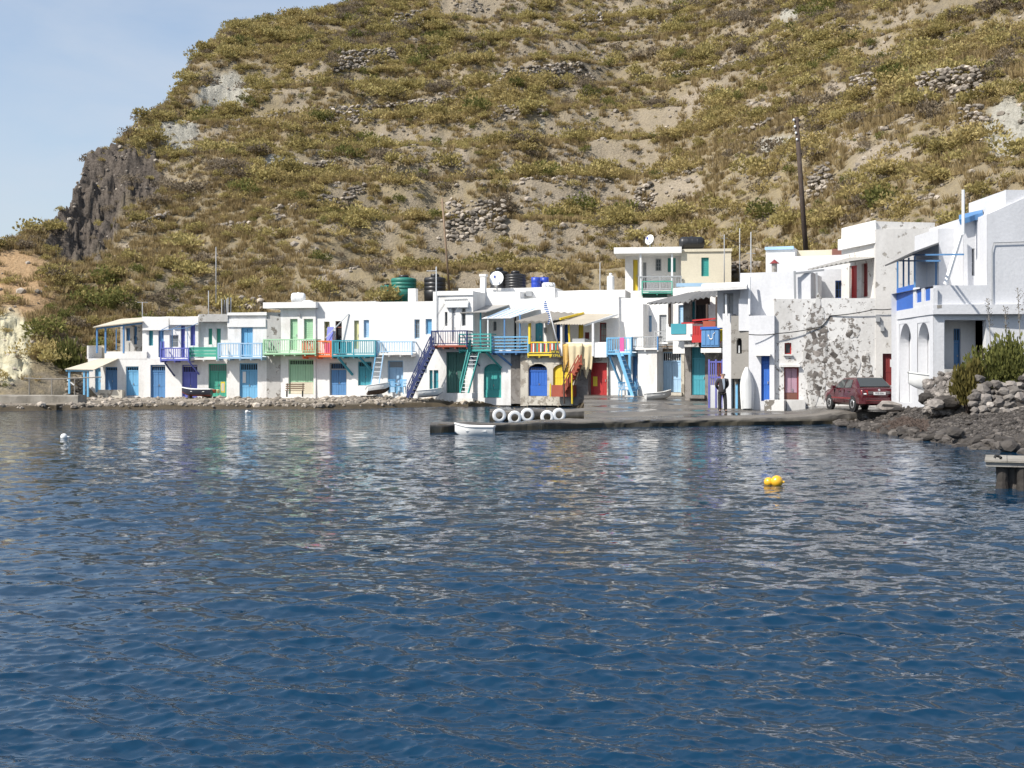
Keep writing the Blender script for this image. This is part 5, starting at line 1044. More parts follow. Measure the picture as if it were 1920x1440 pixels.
def lying_tank(name, label, px0, px1, y0, y1, Y, mat, cat='water tank'):
    c = at((px0 + px1) / 2, y1, Y); L = (px1 - px0) / F * Y; r = (y1 - y0) / 2 / F * Y; root = empty(name, c); tag(root, label, cat); mb = MB()
    prof = [(r * 0.35, -L / 2), (r * 0.8, -L * 0.46), (r, -L * 0.36)] + [(r * q, L * t) for t in (-0.12, 0.12) for q in (1.0,)] + [(r, L * 0.36), (r * 0.8, L * 0.46), (r * 0.35, L / 2)]
    mb.lathe(prof, (0, 0, r), 24, 'x'); mb.build('shell', mat, root, True)
    for t in (-0.2, 0.0, 0.2): mb = MB(); mb.lathe([(r * 1.01, L * t - 0.03), (r * 1.04, L * t), (r * 1.01, L * t + 0.03)], (0, 0, r), 24, 'x'); mb.f = mb.f[:-2]; mb.build('band', mat, root, True)
    mb = MB(); mb.lathe([(r * 0.25, r * 1.9), (r * 0.25, r * 2.1), (0.01, r * 2.12)], (0, 0, 0), 14); mb.build('cap', mat, root, True)
lying_tank('water_tank', 'black barrel shaped tank lying on the cream house roof', 1273, 1321, 444, 467, 88.5, 'black_plastic'); lying_tank('water_tank', 'off white tank lying on the mint house roof', 546, 573, 549, 568, 86.5, 'white_paint')
def dish(name, label, px, py, Y, rad, face, pole=0.5):
    c = at(px, py, Y); root = empty(name, c - Vector((0, 0, pole))); tag(root, label, 'satellite dish'); mb = MB(); mb.lathe([(rad * k / 6 + 1e-3, 0.25 * rad * (k / 6) ** 2) for k in range(7)] + [(rad * k / 6 + 1e-3, 0.25 * rad * (k / 6) ** 2 - 0.015) for k in range(6, -1, -1)], (0, 0, 0), 28)
    o = mb.build('reflector', 'white_paint', root, True); o.location = (0, 0, pole); o.rotation_mode = 'QUATERNION'; o.rotation_quaternion = Vector(face).to_track_quat('Z', 'Y')
    mb = MB(); f_ = Vector(face).normalized(); q = Vector((0, 0, pole)) + f_ * rad * 0.9; mb.tube(Vector((0, 0, pole)) + Vector((0, 0, -rad * 0.8)), q, 0.02); mb.build('feed_arm', 'metal', root); mb = MB(); mb.lathe([(0.06, -0.08), (0.06, 0.08)], q, 10); mb.build('feed_horn', 'blue_plastic', root); mb = MB(); mb.tube((0, 0.1, -0.4), (0, 0.05, pole), 0.04); mb.build('mast', 'metal', root)
dish('satellite_dish', 'round white satellite dish in front of the black roof tanks', 932, 523, 83.0, 0.48, (-0.35, -1, 0.25), 0.7); dish('satellite_dish', 'tilted white satellite dish on the cream house roof', 1219, 450, 88.3, 0.36, (-0.9, -0.9, 0.35), 0.5)
hs_ = empty('solar_heater', at(1029, 545, 83.3)); tag(hs_, 'white pump and cylinder unit beside the blue barrels', 'solar heater'); mb = MB(); mb.lathe([(0.1, -0.42), (0.22, -0.38), (0.24, 0.0), (0.22, 0.36), (0.1, 0.42)], (0, 0, 0.3), 16, 'x'); mb.build('cylinder', 'white_paint', hs_, True); mb = MB(); mb.box(-0.45, -0.2, -0.25, 0.1, 0, 0.45); mb.build('casing', 'white_paint', hs_); mb = MB(); mb.path([(0.0, -0.26, 0.35), (0.15, -0.3, 0.2), (0.3, -0.26, 0.35), (0.2, -0.28, 0.5)], 0.03); mb.build('hose', 'grey_paint', hs_)
def mast(name, label, px, y0, y1, Y, r=0.03, mat='metal', px1=None, cat='pole', arms=()):
    a = at(px, y1, Y); b_ = at(px1 or px, y0, Y) - a; root = empty(name, a); tag(root, label, cat); mb = MB(); mb.tube((0, 0, -0.6), b_, r * 1.15, r, 10); mb.build('shaft', mat, root, True)
    for (t, w) in arms: mb = MB(); q = b_ * t; mb.tube(q - Vector((w, 0, 0)), q + Vector((w, 0.05, 0)), r * 0.6); mb.build('arm', mat, root)
    return root
up = mast('utility_pole', 'tall leaning dark wooden utility pole on the slope', 1512, 220, 464, 74, 0.13, 'dark_wood', 1493, arms=((0.98, 0.22), (0.93, 0.18), (0.72, 0.16)))
for k in range(4): mb = MB(); q = (at(1493, 220, 74) - at(1512, 464, 74)) * (0.97 - 0.05 * k); mb.lathe([(0.05, 0), (0.07, 0.05), (0.04, 0.12)], (q.x - 0.18 + 0.03 * k, q.y - 0.12, q.z), 10); mb.build('insulator', 'white_paint', up)
mast('utility_pole', 'thin wooden pole leaning on the slope behind the stair house', 843, 372, 535, 92, 0.07, 'wood', 829, arms=((0.95, 0.15),))
for px, y0, y1, Y, lb, ar_ in ((267, 566, 596, 86, 'short antenna mast on the far porch house', ((0.97, 0.35),)), (405, 463, 552, 91, 'bare grey pole among the scrub above the green shuttered house', ()), (391, 545, 584, 88, 'white stub post behind the green shuttered house', ()), (1125, 492, 545, 84, 'slim mast on the roof right of the blue barrels', ()), (1358, 440, 535, 80, 'white mast carrying wires beside the cream house', ((0.93, 0.2),)), (1408, 435, 535, 68, 'tall white mast in front of the rubble slope', ((0.6, 0.25),)), (1387, 428, 520, 78, 'grey mast between the two white masts', ())):
    mast('antenna_mast', lb, px, y0, y1, Y, 0.03, 'grey_paint', arms=ar_, cat='mast')
def wire(label, pts, sag=0.3, r=0.014, mat='dark'):
    P_ = [Vector(p) for p in pts]; out = []
    for a, b_ in zip(P_, P_[1:]):
        for k in range(13): t = k / 12; out.append(a.lerp(b_, t) - Vector((0, 0, sag * 4 * t * (1 - t))))
    mb = MB(); o0 = out[0]; mb.path([p - o0 for p in out], r, 5); o = mb.build('cable', mat, None, False, o0); tag(o, label, 'cable')
wire('sagging black cable from the white mast to the tower wall', [at(1358, 446, 80), at(1590, 466, 66)], 0.5); wire('upper black cable from the utility pole down to the white mast', [at(1494, 232, 74), at(1360, 444, 80)], 0.8, 0.012); wire('black cable crossing the flaking wall', [at(1404, 627, 59.05), at(1460, 625, 58.95), at(1540, 612, 58.9), at(1556, 592, 58.9), at(1640, 580, 58.5), at(1682, 577, 58.4)], 0.05, 0.022)

# ------------------------------------------------------------------ furniture on the shore
be = empty('bench', at(553, 744, 82.3), R(4)); tag(be, 'brown slatted bench in front of the mint green garage', 'bench')
for k in range(3): mb = MB(); mb.box(-0.6, 0.6, -0.32 + k * 0.13, -0.22 + k * 0.13, 0.40, 0.435); mb.build('seat_slat', 'wood', be)
for k in range(3): mb = MB(); mb.box(-0.6, 0.6, 0.10 + k * 0.03, 0.13 + k * 0.03, 0.5 + k * 0.13, 0.58 + k * 0.13); mb.build('back_slat', 'wood', be)
for sx in (-0.5, 0.5): mb = MB(); mb.bar((sx, -0.3, 0), (sx, -0.28, 0.4), 0.06); mb.bar((sx, 0.06, 0), (sx, 0.2, 0.86), 0.06); mb.bar((sx, -0.3, 0.37), (sx, 0.1, 0.37), 0.05); mb.build('leg_frame', 'dark', be)
def chair(label, loc, rz, mat, group=None):
    c = empty('chair', loc, rz); tag(c, label, 'chair', group); mb = MB(); mb.box(-0.22, 0.22, -0.22, 0.22, 0.42, 0.46); mb.build('seat', mat, c)
    for k in range(5): mb = MB(); mb.bar((-0.18 + k * 0.09, 0.2, 0.46), (-0.18 + k * 0.09, 0.27, 0.85), 0.045, 0.02); mb.build('back_slat', mat, c)
    mb = MB(); mb.bar((-0.23, 0.27, 0.86), (0.23, 0.27, 0.86), 0.05, 0.08); mb.build('back_rail', mat, c)
    for sx in (-0.19, 0.19):
        for sy in (-0.19, 0.19): mb = MB(); mb.bar((sx, sy, 0.42), (sx * 1.12, sy * 1.12, 0), 0.045); mb.build('leg', mat, c)
        mb = MB(); mb.box(sx * 1.2 - 0.03, sx * 1.2 + 0.03, -0.2, 0.24, 0.62, 0.65); mb.build('armrest', mat, c)
chair('left blue plastic chair before the pale blue garage door', at(736, 738, 81.0), R(15), 'sky_blue'); chair('right blue plastic chair before the pale blue garage door', at(753, 738, 80.8), R(-20), 'sky_blue')
chair('pale blue chair at the left foot of the blue corner stair', at(1169, 745, 75.6), R(20), 'sky_blue'); chair('pale blue chair at the right foot of the blue corner stair', at(1192, 744, 75.8), R(-35), 'sky_blue')
for px, lb, m, lean in ((1058, 'dark forked driftwood prop under the nets', 'dark_wood', 0), (1073, 'yellow painted prop under the nets', 'yellow', 0)):
    p = at(px, 754, 76.6); o = empty('net_prop', p); tag(o, lb, 'prop'); q = at(px - 1, 700, 76.6) - p; mb = MB(); mb.tube((0, 0, -0.1), q, 0.055, 0.04); mb.build('stem', m, o)
    if m == 'dark_wood':
        for s_ in (-1, 1): mb = MB(); mb.tube(q, q + Vector((0.2 * s_ + 0.08, 0, 0.75)), 0.04, 0.025); mb.build('fork', m, o)
dp = empty('table', at(1180, 748, 74.8)); tag(dp, 'small white planter trough at the foot of the blue stair', 'planter'); mb = MB(); mb.box(-0.26, 0.26, -0.15, 0.15, 0, 0.2); mb.build('trough', 'white_paint', dp); dp.name = 'planter'
lf = empty('easel_board', at(418, 736, 83.2)); tag(lf, 'yellow framed board leaning on the green garage door', 'board'); mb = MB(); mb.box(-0.14, 0.14, -0.02, 0.02, 0, 0.7); mb.build('frame', 'yellow', lf); mb = MB(); mb.box(-0.09, 0.09, -0.026, -0.021, 0.08, 0.6); mb.build('panel', 'cream', lf)
for px, m, lb in ((402, 'brick_red', 'terracotta pot before the green garage door'), (409, 'pale_yellow', 'yellow green pot before the green garage door')):
    mb = MB(); mb.lathe([(0.09, 0), (0.13, 0.2), (0.14, 0.24), (0.12, 0.24)], n=14); o = mb.build('plant_pot', m, None, True, at(px, 737, 83.2)); tag(o, lb, 'pot')
rk = empty('scrap_bundle', at(424, 585, 87.5)); tag(rk, 'bundle of dark poles stacked on the roof behind the pale blue balcony', 'scrap')
for k in range(9): mb = MB(); mb.tube((-0.3 + k * 0.07, 0.1 * (k % 3), -0.4), (-0.28 + k * 0.07 + random.uniform(-0.05, 0.05), 0.1, 0.85 + random.uniform(-0.1, 0.2)), 0.035); mb.build('pole', 'dark' if k % 2 else 'grey_paint', rk)
fe = empty('rail_fence', at(60, 738, 76.6)); tag(fe, 'rustic pole railing on the concrete sea wall', 'fence')
for px in (55, 97, 140): p = at(px, 738, 76.6) - fe.location; mb = MB(); mb.tube(p - Vector((0, 0, 0.15)), p + Vector((0, 0, 0.95)), 0.04, 0.035); mb.build('post', 'grey_wood', fe)
mb = MB(); mb.path([at(45, 709, 76.6) - fe.location, at(100, 711, 76.6) - fe.location, at(190, 707, 76.6) - fe.location], 0.04); mb.build('rail', 'grey_wood', fe)

# ------------------------------------------------------------------ car
def car():
    root = empty('parked_car', Vector((wx(1643, 53.6), 53.6, 0.57)), R(98)); root.location = Vector((wx(1611, 55.4), 55.4, quay_z(15, 55.4) + 0.03)); tag(root, 'dark red hatchback saloon parked beside the flaking wall', 'car')
    xs = [-2.06, -2.03, -1.95, -1.78, -1.62, -1.45, -1.25, -1.02, -0.85, -0.5, 0.0, 0.28, 0.5, 0.75, 0.98, 1.15, 1.5, 1.8, 1.98, 2.06]
    top = {-2.06: 0.78, -2.03: 0.90, -1.95: 0.975, -1.78: 0.99, -1.62: 1.00, -1.45: 1.14, -1.25: 1.28, -1.02: 1.385, -0.85: 1.405, -0.5: 1.42, 0.0: 1.41, 0.28: 1.385, 0.5: 1.28, 0.75: 1.14, 0.98: 1.01, 1.15: 0.955, 1.5: 0.89, 1.8: 0.81, 1.98: 0.70, 2.06: 0.58}
    def W(x): return 0.845 * (1 - 0.10 * max(0, (abs(x) - 1.5) / 0.56) ** 2.5)
    def ring(x):
        w = W(x); t = top[x]; belt = min(t - 0.03, 0.93 - 0.05 * max(0, x) / 2); zb = 0.24 + (0.10 if abs(x) > 1.9 else 0); cab = max(0.0, (t - 0.98) / 0.44); wr = w * (0.93 - 0.22 * cab) if cab > 0 else w * 0.90
        return [(0, zb), (w * 0.88, zb), (w * 0.985, zb + 0.12), (w, 0.52), (w * 0.995, 0.68), (w * 0.965, belt), (wr * 0.5 + w * 0.96 * 0.5 if cab > 0 else wr, (belt + t) / 2), (wr, t - 0.045), (wr * 0.9, t - 0.012), (wr * 0.5, t), (0, t + 0.004)]
    mb = MB(); V = []; n_ = 11
    for x in xs:
        r = ring(x); V += [(x, y, z) for y, z in r]
    fs = [(i * n_ + k, i * n_ + k + 1, (i + 1) * n_ + k + 1, (i + 1) * n_ + k) for i in range(len(xs) - 1) for k in range(n_ - 1)]
    mb.add(V, fs + [tuple(range(n_)), tuple(range((len(xs) - 1) * n_, len(xs) * n_))]); mb.add([(x, -y, z) for x, y, z in V], fs + [tuple(range(n_)), tuple(range((len(xs) - 1) * n_, len(xs) * n_))])
    me = mb.mesh('body', 'car_red', True); bm = bmesh.new(); bm.from_mesh(me); bmesh.ops.remove_doubles(bm, verts=bm.verts, dist=0.0008); bmesh.ops.recalc_face_normals(bm, faces=bm.faces); bm.to_mesh(me); bm.free(); body = link('body', me, root)
    def poly(nm, mat, pts, off, par=root, th=0.012):
        c = [Vector(p) for p in pts]; nn = (c[1] - c[0]).cross(c[2] - c[0]).normalized(); o_ = Vector(off).normalized(); nn = nn if nn.dot(o_) > 0 else -nn; m2 = MB(); k = len(c); m2.add([p + nn * th for p in c] + [p - nn * 0.03 for p in c], [tuple(range(k)), tuple(range(2 * k - 1, k - 1, -1))] + [(i, (i + 1) % k, k + (i + 1) % k, k + i) for i in range(k)]); return m2.build(nm, mat, par)
    for s in (-1, 1):
        def sd(x, f):   # point on the cabin side at height fraction f
            t = np.interp(x, xs, [top[q] for q in xs]); w = W(x); cab = max(0.02, (t - 0.98) / 0.44); wr = w * (0.93 - 0.22 * cab); return (x, s * (w * 0.965 * (1 - f) + wr * f), 0.93 * (1 - f) + (t - 0.05) * f)
        poly('side_window', 'glass_car', [sd(-0.30, 0.08), sd(0.66, 0.10), sd(0.28, 0.88), sd(-0.26, 0.90)], (0, s, 0.3), th=0.025); poly('side_window', 'glass_car', [sd(-1.05, 0.10), sd(-0.38, 0.08), sd(-0.34, 0.90), sd(-0.88, 0.88)], (0, s, 0.3), th=0.025)
        m2 = MB(); m2.box(0.55, 0.72, s * 0.84 if s > 0 else -0.98, 0.98 if s > 0 else -0.84, 0.93, 1.06); m2.build('wing_mirror', 'car_red', root)
        for x in (-0.95, 0.05): m2 = MB(); m2.box(x, x + 0.16, *( (0.835, 0.862) if s > 0 else (-0.862, -0.835)), 0.80, 0.83); m2.build('door_handle', 'dark', root)
        for x in (-0.34, 0.72): m2 = MB(); m2.box(x - 0.006, x + 0.006, *((0.80, 0.849) if s > 0 else (-0.849, -0.80)), 0.34, 0.9); m2.build('door_gap', 'dark', root)
        m2 = MB(); m2.box(-1.1, 1.0, *((0.83, 0.856) if s > 0 else (-0.856, -0.83)), 0.50, 0.56); m2.build('side_strip', 'dark_red', root)
        for x in (-1.27, 1.26):
            m2 = MB(); m2.lathe([(0.355, -0.05), (0.355, 0.05)], (x, s * 0.80, 0.30), 24, 'y'); m2.build('wheel_arch', 'dark', root)
            wl_ = empty('wheel', (x, s * 0.765, 0.30)); wl_.parent = root; m2 = MB(); m2.lathe([(0.19, -0.09), (0.28, -0.095), (0.298, -0.06), (0.298, 0.06), (0.28, 0.095), (0.19, 0.09)], (0, 0, 0), 28, 'y'); m2.build('tyre', 'tyre', wl_, True)
            m2 = MB(); m2.lathe([(0.185, s * 0.06), (0.19, s * 0.092), (0.165, s * 0.096), (0.06, s * 0.085), (0.02, s * 0.09)], (0, 0, 0), 24, 'y'); rm = m2.build('rim', 'rim', wl_, True)
            for k in range(7): a = 2 * math.pi * k / 7; m2 = MB(); m2.lathe([(0.028, s * 0.094), (0.028, s * 0.0965)], (0.115 * math.cos(a), 0, 0.115 * math.sin(a)), 8, 'y'); m2.build('rim_hole', 'dark', wl_)
    poly('rear_window', 'glass_car', [(-1.61, 0.66, 1.01), (-1.61, -0.66, 1.01), (-1.07, -0.56, 1.37), (-1.07, 0.56, 1.37)], (-1, 0, 1), th=0.035); poly('windscreen', 'glass_car', [(0.94, 0.64, 1.02), (0.94, -0.64, 1.02), (0.31, -0.55, 1.37), (0.31, 0.55, 1.37)], (1, 0, 1))
    for s in (-1, 1):
        for nm, mt, y0, y1, z0, z1, x0 in (('tail_light', 'lamp_red', 0.50, 0.775, 0.70, 0.885, -2.072), ('tail_light', 'lamp_grey', 0.27, 0.49, 0.735, 0.85, -2.085), ('reversing_light', 'plate', 0.57, 0.69, 0.72, 0.765, -2.088)):
            m2 = MB(); a_, b_ = sorted((s * y0, s * y1)); tp = 0.05 if nm == 'tail_light' and y1 > 0.7 else 0.0; m2.hexa([(x0 + (tp if s < 0 else 0), a_, z0), (x0 + (tp if s > 0 else 0), b_, z0), (-1.9, b_, z0), (-1.9, a_, z0), (x0 + 0.02 + (tp if s < 0 else 0), a_, z1), (x0 + 0.02 + (tp if s > 0 else 0), b_, z1), (-1.9, b_, z1), (-1.9, a_, z1)]); m2.build(nm, mt, root)
        poly('headlight', 'glass_pale', [(1.99, s * 0.45, 0.60), (1.90, s * 0.74, 0.60), (1.86, s * 0.74, 0.74), (1.94, s * 0.45, 0.72)], (1, 0, 0.2), th=0.02)
    m2 = MB(); 
    for i, (x0, w) in enumerate(((-2.11, 0.70), (-2.02, 0.82))): pass
    m2.add([(-2.12, -0.62, 0.32), (-2.12, 0.62, 0.32), (-1.98, 0.85, 0.32), (-1.7, 0.86, 0.34), (-1.7, -0.86, 0.34), (-1.98, -0.85, 0.32), (-2.13, -0.63, 0.58), (-2.13, 0.63, 0.58), (-1.98, 0.858, 0.58), (-1.7, 0.862, 0.58), (-1.7, -0.862, 0.58), (-1.98, -0.858, 0.58)], [(0, 1, 7, 6), (1, 2, 8, 7), (2, 3, 9, 8), (5, 0, 6, 11), (4, 5, 11, 10), (6, 7, 8, 9, 10, 11), (5, 4, 3, 2, 1, 0)]); m2.build('bumper', 'car_red', root)
    m2 = MB(); m2.box(-2.137, -2.12, -0.6, 0.6, 0.44, 0.47); m2.build('bumper_strip', 'dark_red', root)
    m2 = MB(); m2.box(-2.095, -2.05, -0.26, 0.26, 0.695, 0.815); pl = m2.build('number_plate', 'plate', root); text_mesh('plate_lettering', 'YPZ·3501', 0.105, 'black_ink', pl, (-2.099, 0, 0.755), (R(90), 0, R(-90)), 0.002)
    m2 = MB(); m2.lathe([(0.045, -0.004), (0.05, 0.0), (0.045, 0.004)], (-2.05, 0, 0.895), 16, 'x'); m2.build('badge', 'rim', root)
    m2 = MB(); m2.box(-0.7, -0.6, 0.15, 0.6, 0.8, 1.2); m2.box(-0.7, -0.6, -0.6, -0.15, 0.8, 1.2); m2.tube((-2.1, 0.45, 0.27), (-1.9, 0.45, 0.27), 0.03); m2.build('exhaust', 'dark', root)
    return root
CAR = car()

# ------------------------------------------------------------------ man on the quay
def skin_mesh(name, mat, joints, edges, parent, root=0, sub=2):
    me = bpy.data.meshes.new(name); me.from_pydata([j[0] for j in joints], edges, []); o = link(name, me, parent); m = o.modifiers.new('skin', 'SKIN'); m.use_smooth_shade = True
    for i, j in enumerate(joints):
        sv = me.skin_vertices[0].data[i]; r = j[1]; sv.radius = r if hasattr(r, '__len__') else (r, r); sv.use_root = (i == root)
    s = o.modifiers.new('sub', 'SUBSURF'); s.levels = sub; s.render_levels = sub
    dg = bpy.context.evaluated_depsgraph_get(); m2 = bpy.data.meshes.new_from_object(o.evaluated_get(dg)); o.modifiers.clear(); o.data = m2; m2.materials.clear(); m2.materials.append(MAT(mat)); m2.polygons.foreach_set('use_smooth', [True] * len(m2.polygons)); return o
def man():
    my = 57.0; root = empty('person', Vector((wx(1354, my), my, quay_z(0, my) + 0.01)), R(0)); tag(root, 'person in dark suit and open pale shirt standing with hands behind the back', 'person')
    # x to the viewer's right, -y towards the viewer; about 1.74 m tall, weight on one leg, head turned to the right
    J = [((0.0, 0, 0.94), (0.12, 0.09)), ((0.0, 0.0, 1.12), (0.11, 0.085)), ((0.01, 0.0, 1.30), (0.12, 0.09)), ((0.015, 0, 1.42), (0.08, 0.065)), ((0.02, -0.01, 1.52), 0.058), ((0.03, -0.02, 1.60), (0.082, 0.095)), ((0.035, -0.025, 1.70), (0.075, 0.088)),
         ((-0.18, 0, 1.40), 0.05), ((-0.25, 0.06, 1.16), 0.042), ((-0.10, 0.19, 0.96), 0.038), ((0.20, 0, 1.40), 0.05), ((0.25, 0.08, 1.17), 0.042), ((0.08, 0.20, 0.96), 0.038),
         ((-0.10, 0, 0.88), 0.08), ((-0.11, -0.01, 0.49), 0.06), ((-0.10, 0.02, 0.11), 0.04), ((0.10, 0, 0.88), 0.08), ((0.13, -0.03, 0.49), 0.06), ((0.15, 0.0, 0.11), 0.04), ((-0.11, -0.10, 0.045), 0.024), ((0.17, -0.10, 0.045), 0.024)]
    E = [(0, 1), (1, 2), (2, 3), (3, 4), (4, 5), (5, 6), (3, 7), (7, 8), (8, 9), (3, 10), (10, 11), (11, 12), (0, 13), (13, 14), (14, 15), (0, 16), (16, 17), (17, 18), (15, 19), (18, 20)]
    skin_mesh('body', 'skin', J, E, root)
    hands = []
    for sx in (-1, 1):   # hands clasped behind the back
        bx = -0.06 if sx < 0 else 0.05; Jh = [((bx, 0.20, 0.945), (0.042, 0.022)), ((bx - sx * 0.03, 0.215, 0.88), (0.04, 0.02))]; Eh = [(0, 1)]
        for k in range(4): Jh += [((bx - sx * 0.05 + 0.022 * k - 0.03, 0.22, 0.84 - 0.004 * k), 0.0095), ((bx - sx * 0.06 + 0.022 * k - 0.03, 0.20, 0.80 + 0.004 * k), 0.008)]; Eh += [(1, 2 + 2 * k), (2 + 2 * k, 3 + 2 * k)]
        Jh += [((bx + sx * 0.04, 0.21, 0.90), 0.010), ((bx + sx * 0.05, 0.20, 0.86), 0.009)]; Eh += [(0, 10), (10, 11)]; skin_mesh('hand', 'skin', Jh, Eh, root, 0, 1)
    Jj = [((0, 0.01, 0.80), (0.205, 0.155)), ((0.0, 0.01, 0.95), (0.19, 0.145)), ((0.0, 0.005, 1.12), (0.178, 0.135)), ((0.01, 0.005, 1.30), (0.19, 0.14)), ((0.015, 0.01, 1.43), (0.15, 0.11)), ((0.018, 0.015, 1.485), (0.075, 0.07)),
          ((-0.195, 0.0, 1.415), 0.088), ((-0.26, 0.06, 1.16), 0.076), ((-0.12, 0.18, 0.99), 0.058), ((0.215, 0, 1.415), 0.088), ((0.26, 0.08, 1.17), 0.076), ((0.10, 0.19, 0.99), 0.058)]
    skin_mesh('jacket', 'suit', Jj, [(0, 1), (1, 2), (2, 3), (3, 4), (4, 5), (4, 6), (6, 7), (7, 8), (4, 9), (9, 10), (10, 11)], root)
    Jt = [((0, 0, 0.92), (0.165, 0.12)), ((-0.10, 0, 0.80), 0.11), ((-0.115, -0.01, 0.49), 0.088), ((-0.10, 0.02, 0.03), 0.082), ((0.10, 0, 0.80), 0.11), ((0.135, -0.03, 0.49), 0.088), ((0.15, 0.0, 0.03), 0.082)]
    skin_mesh('trousers', 'trousers', Jt, [(0, 1), (1, 2), (2, 3), (0, 4), (4, 5), (5, 6)], root)
    mb = MB(); mb.prism([(-0.025, 1.475), (0.085, 1.475), (0.10, 1.2), (0.075, 1.02), (0.045, 1.0)], -0.158, -0.10); mb.build('shirt', 'shirt', root)
    for x, y in ((-0.105, -0.07), (0.165, -0.08)): mb = MB(); V = [(0.052 * math.cos(t) + x, y + 0.14 * math.sin(t)) for t in np.linspace(0, 2 * math.pi, 13)[:-1]]; k = 12; mb.add([(a, b_, 0.0) for a, b_ in V] + [(x + (a - x) * 0.8, y + 0.01 + (b_ - y) * 0.85, 0.075 if b_ > y else 0.05) for a, b_ in V], [tuple(range(k - 1, -1, -1)), tuple(range(k, 2 * k))] + [(i, (i + 1) % k, k + (i + 1) % k, k + i) for i in range(k)]); mb.build('shoe', 'dark', root, True)
    hd = Vector((0.035, -0.025, 1.645))
    for s in (-1, 1): mb = MB(); mb.lathe(ball(0.028), (hd.x + 0.018 + s * 0.038, hd.y - 0.088, hd.z + 0.012), 10); o = mb.build('sunglass_lens', 'dark', root, True); mb = MB(); mb.bar((hd.x + s * 0.07, hd.y - 0.085, hd.z + 0.015), (hd.x + s * 0.088, hd.y + 0.02, hd.z + 0.01), 0.01); mb.build('glasses_arm', 'dark', root); mb = MB(); mb.lathe(ball(0.024), (hd.x + s * 0.09, hd.y + 0.01, hd.z), 8); mb.build('ear', 'skin', root, True)
    mb = MB(); mb.add([(hd.x + 0.018, hd.y - 0.135, hd.z - 0.035), (hd.x - 0.002, hd.y - 0.09, hd.z - 0.045), (hd.x + 0.04, hd.y - 0.09, hd.z - 0.045), (hd.x + 0.018, hd.y - 0.09, hd.z + 0.02)], [(0, 1, 3), (0, 3, 2), (0, 2, 1), (1, 2, 3)]); mb.build('nose', 'skin', root)
    mb = MB(); mb.box(hd.x - 0.012, hd.x + 0.045, hd.y - 0.098, hd.y - 0.07, hd.z - 0.075, hd.z - 0.062); mb.build('moustache', 'hair', root)
    mb = MB(); V = []; fs = []
    for j, z in enumerate((-0.03, 0.0, 0.03, 0.05)):
        for i in range(11): a = R(-20) + R(220) * i / 10; V.append((hd.x + 0.096 * math.cos(a) * (1 - 0.06 * j), hd.y + 0.01 + 0.108 * math.sin(a) * (1 - 0.06 * j), hd.z + z))
    mb.add(V, [(j * 11 + i, j * 11 + i + 1, (j + 1) * 11 + i + 1, (j + 1) * 11 + i) for j in range(3) for i in range(10)]); mb.build('hair', 'hair', root, True)
    return root
MAN = man()
# ------------------------------------------------------------------ stones
def stone_meshes(n, mat, sub=1, flat=0.75, seed=1):
    out = []; r = random.Random(seed)
    for k in range(n):
        bm = bmesh.new(); bmesh.ops.create_icosphere(bm, subdivisions=sub, radius=1.0); o = Vector((r.uniform(0, 99), r.uniform(0, 99), r.uniform(0, 99)))
        for v in bm.verts:
            c = v.co.normalized(); q = 1 + 0.42 * mnoise.noise(c * 1.3 + o) + 0.20 * mnoise.noise(c * 2.9 + o); v.co = Vector((c.x * q * r.uniform(0.97, 1.03), c.y * q, c.z * q * flat))
            v.co = Vector([max(-0.82, min(0.82, t)) for t in v.co])
        me = bpy.data.meshes.new('stone'); bm.to_mesh(me); bm.free(); me.materials.append(MAT(mat)); out.append(me)
    return out
ST_HILL = stone_meshes(8, 'stone', 1, 0.7, 3); ST_WALL = stone_meshes(8, 'wall_stone', 2, 0.8, 5); ST_BEACH = stone_meshes(8, 'beach_stone', 2, 0.7, 9)
def terrace_wall(label, px0, py0, px1, py1, hpx, size=0.26, lean=0.55, taper=0.0, seed=0):
    """dry stone wall or tumbled wall on the slope: foot line from (px0,py0) to (px1,py1), hpx high in photo rows"""
    r = random.Random(seed * 13 + int(px0)); A = hill_hit(px0, py0); B = hill_hit(px1, py1); L = (B - A).length; H_ = hpx / F * (A.y + B.y) / 2 * 1.05; root = empty('terrace_wall', A); tag(root, label, 'stone wall', None, 'thing'); rows = max(2, int(H_ / (size * 0.78)))
    for j in range(rows):
        t = j / rows; w = 1 - taper * t; n_ = max(2, int(L * w / (size * 1.12)))
        for i in range(n_):
            s = 0.5 + ((i + 0.5 + r.uniform(-0.25, 0.25)) / n_ - 0.5) * w
            if r.random() < 0.10 + 0.25 * t * (r.random() < 0.5): continue
            p = A.lerp(B, s); pxx = CX + p.x / p.y * F; z = (j + r.uniform(-0.42, 0.42)) * size * 0.78; y = p.y + z * lean + r.uniform(-0.06, 0.06)
            _, zz, _ = terrain(np.array([CX + p.x / y * F]), np.array([y])); zz = float(zz[0]); zf = max(p.z + z, zz + 0.02) if lean > 0.5 else p.z + z
            k = size * r.choice((0.36, 0.5, 0.62, 0.78)) * r.uniform(0.9, 1.15); o = link('stone', ST_HILL[r.randrange(8)], root, Vector((p.x, y, zf)) - A, (r.uniform(-0.4, 0.4), r.uniform(-0.4, 0.4), r.uniform(0, 6.28)), (k * r.uniform(1.15, 1.75), k * 1.2, k * r.uniform(0.95, 1.3)))
    return root
terrace_wall('broad upright drystone wall behind the thin leaning pole', 836, 452, 950, 450, 78, 0.34, 0.35)
terrace_wall('long drystone wall rising to the right across the middle slope', 925, 168, 1112, 150, 40, 0.34, 0.4, 0.25); terrace_wall('low tail of drystone wall left of the long middle wall', 855, 178, 925, 168, 14, 0.32, 0.4)
terrace_wall('tumbled drystone patch on the upper left slope', 598, 236, 706, 232, 42, 0.34, 0.6, 0.3); terrace_wall('large grey drystone wall high on the right slope', 1722, 192, 1850, 182, 70, 0.32, 0.4, 0.1)
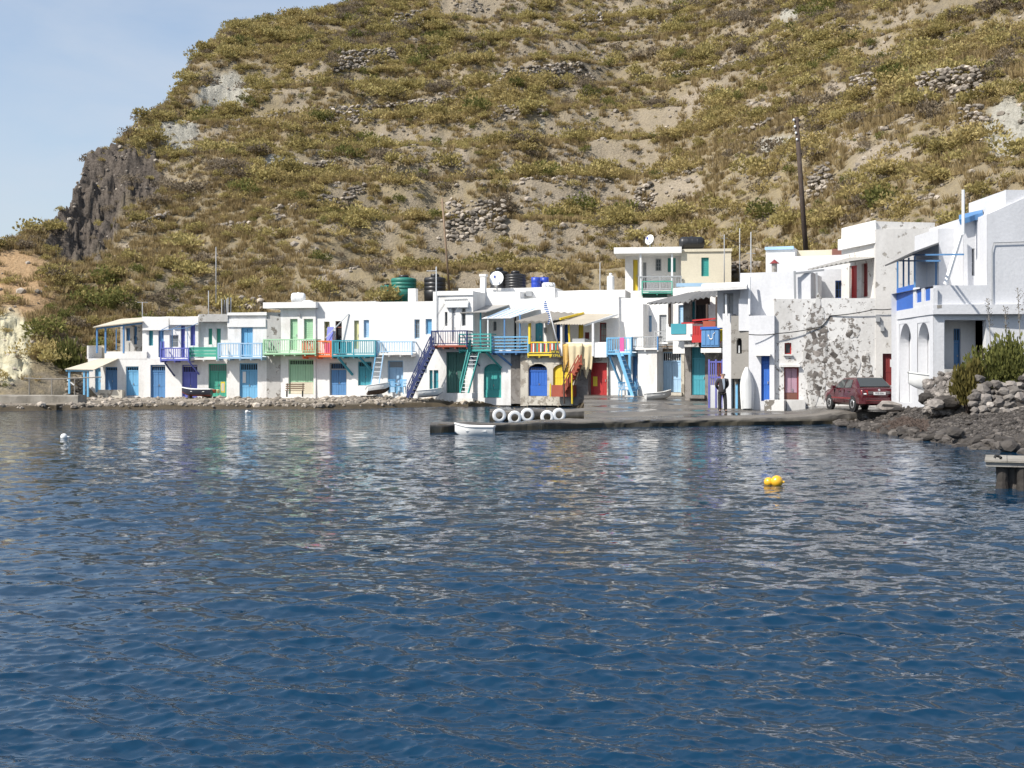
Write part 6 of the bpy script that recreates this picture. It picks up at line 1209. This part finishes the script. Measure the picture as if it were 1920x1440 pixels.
terrace_wall('grey stone heap left of the large right hand wall', 1590, 190, 1652, 172, 50, 0.30, 0.5, 0.4); terrace_wall('steep stony strip beside the bare bank above the cream house', 1188, 412, 1232, 392, 60, 0.30, 0.6, 0.2)
terrace_wall('slanting rubble band on the lower left slope', 500, 424, 640, 388, 34, 0.34, 0.6, 0.2); terrace_wall('pale stone wall just under the left skyline', 622, 132, 752, 120, 40, 0.34, 0.5, 0.3)
terrace_wall('rubble wall at the foot of the utility pole bank', 1515, 372, 1566, 348, 54, 0.26, 0.6, 0.2); terrace_wall('stone heap below the large right hand wall', 1796, 242, 1860, 228, 44, 0.28, 0.6, 0.3)
terrace_wall('small drystone remnant below the long middle wall', 918, 230, 984, 222, 36, 0.32, 0.5, 0.4); terrace_wall('short drystone remnant near the middle of the slope', 1006, 222, 1030, 218, 30, 0.32, 0.4, 0.2); terrace_wall('dark stone wall near the top of the slope', 728, 62, 800, 48, 40, 0.34, 0.5, 0.3)
terrace_wall('small stone wall at the top edge right of centre', 1084, 50, 1132, 46, 26, 0.32, 0.4, 0.2); terrace_wall('stone wall cut off by the top edge', 846, 30, 906, 22, 30, 0.32, 0.5, 0.2); terrace_wall('rubble on the slope left of the first terrace wall', 640, 376, 690, 362, 26, 0.30, 0.6, 0.3)
terrace_wall('boulder slope between the cream house and the white masts', 1374, 512, 1432, 508, 26, 0.40, 0.6, 0.1); terrace_wall('rubble slope behind the mint balcony house', 440, 588, 492, 584, 34, 0.34, 0.6, 0.2); terrace_wall('drystone bank at the left foot of the slope', 118, 742, 158, 742, 40, 0.34, 0.5, 0.3)
for k, (a_, b_, c_, d_, h_, lb) in enumerate(((690, 202, 860, 186, 9, 'thin stone terrace edge left of the long middle wall'), (545, 318, 640, 306, 12, 'thin stone band on the left middle slope'), (1370, 262, 1470, 222, 16, 'slanting stone band left of the utility pole top'), (1180, 330, 1320, 322, 12, 'stone terrace edge above the bare bank by the steep stony strip'),
    (1240, 150, 1420, 118, 12, 'thin stone terrace edge high in the right middle'), (430, 232, 560, 214, 10, 'thin stone band near the left outcrops'), (960, 352, 1160, 340, 10, 'stone edging along the top of the bare bank'), (1600, 262, 1720, 232, 14, 'broken stone edging above the large bare bank on the right'), (1500, 92, 1640, 66, 12, 'thin stone terrace edge near the top right'),
    (380, 432, 470, 420, 12, 'loose stone band on the lower left slope'), (960, 92, 1080, 76, 10, 'thin stone terrace edge near the top centre'), (1660, 392, 1760, 372, 14, 'rubble band just above the right hand houses'), (240, 428, 320, 404, 12, 'loose stones below the dark crag'))):
    terrace_wall(lb, a_, b_, c_, d_, h_, 0.30, 0.6, 0.1, k)
# near stone wall on the beach
def near_wall():
    r = random.Random(77); Y0 = 44.3; root = empty('drystone_wall', Vector((wx(1818, Y0), Y0, 0.85))); tag(root, 'rough drystone wall of rounded boulders above the beach', 'stone wall', None, 'thing'); x0 = wx(1816, Y0); x1 = wx(2060, Y0); z = 0.72; row = 0
    while z < 2.05:
        x = x0 + r.uniform(0, 0.15) + max(0, z - 1.3) * 0.55
        while x < x1:
            k = r.uniform(0.11, 0.24) if r.random() < 0.8 else r.uniform(0.22, 0.30); gz = float(beach_z(x, Y0)); top = gz + 1.16 + 0.10 * math.sin(x * 1.7)
            if z < top: link('stone', ST_WALL[r.randrange(8)], root, Vector((x + k * 0.6, Y0 + (z - 0.8) * 0.28 + r.uniform(-0.07, 0.07), max(z, gz - 0.05) + r.uniform(-0.04, 0.04))) - root.location, (r.uniform(-0.5, 0.5), r.uniform(-0.5, 0.5), r.uniform(0, 6.3)), (k * 1.15, k, k * r.uniform(0.8, 1.05)))
            x += k * 1.45
        z += 0.215; row += 1
    mb = MB(); V = [(x0 - root.location.x + 0.3, 0.45, -0.6), (x1 - root.location.x, 0.45, -0.6), (x1 - root.location.x, 0.55, 0.95), (x0 - root.location.x + 0.75, 0.55, 0.85)]; mb.slab(V, 0.5); mb.build('earth_fill', 'beach_stone', root)
near_wall()
# exposed masonry in the flaking wall
rs = random.Random(3); W_ = PEEL.obj
for (cx_, cy_, ax_, ay_, nn_) in ((1530, 660, 22, 98, 20), (1577, 690, 32, 58, 12), (1625, 700, 9, 40, 3), (1600, 620, 12, 14, 2)):
    poly = []
    for i in range(40):
        a = 2 * math.pi * i / 40; q = 1 + 0.42 * mnoise.noise(Vector((math.cos(a) * 2.2 + cx_, math.sin(a) * 2.2, 0))) + 0.2 * mnoise.noise(Vector((math.cos(a) * 6 + cx_, math.sin(a) * 6, 3)))
        p = H17.P(cx_ + ax_ * q * math.cos(a), cy_ + ay_ * q * math.sin(a), 0.0); poly.append((p.x, p.z))
    mb = MB(); mb.prism(poly, -0.034, 0.05); mb.build('bared_masonry', 'peel_heavy', W_)
    for i in range(nn_):
        a = rs.uniform(0, 6.28); q = math.sqrt(rs.random()) * 0.88; p = H17.P(cx_ + ax_ * q * math.cos(a), cy_ + ay_ * q * math.sin(a), 0.0); q = rs.uniform(0.09, 0.2)
        link('stone', ST_WALL[rs.randrange(8)], W_, (p.x, -0.012, p.z), (R(90), rs.uniform(0, 6), 0), (q * 1.4, q, 0.042))
# beach boulders
WS = ['grey rock at the waterline', 'grey rock on the upper gravel']
rb = random.Random(21); n_ = 0
while n_ < 190:
    px = rb.uniform(1568, 1960) if rb.random() < 0.75 else rb.uniform(1570, 1720); yw = float(tab(WB, px)); t = rb.gauss(0.5, 0.7) if rb.random() < 0.86 else rb.uniform(1.5, 6); Y = yw + t; X = wx(px, Y); k = rb.uniform(0.08, 0.26) if t < 1.6 else rb.uniform(0.06, 0.15); z = float(beach_z(X, Y))
    if t < -0.6: continue
    o = link('beach_rock', ST_BEACH[rb.randrange(8)], None, (X, Y, max(z, -0.05) + k * 0.15), (rb.uniform(-0.3, 0.3), rb.uniform(-0.3, 0.3), rb.uniform(0, 6.3)), (k * rb.uniform(1, 1.5), k, k * rb.uniform(0.7, 1))); i_ = 0 if t < 1.5 else 1; wz = ['near the quay corner', 'below the parked car', 'left of the seaweed heap', 'below the seaweed heap', 'below the rubble bank', 'below the olive bush', 'below the boulder wall', 'behind the landing stage'][int(np.searchsorted([1600, 1640, 1680, 1720, 1770, 1820, 1880], px))]; lb = ('small ' if k < 0.15 else 'big ') + WS[i_] + ' ' + wz; tag(o, lb, 'rock', lb); n_ += 1
for px, py, Y, k, m, lb in ((1775, 754, 45.6, (0.62, 0.4, 0.34), 0, 'large dark oblong boulder below the porch'), (1738, 748, 46.5, (0.34, 0.3, 0.3), 1, 'brown boulder left of the dark oblong boulder'), (1668, 762, 51.0, (0.62, 0.35, 0.26), 2, 'grey concrete lump beside the rear wheel of the car'), (1756, 758, 45.4, (0.3, 0.3, 0.24), 3, 'pale rounded boulder beside the dark oblong boulder'), (1893, 838, 36.6, (0.40, 0.34, 0.28), 4, 'black wet boulder at the waterline near the landing stage'), (1790, 812, 39.8, (0.36, 0.32, 0.24), 5, 'dark wet boulder halfway along the waterline')):
    o = link('boulder', (ST_WALL if m in (2, 3) else ST_BEACH)[m], None, at(px, py, Y), (0.1, 0.05, 0.2 * m), k); tag(o, lb, 'rock')
# rubble below the porch, seaweed heap
rs = random.Random(8); rp2 = empty('rubble_bank', at(1770, 745, 46.6)); tag(rp2, 'bank of pale rubble stones below the deep porch', 'rubble')
for k in range(290):
    px = rs.uniform(1738, 1806); t = rs.random(); py = 702 + max(0, 1765 - px) * 0.6 + t * (74 - max(0, 1765 - px) * 0.6); Y = 47.7 - t * 2.1; q = rs.uniform(0.07, 0.19); link('stone', ST_WALL[rs.randrange(8)], rp2, at(px, py, Y) - rp2.location, (rs.uniform(-1, 1), rs.uniform(-1, 1), rs.uniform(0, 6)), (q * 1.3, q, q * 0.8))
sw = MB(); r = random.Random(4); c0 = at(1690, 800, 46.2)
for k in range(900):
    a = r.uniform(-1, 1); px = 1690 + a * 48; Y = 46.4 + r.uniform(-0.9, 0.9) - a * 2.2; X = wx(px, Y); z = float(beach_z(X, Y)) + abs(r.gauss(0, 0.11)) * (1 - abs(a)) + 0.04; d = Vector((r.uniform(-1, 1), r.uniform(-0.6, 0.6), r.uniform(-0.5, 0.9))).normalized() * r.uniform(0.08, 0.2); p = Vector((X, Y, z)); w = Vector((0.0, 0.02, 0.02)); sw.add([p - d - w - c0, p + d - w - c0, p + d + w - c0, p - d + w - c0], [(0, 1, 2, 3)])
o = sw.build('seaweed_heap', 'dark_wood', None, False, c0); tag(o, 'heap of dark dried seaweed on the shingle', 'seaweed', None, 'stuff')

# ------------------------------------------------------------------ plants
LEAF = {'olive': leaf_mat('leaf_olive', (0.21, 0.172, 0.068), (0.385, 0.322, 0.128), (0.52, 0.445, 0.20)), 'gold': leaf_mat('leaf_gold', (0.235, 0.184, 0.078), (0.415, 0.332, 0.142), (0.54, 0.45, 0.21)),
        'grey': leaf_mat('leaf_grey', (0.13, 0.105, 0.074), (0.235, 0.19, 0.135), (0.34, 0.285, 0.21)), 'green': leaf_mat('leaf_green', (0.08, 0.086, 0.028), (0.17, 0.174, 0.055), (0.28, 0.265, 0.09)), 'bush_green': leaf_mat('leaf_bush_green', (0.085, 0.095, 0.028), (0.19, 0.195, 0.058), (0.30, 0.29, 0.10)), 'olive_dark': leaf_mat('leaf_olive_dark', (0.07, 0.062, 0.018), (0.15, 0.128, 0.038), (0.24, 0.20, 0.065)), 'straw': leaf_mat('leaf_straw', (0.20, 0.148, 0.075), (0.36, 0.275, 0.14), (0.49, 0.39, 0.215))}
for k_, v_ in LEAF.items(): SPEC['leaf_' + k_] = (lambda v=v_: v)
def shrub_mesh(name, mat, n, leaf, flat, seed, lobes=5):
    """dome of small leaf sprays grouped in lobes"""
    r = random.Random(seed); V = []; Fc = []; lb = [(r.uniform(-0.55, 0.55), r.uniform(-0.55, 0.55), r.uniform(0.1, 0.5), r.uniform(0.35, 0.6)) for _ in range(lobes)]
    for i in range(n):
        cx, cy, cz, cr = lb[r.randrange(lobes)]; d = Vector((r.gauss(0, 1), r.gauss(0, 1), abs(r.gauss(0.25, 0.9)))).normalized(); p = Vector((cx, cy, cz * flat)) + d * cr * r.uniform(0.55, 1.08); p.z = max(0.0, p.z * flat * 1.2)
        a = (d + Vector((r.uniform(-0.8, 0.8), r.uniform(-0.8, 0.8), r.uniform(0, 0.9)))).normalized(); b_ = a.cross(Vector((r.uniform(-1, 1), r.uniform(-1, 1), r.uniform(-1, 1)))).normalized(); s = leaf * r.uniform(0.6, 1.35); a = a * s; b_ = b_ * s * 0.42; k = len(V)
        V += [p - a * 0.3 - b_ * 0.3, p + a * 0.35 - b_, p + a, p + a * 0.35 + b_]; Fc.append((k, k + 1, k + 2, k + 3))
    me = bpy.data.meshes.new(name); me.from_pydata(V, [], Fc); me.materials.append(LEAF[mat]); return me
def tuft_mesh(name, mat, n, h_, seed):
    r = random.Random(seed); V = []; Fc = []
    for i in range(n):
        a = r.uniform(0, 6.28); q = r.uniform(0, 0.35); p = Vector((q * math.cos(a), q * math.sin(a), 0)); e = p + Vector((math.cos(a) * 0.3 * r.random(), math.sin(a) * 0.3 * r.random(), h_ * r.uniform(0.5, 1))); w = Vector((-math.sin(a + 1), math.cos(a + 1), 0)) * 0.035; k = len(V); V += [p - w, p + w, e + w * 0.3, e - w * 0.3]; Fc.append((k, k + 1, k + 2, k + 3))
    me = bpy.data.meshes.new(name); me.from_pydata(V, [], Fc); me.materials.append(LEAF[mat]); return me
SH = {'olive': [shrub_mesh('scrub', 'olive', 400, 0.115, 0.85, s) for s in (1, 2, 3)], 'gold': [shrub_mesh('scrub', 'gold', 380, 0.105, 0.75, s) for s in (4, 5)], 'grey': [shrub_mesh('scrub', 'grey', 330, 0.10, 0.8, s) for s in (6, 7)], 'green': [shrub_mesh('scrub', 'green', 420, 0.11, 1.0, s) for s in (8, 9)]}
TU = [tuft_mesh('tuft', 'straw', 40, 0.6, s) for s in (1, 2)]
# sample plant sites on the hill
P = []; rr = np.random.default_rng(3); NS = 84000
spx = rr.uniform(-420, 2420, NS); su = rr.random(NS); yb_ = tab(YB, spx); sY = yb_ + (200 - yb_) * su ** 0.8 + 0.5
keep = rr.random(NS) < (sY / 170) ; spx, sY = spx[keep], sY[keep]; sX, sZ, sM = terrain(spx, sY)
bare = np.maximum.reduce([sM['dark'] * 0.90, sM['pale'] * 0.93, sM['sulphur'] * 0.93, sM['tan'] * 0.9, sM['earth'] * 0.82]); dens = 0.56 + 0.90 * fbm(sX / 6.0, sY / 6.0, 3)
keep = (rr.random(len(spx)) > bare) & (rr.random(len(spx)) < np.clip(dens + 0.10, 0.08, 1.0)); spx, sY, sX, sZ = spx[keep], sY[keep], sX[keep], sZ[keep]
yc_ = (CH - tab(ZB, spx) + tab(SLP, spx) * tab(YB, spx)) / np.maximum(tab(SLP, spx) - (HY - tab(SIL, spx)) / F, 0.08); keep = sY < yc_ + 2.5; spx, sY, sX, sZ = spx[keep], sY[keep], sX[keep], sZ[keep]
sn = fbm(sX / 9 + 11, sY / 9, 3) + rr.normal(0, 0.30, len(spx)); ssz = np.clip(rr.lognormal(-0.66, 0.60, len(spx)), 0.18, 1.7)
kind = np.where(sn > 0.16, 'gold', np.where(sn < -0.38, 'grey', 'olive')); low = (HY - (sZ - CH) / sY * F) > 560; kind = np.where(low & (rr.random(len(spx)) < 0.25), 'green', kind); kind = np.where(rr.random(len(spx)) < 0.05, 'green', kind)
order = np.argsort(-(ssz / sY)); names = {'olive': 'olive scrub bush', 'gold': 'golden dry bush', 'grey': 'grey brown twiggy bush', 'green': 'darker green bush'}; ZX = [320, 520, 720, 900, 1060, 1160, 1270, 1380, 1470, 1560, 1640, 1720, 1800]; ZN = ['around the dark crag', 'behind the far balcony houses', 'behind the mint balcony house', 'around the thin leaning pole', 'behind the black roof tanks', 'behind the tavern roof', 'behind the cream house veranda', 'behind the black barrel tank', 'behind the white masts', 'around the tall utility pole', 'behind the tower wall', 'above the tower wall', 'above the pergola', 'above the right hand house']
qy_ = HY - (sZ - CH) / sY * F; inview = (spx > 0) & (spx < 1920) & (qy_ > 5) & (qy_ < np.interp(spx, [0, 170, 270, 500, 820, 1170, 1370, 1570, 1800, 1920], [720, 590, 585, 560, 535, 460, 460, 425, 400, 350]))
single = [i for i in order if inview[i]][:240]; ss_ = set(single)
for i in single:
    k = kind[i]; me = SH[k][i % len(SH[k])]; z = ssz[i]; o = link('scrub_bush', me, None, (sX[i], sY[i], sZ[i] - 0.08), (0, 0, float(i) % 6.28), (z * 1.15, z * 1.15, z)); zn = ZN[int(np.searchsorted(ZX, spx[i]))]; lb = ('small ' if z < 1.2 else 'large ') + names[k] + (' on the upper slope ' if qy_[i] < 260 else ' on the lower slope ') + zn; tag(o, lb, 'bush', lb)
def scatter(name, label, cat, meshes, pts, scl, rot, idx, kind='stuff'):
    """one object of uncountable cover: points carrying instances through geometry nodes"""
    col = bpy.data.collections.new('src_' + name)
    for k, me in enumerate(meshes): col.objects.link(bpy.data.objects.new('%s_source_%02d' % (name, k), me))
    me = bpy.data.meshes.new(name); me.vertices.add(len(pts)); me.vertices.foreach_set('co', np.asarray(pts, np.float32).ravel())
    for nm, arr in (('scl', scl), ('rotz', rot)): a = me.attributes.new(nm, 'FLOAT', 'POINT'); a.data.foreach_set('value', np.asarray(arr, np.float32))
    a = me.attributes.new('idx', 'INT', 'POINT'); a.data.foreach_set('value', np.asarray(idx, np.int32)); o = link(name, me); g = bpy.data.node_groups.new('scatter_' + name, 'GeometryNodeTree')
    g.interface.new_socket('Geometry', in_out='INPUT', socket_type='NodeSocketGeometry'); g.interface.new_socket('Geometry', in_out='OUTPUT', socket_type='NodeSocketGeometry'); n = g.nodes; l = g.links
    gi = n.new('NodeGroupInput'); go = n.new('NodeGroupOutput'); ip = n.new('GeometryNodeInstanceOnPoints'); ci = n.new('GeometryNodeCollectionInfo'); ci.inputs['Collection'].default_value = col; ci.inputs['Separate Children'].default_value = True; ci.inputs['Reset Children'].default_value = True
    def na(nm, t): x = n.new('GeometryNodeInputNamedAttribute'); x.data_type = t; x.inputs['Name'].default_value = nm; return x.outputs['Attribute']
    cx_ = n.new('ShaderNodeCombineXYZ'); l.new(na('rotz', 'FLOAT'), cx_.inputs['Z']); l.new(gi.outputs[0], ip.inputs['Points']); l.new(ci.outputs[0], ip.inputs['Instance']); ip.inputs['Pick Instance'].default_value = True; l.new(na('idx', 'INT'), ip.inputs['Instance Index']); l.new(cx_.outputs[0], ip.inputs['Rotation']); l.new(na('scl', 'FLOAT'), ip.inputs['Scale']); l.new(ip.outputs[0], go.inputs[0])
    m = o.modifiers.new('scatter', 'NODES'); m.node_group = g; tag(o, label, cat, None, kind); return o
rest = np.array([i for i in range(len(spx)) if i not in ss_]); off = {'olive': (0, 3), 'gold': (3, 2), 'grey': (5, 2), 'green': (7, 2)}; mesh_all = SH['olive'] + SH['gold'] + SH['grey'] + SH['green']
scatter('hillside_scrub', 'dense low scrub covering the whole hillside', 'scrub', mesh_all, np.stack([sX[rest], sY[rest], sZ[rest] - 0.08], -1), ssz[rest], rr.uniform(0, 6.28, len(rest)), [off[kind[i]][0] + i % off[kind[i]][1] for i in rest])
NG = 135000; gpx = rr.uniform(-420, 2420, NG); gY = tab(YB, gpx) + (195 - tab(YB, gpx)) * rr.random(NG) ** 0.75; gX, gZ, gM = terrain(gpx, gY); gd = np.maximum.reduce([gM['dark'], gM['pale'], gM['sulphur'], gM['tan'] * 0.85, gM['earth'] * 0.72]); kp = (rr.random(NG) > gd) & (rr.random(NG) < np.clip(0.60 + 1.0 * fbm(gX / 5 + 4, gY / 5, 3), 0.08, 1))
scatter('dry_grass', 'straw coloured dry grass between the bushes', 'grass', TU, np.stack([gX, gY, gZ - 0.03], -1)[kp], rr.uniform(0.45, 1.1, kp.sum()), rr.uniform(0, 6.28, kp.sum()), rr.integers(0, 2, kp.sum()))
NR = 46000; gpx = rr.uniform(-420, 2420, NR); gY = tab(YB, gpx) + (195 - tab(YB, gpx)) * rr.random(NR) ** 0.75; gX, gZ, gM = terrain(gpx, gY); pr_ = np.clip(0.10 + 0.6 * np.maximum(gM['earth'], gM['pale'] * 0.5) + 0.9 * np.clip(fbm(gX / 4 + 44, gY / 4, 3) - 0.12, 0, 1), 0, 1); kp = rr.random(NR) < pr_
scatter('loose_stones', 'loose pale stones strewn over the slope', 'stones', ST_HILL, np.stack([gX, gY, gZ + 0.03], -1)[kp], np.clip(rr.lognormal(-1.95, 0.45, kp.sum()), 0.06, 0.42), rr.uniform(0, 6.28, kp.sum()), rr.integers(0, 8, kp.sum()))
# rubble on the left shore
SHG = bpy.data.objects['shore'].data; co = np.empty(len(SHG.vertices) * 3, np.float32); SHG.vertices.foreach_get('co', co); co = co.reshape(-1, 3); ok = (co[:, 2] > 0.16) & (co[:, 0] < wx(1100, 78)); cand = co[ok]; w = np.clip(0.25 + fbm(cand[:, 0] / 3, cand[:, 1] / 2, 3), 0.02, 1) * np.where((cand[:, 0] > wx(590, 80)) & (cand[:, 0] < wx(770, 80)), 2.2, 1.0); pick = rr.choice(len(cand), 2600, False, w / w.sum()); pp = cand[pick] + rr.normal(0, 0.08, (2600, 3)) * (1, 1, 0.1)
scatter('shore_rubble', 'loose pale rubble strewn along the rock shelf', 'rubble', ST_HILL, pp, np.clip(rr.lognormal(-2.35, 0.5, 2600), 0.04, 0.32), rr.uniform(0, 6.28, 2600), rr.integers(0, 8, 2600))
npb = 9000; bpx = rr.uniform(1560, 1990, npb); bY = tab(WB, bpx) + rr.uniform(0.1, 9.5, npb); bX = (bpx - CX) / F * bY; bZ = beach_z(bX, bY) + 0.09 * fbm(bX / 1.3, bY / 1.3, 4) + 0.05 * fbm(bX / 0.35, bY / 0.35, 2)
scatter('beach_pebbles', 'dark pebbles and shards covering the beach', 'pebbles', ST_BEACH, np.stack([bX, bY, bZ], -1), np.clip(rr.lognormal(-3.25, 0.45, npb), 0.02, 0.11), rr.uniform(0, 6.28, npb), rr.integers(0, 8, npb))
# single larger plants
def bush(label, px0, px1, py0, py1, Y, mat, seed, n=900, leaf=0.16, name='bush', group=None):
    c = at((px0 + px1) / 2, py1, Y); w = (px1 - px0) / 2 / F * Y; h_ = (py1 - py0) / F * Y; root = empty(name, c); tag(root, label, 'bush', group); r = random.Random(seed); me = shrub_mesh('foliage', mat, n, leaf / max(w, 0.3) , 1.0, seed, 11); o = link('foliage', me, root, None, None, (w * 0.92, w * 0.8, h_ * 0.80))
    for k in range(5): mb = MB(); a = r.uniform(0, 6.28); mb.tube((0, 0, -0.2), (w * 0.5 * math.cos(a), w * 0.4 * math.sin(a), h_ * 0.7), 0.04, 0.012); mb.build('stem', 'dark_wood', root)
    return root
bush('big dense green bush spilling over the boulder wall by the porch', 1796, 1940, 612, 760, 45.9, 'bush_green', 41, 7000, 0.10); bush('olive bush draping down the left end of the boulder wall', 1776, 1852, 668, 778, 45.0, 'olive_dark', 42, 3800, 0.09); bush('round green bush further along the boulder wall at the picture edge', 1885, 2010, 640, 745, 45.6, 'bush_green', 43, 3800, 0.085)
bush('large green bush on the slope left of the porch house', 98, 178, 632, 735, 86.5, 'green', 44, 1500, 0.2); bush('green bush in front of the green roof tanks', 676, 760, 530, 568, 89.3, 'olive', 45, 700, 0.2)
for k, (px, lb) in enumerate(((1852, 'leftmost tall dry flower stalk over the boulder wall'), (1884, 'second tall dry flower stalk over the boulder wall'), (1908, 'tallest dry flower stalk at the right edge'), (1922, 'dry flower stalk cut by the right edge'))):
    c = at(px + 8, 660, 46.2); root = empty('flower_stalk', c); tag(root, lb, 'plant'); q = at(px, (560, 575, 540, 545)[k], 46.2) - c; mb = MB(); mb.tube((0, 0, -0.6), q, 0.022, 0.01); mb.build('stem', 'grey_wood', root); rk = random.Random(k); V = MB()
    for i in range(60): p = q * (0.45 + 0.55 * rk.random()) + Vector((rk.gauss(0, 0.05), rk.gauss(0, 0.05), 0)); d = Vector((rk.uniform(-1, 1), rk.uniform(-1, 1), rk.uniform(0.3, 1))) * 0.07; w = Vector((0.014, 0.01, 0)); V.add([p - w, p + w, p + d + w, p + d - w], [(0, 1, 2, 3)])
    V.build('seed_head', LEAF['grey'], root)
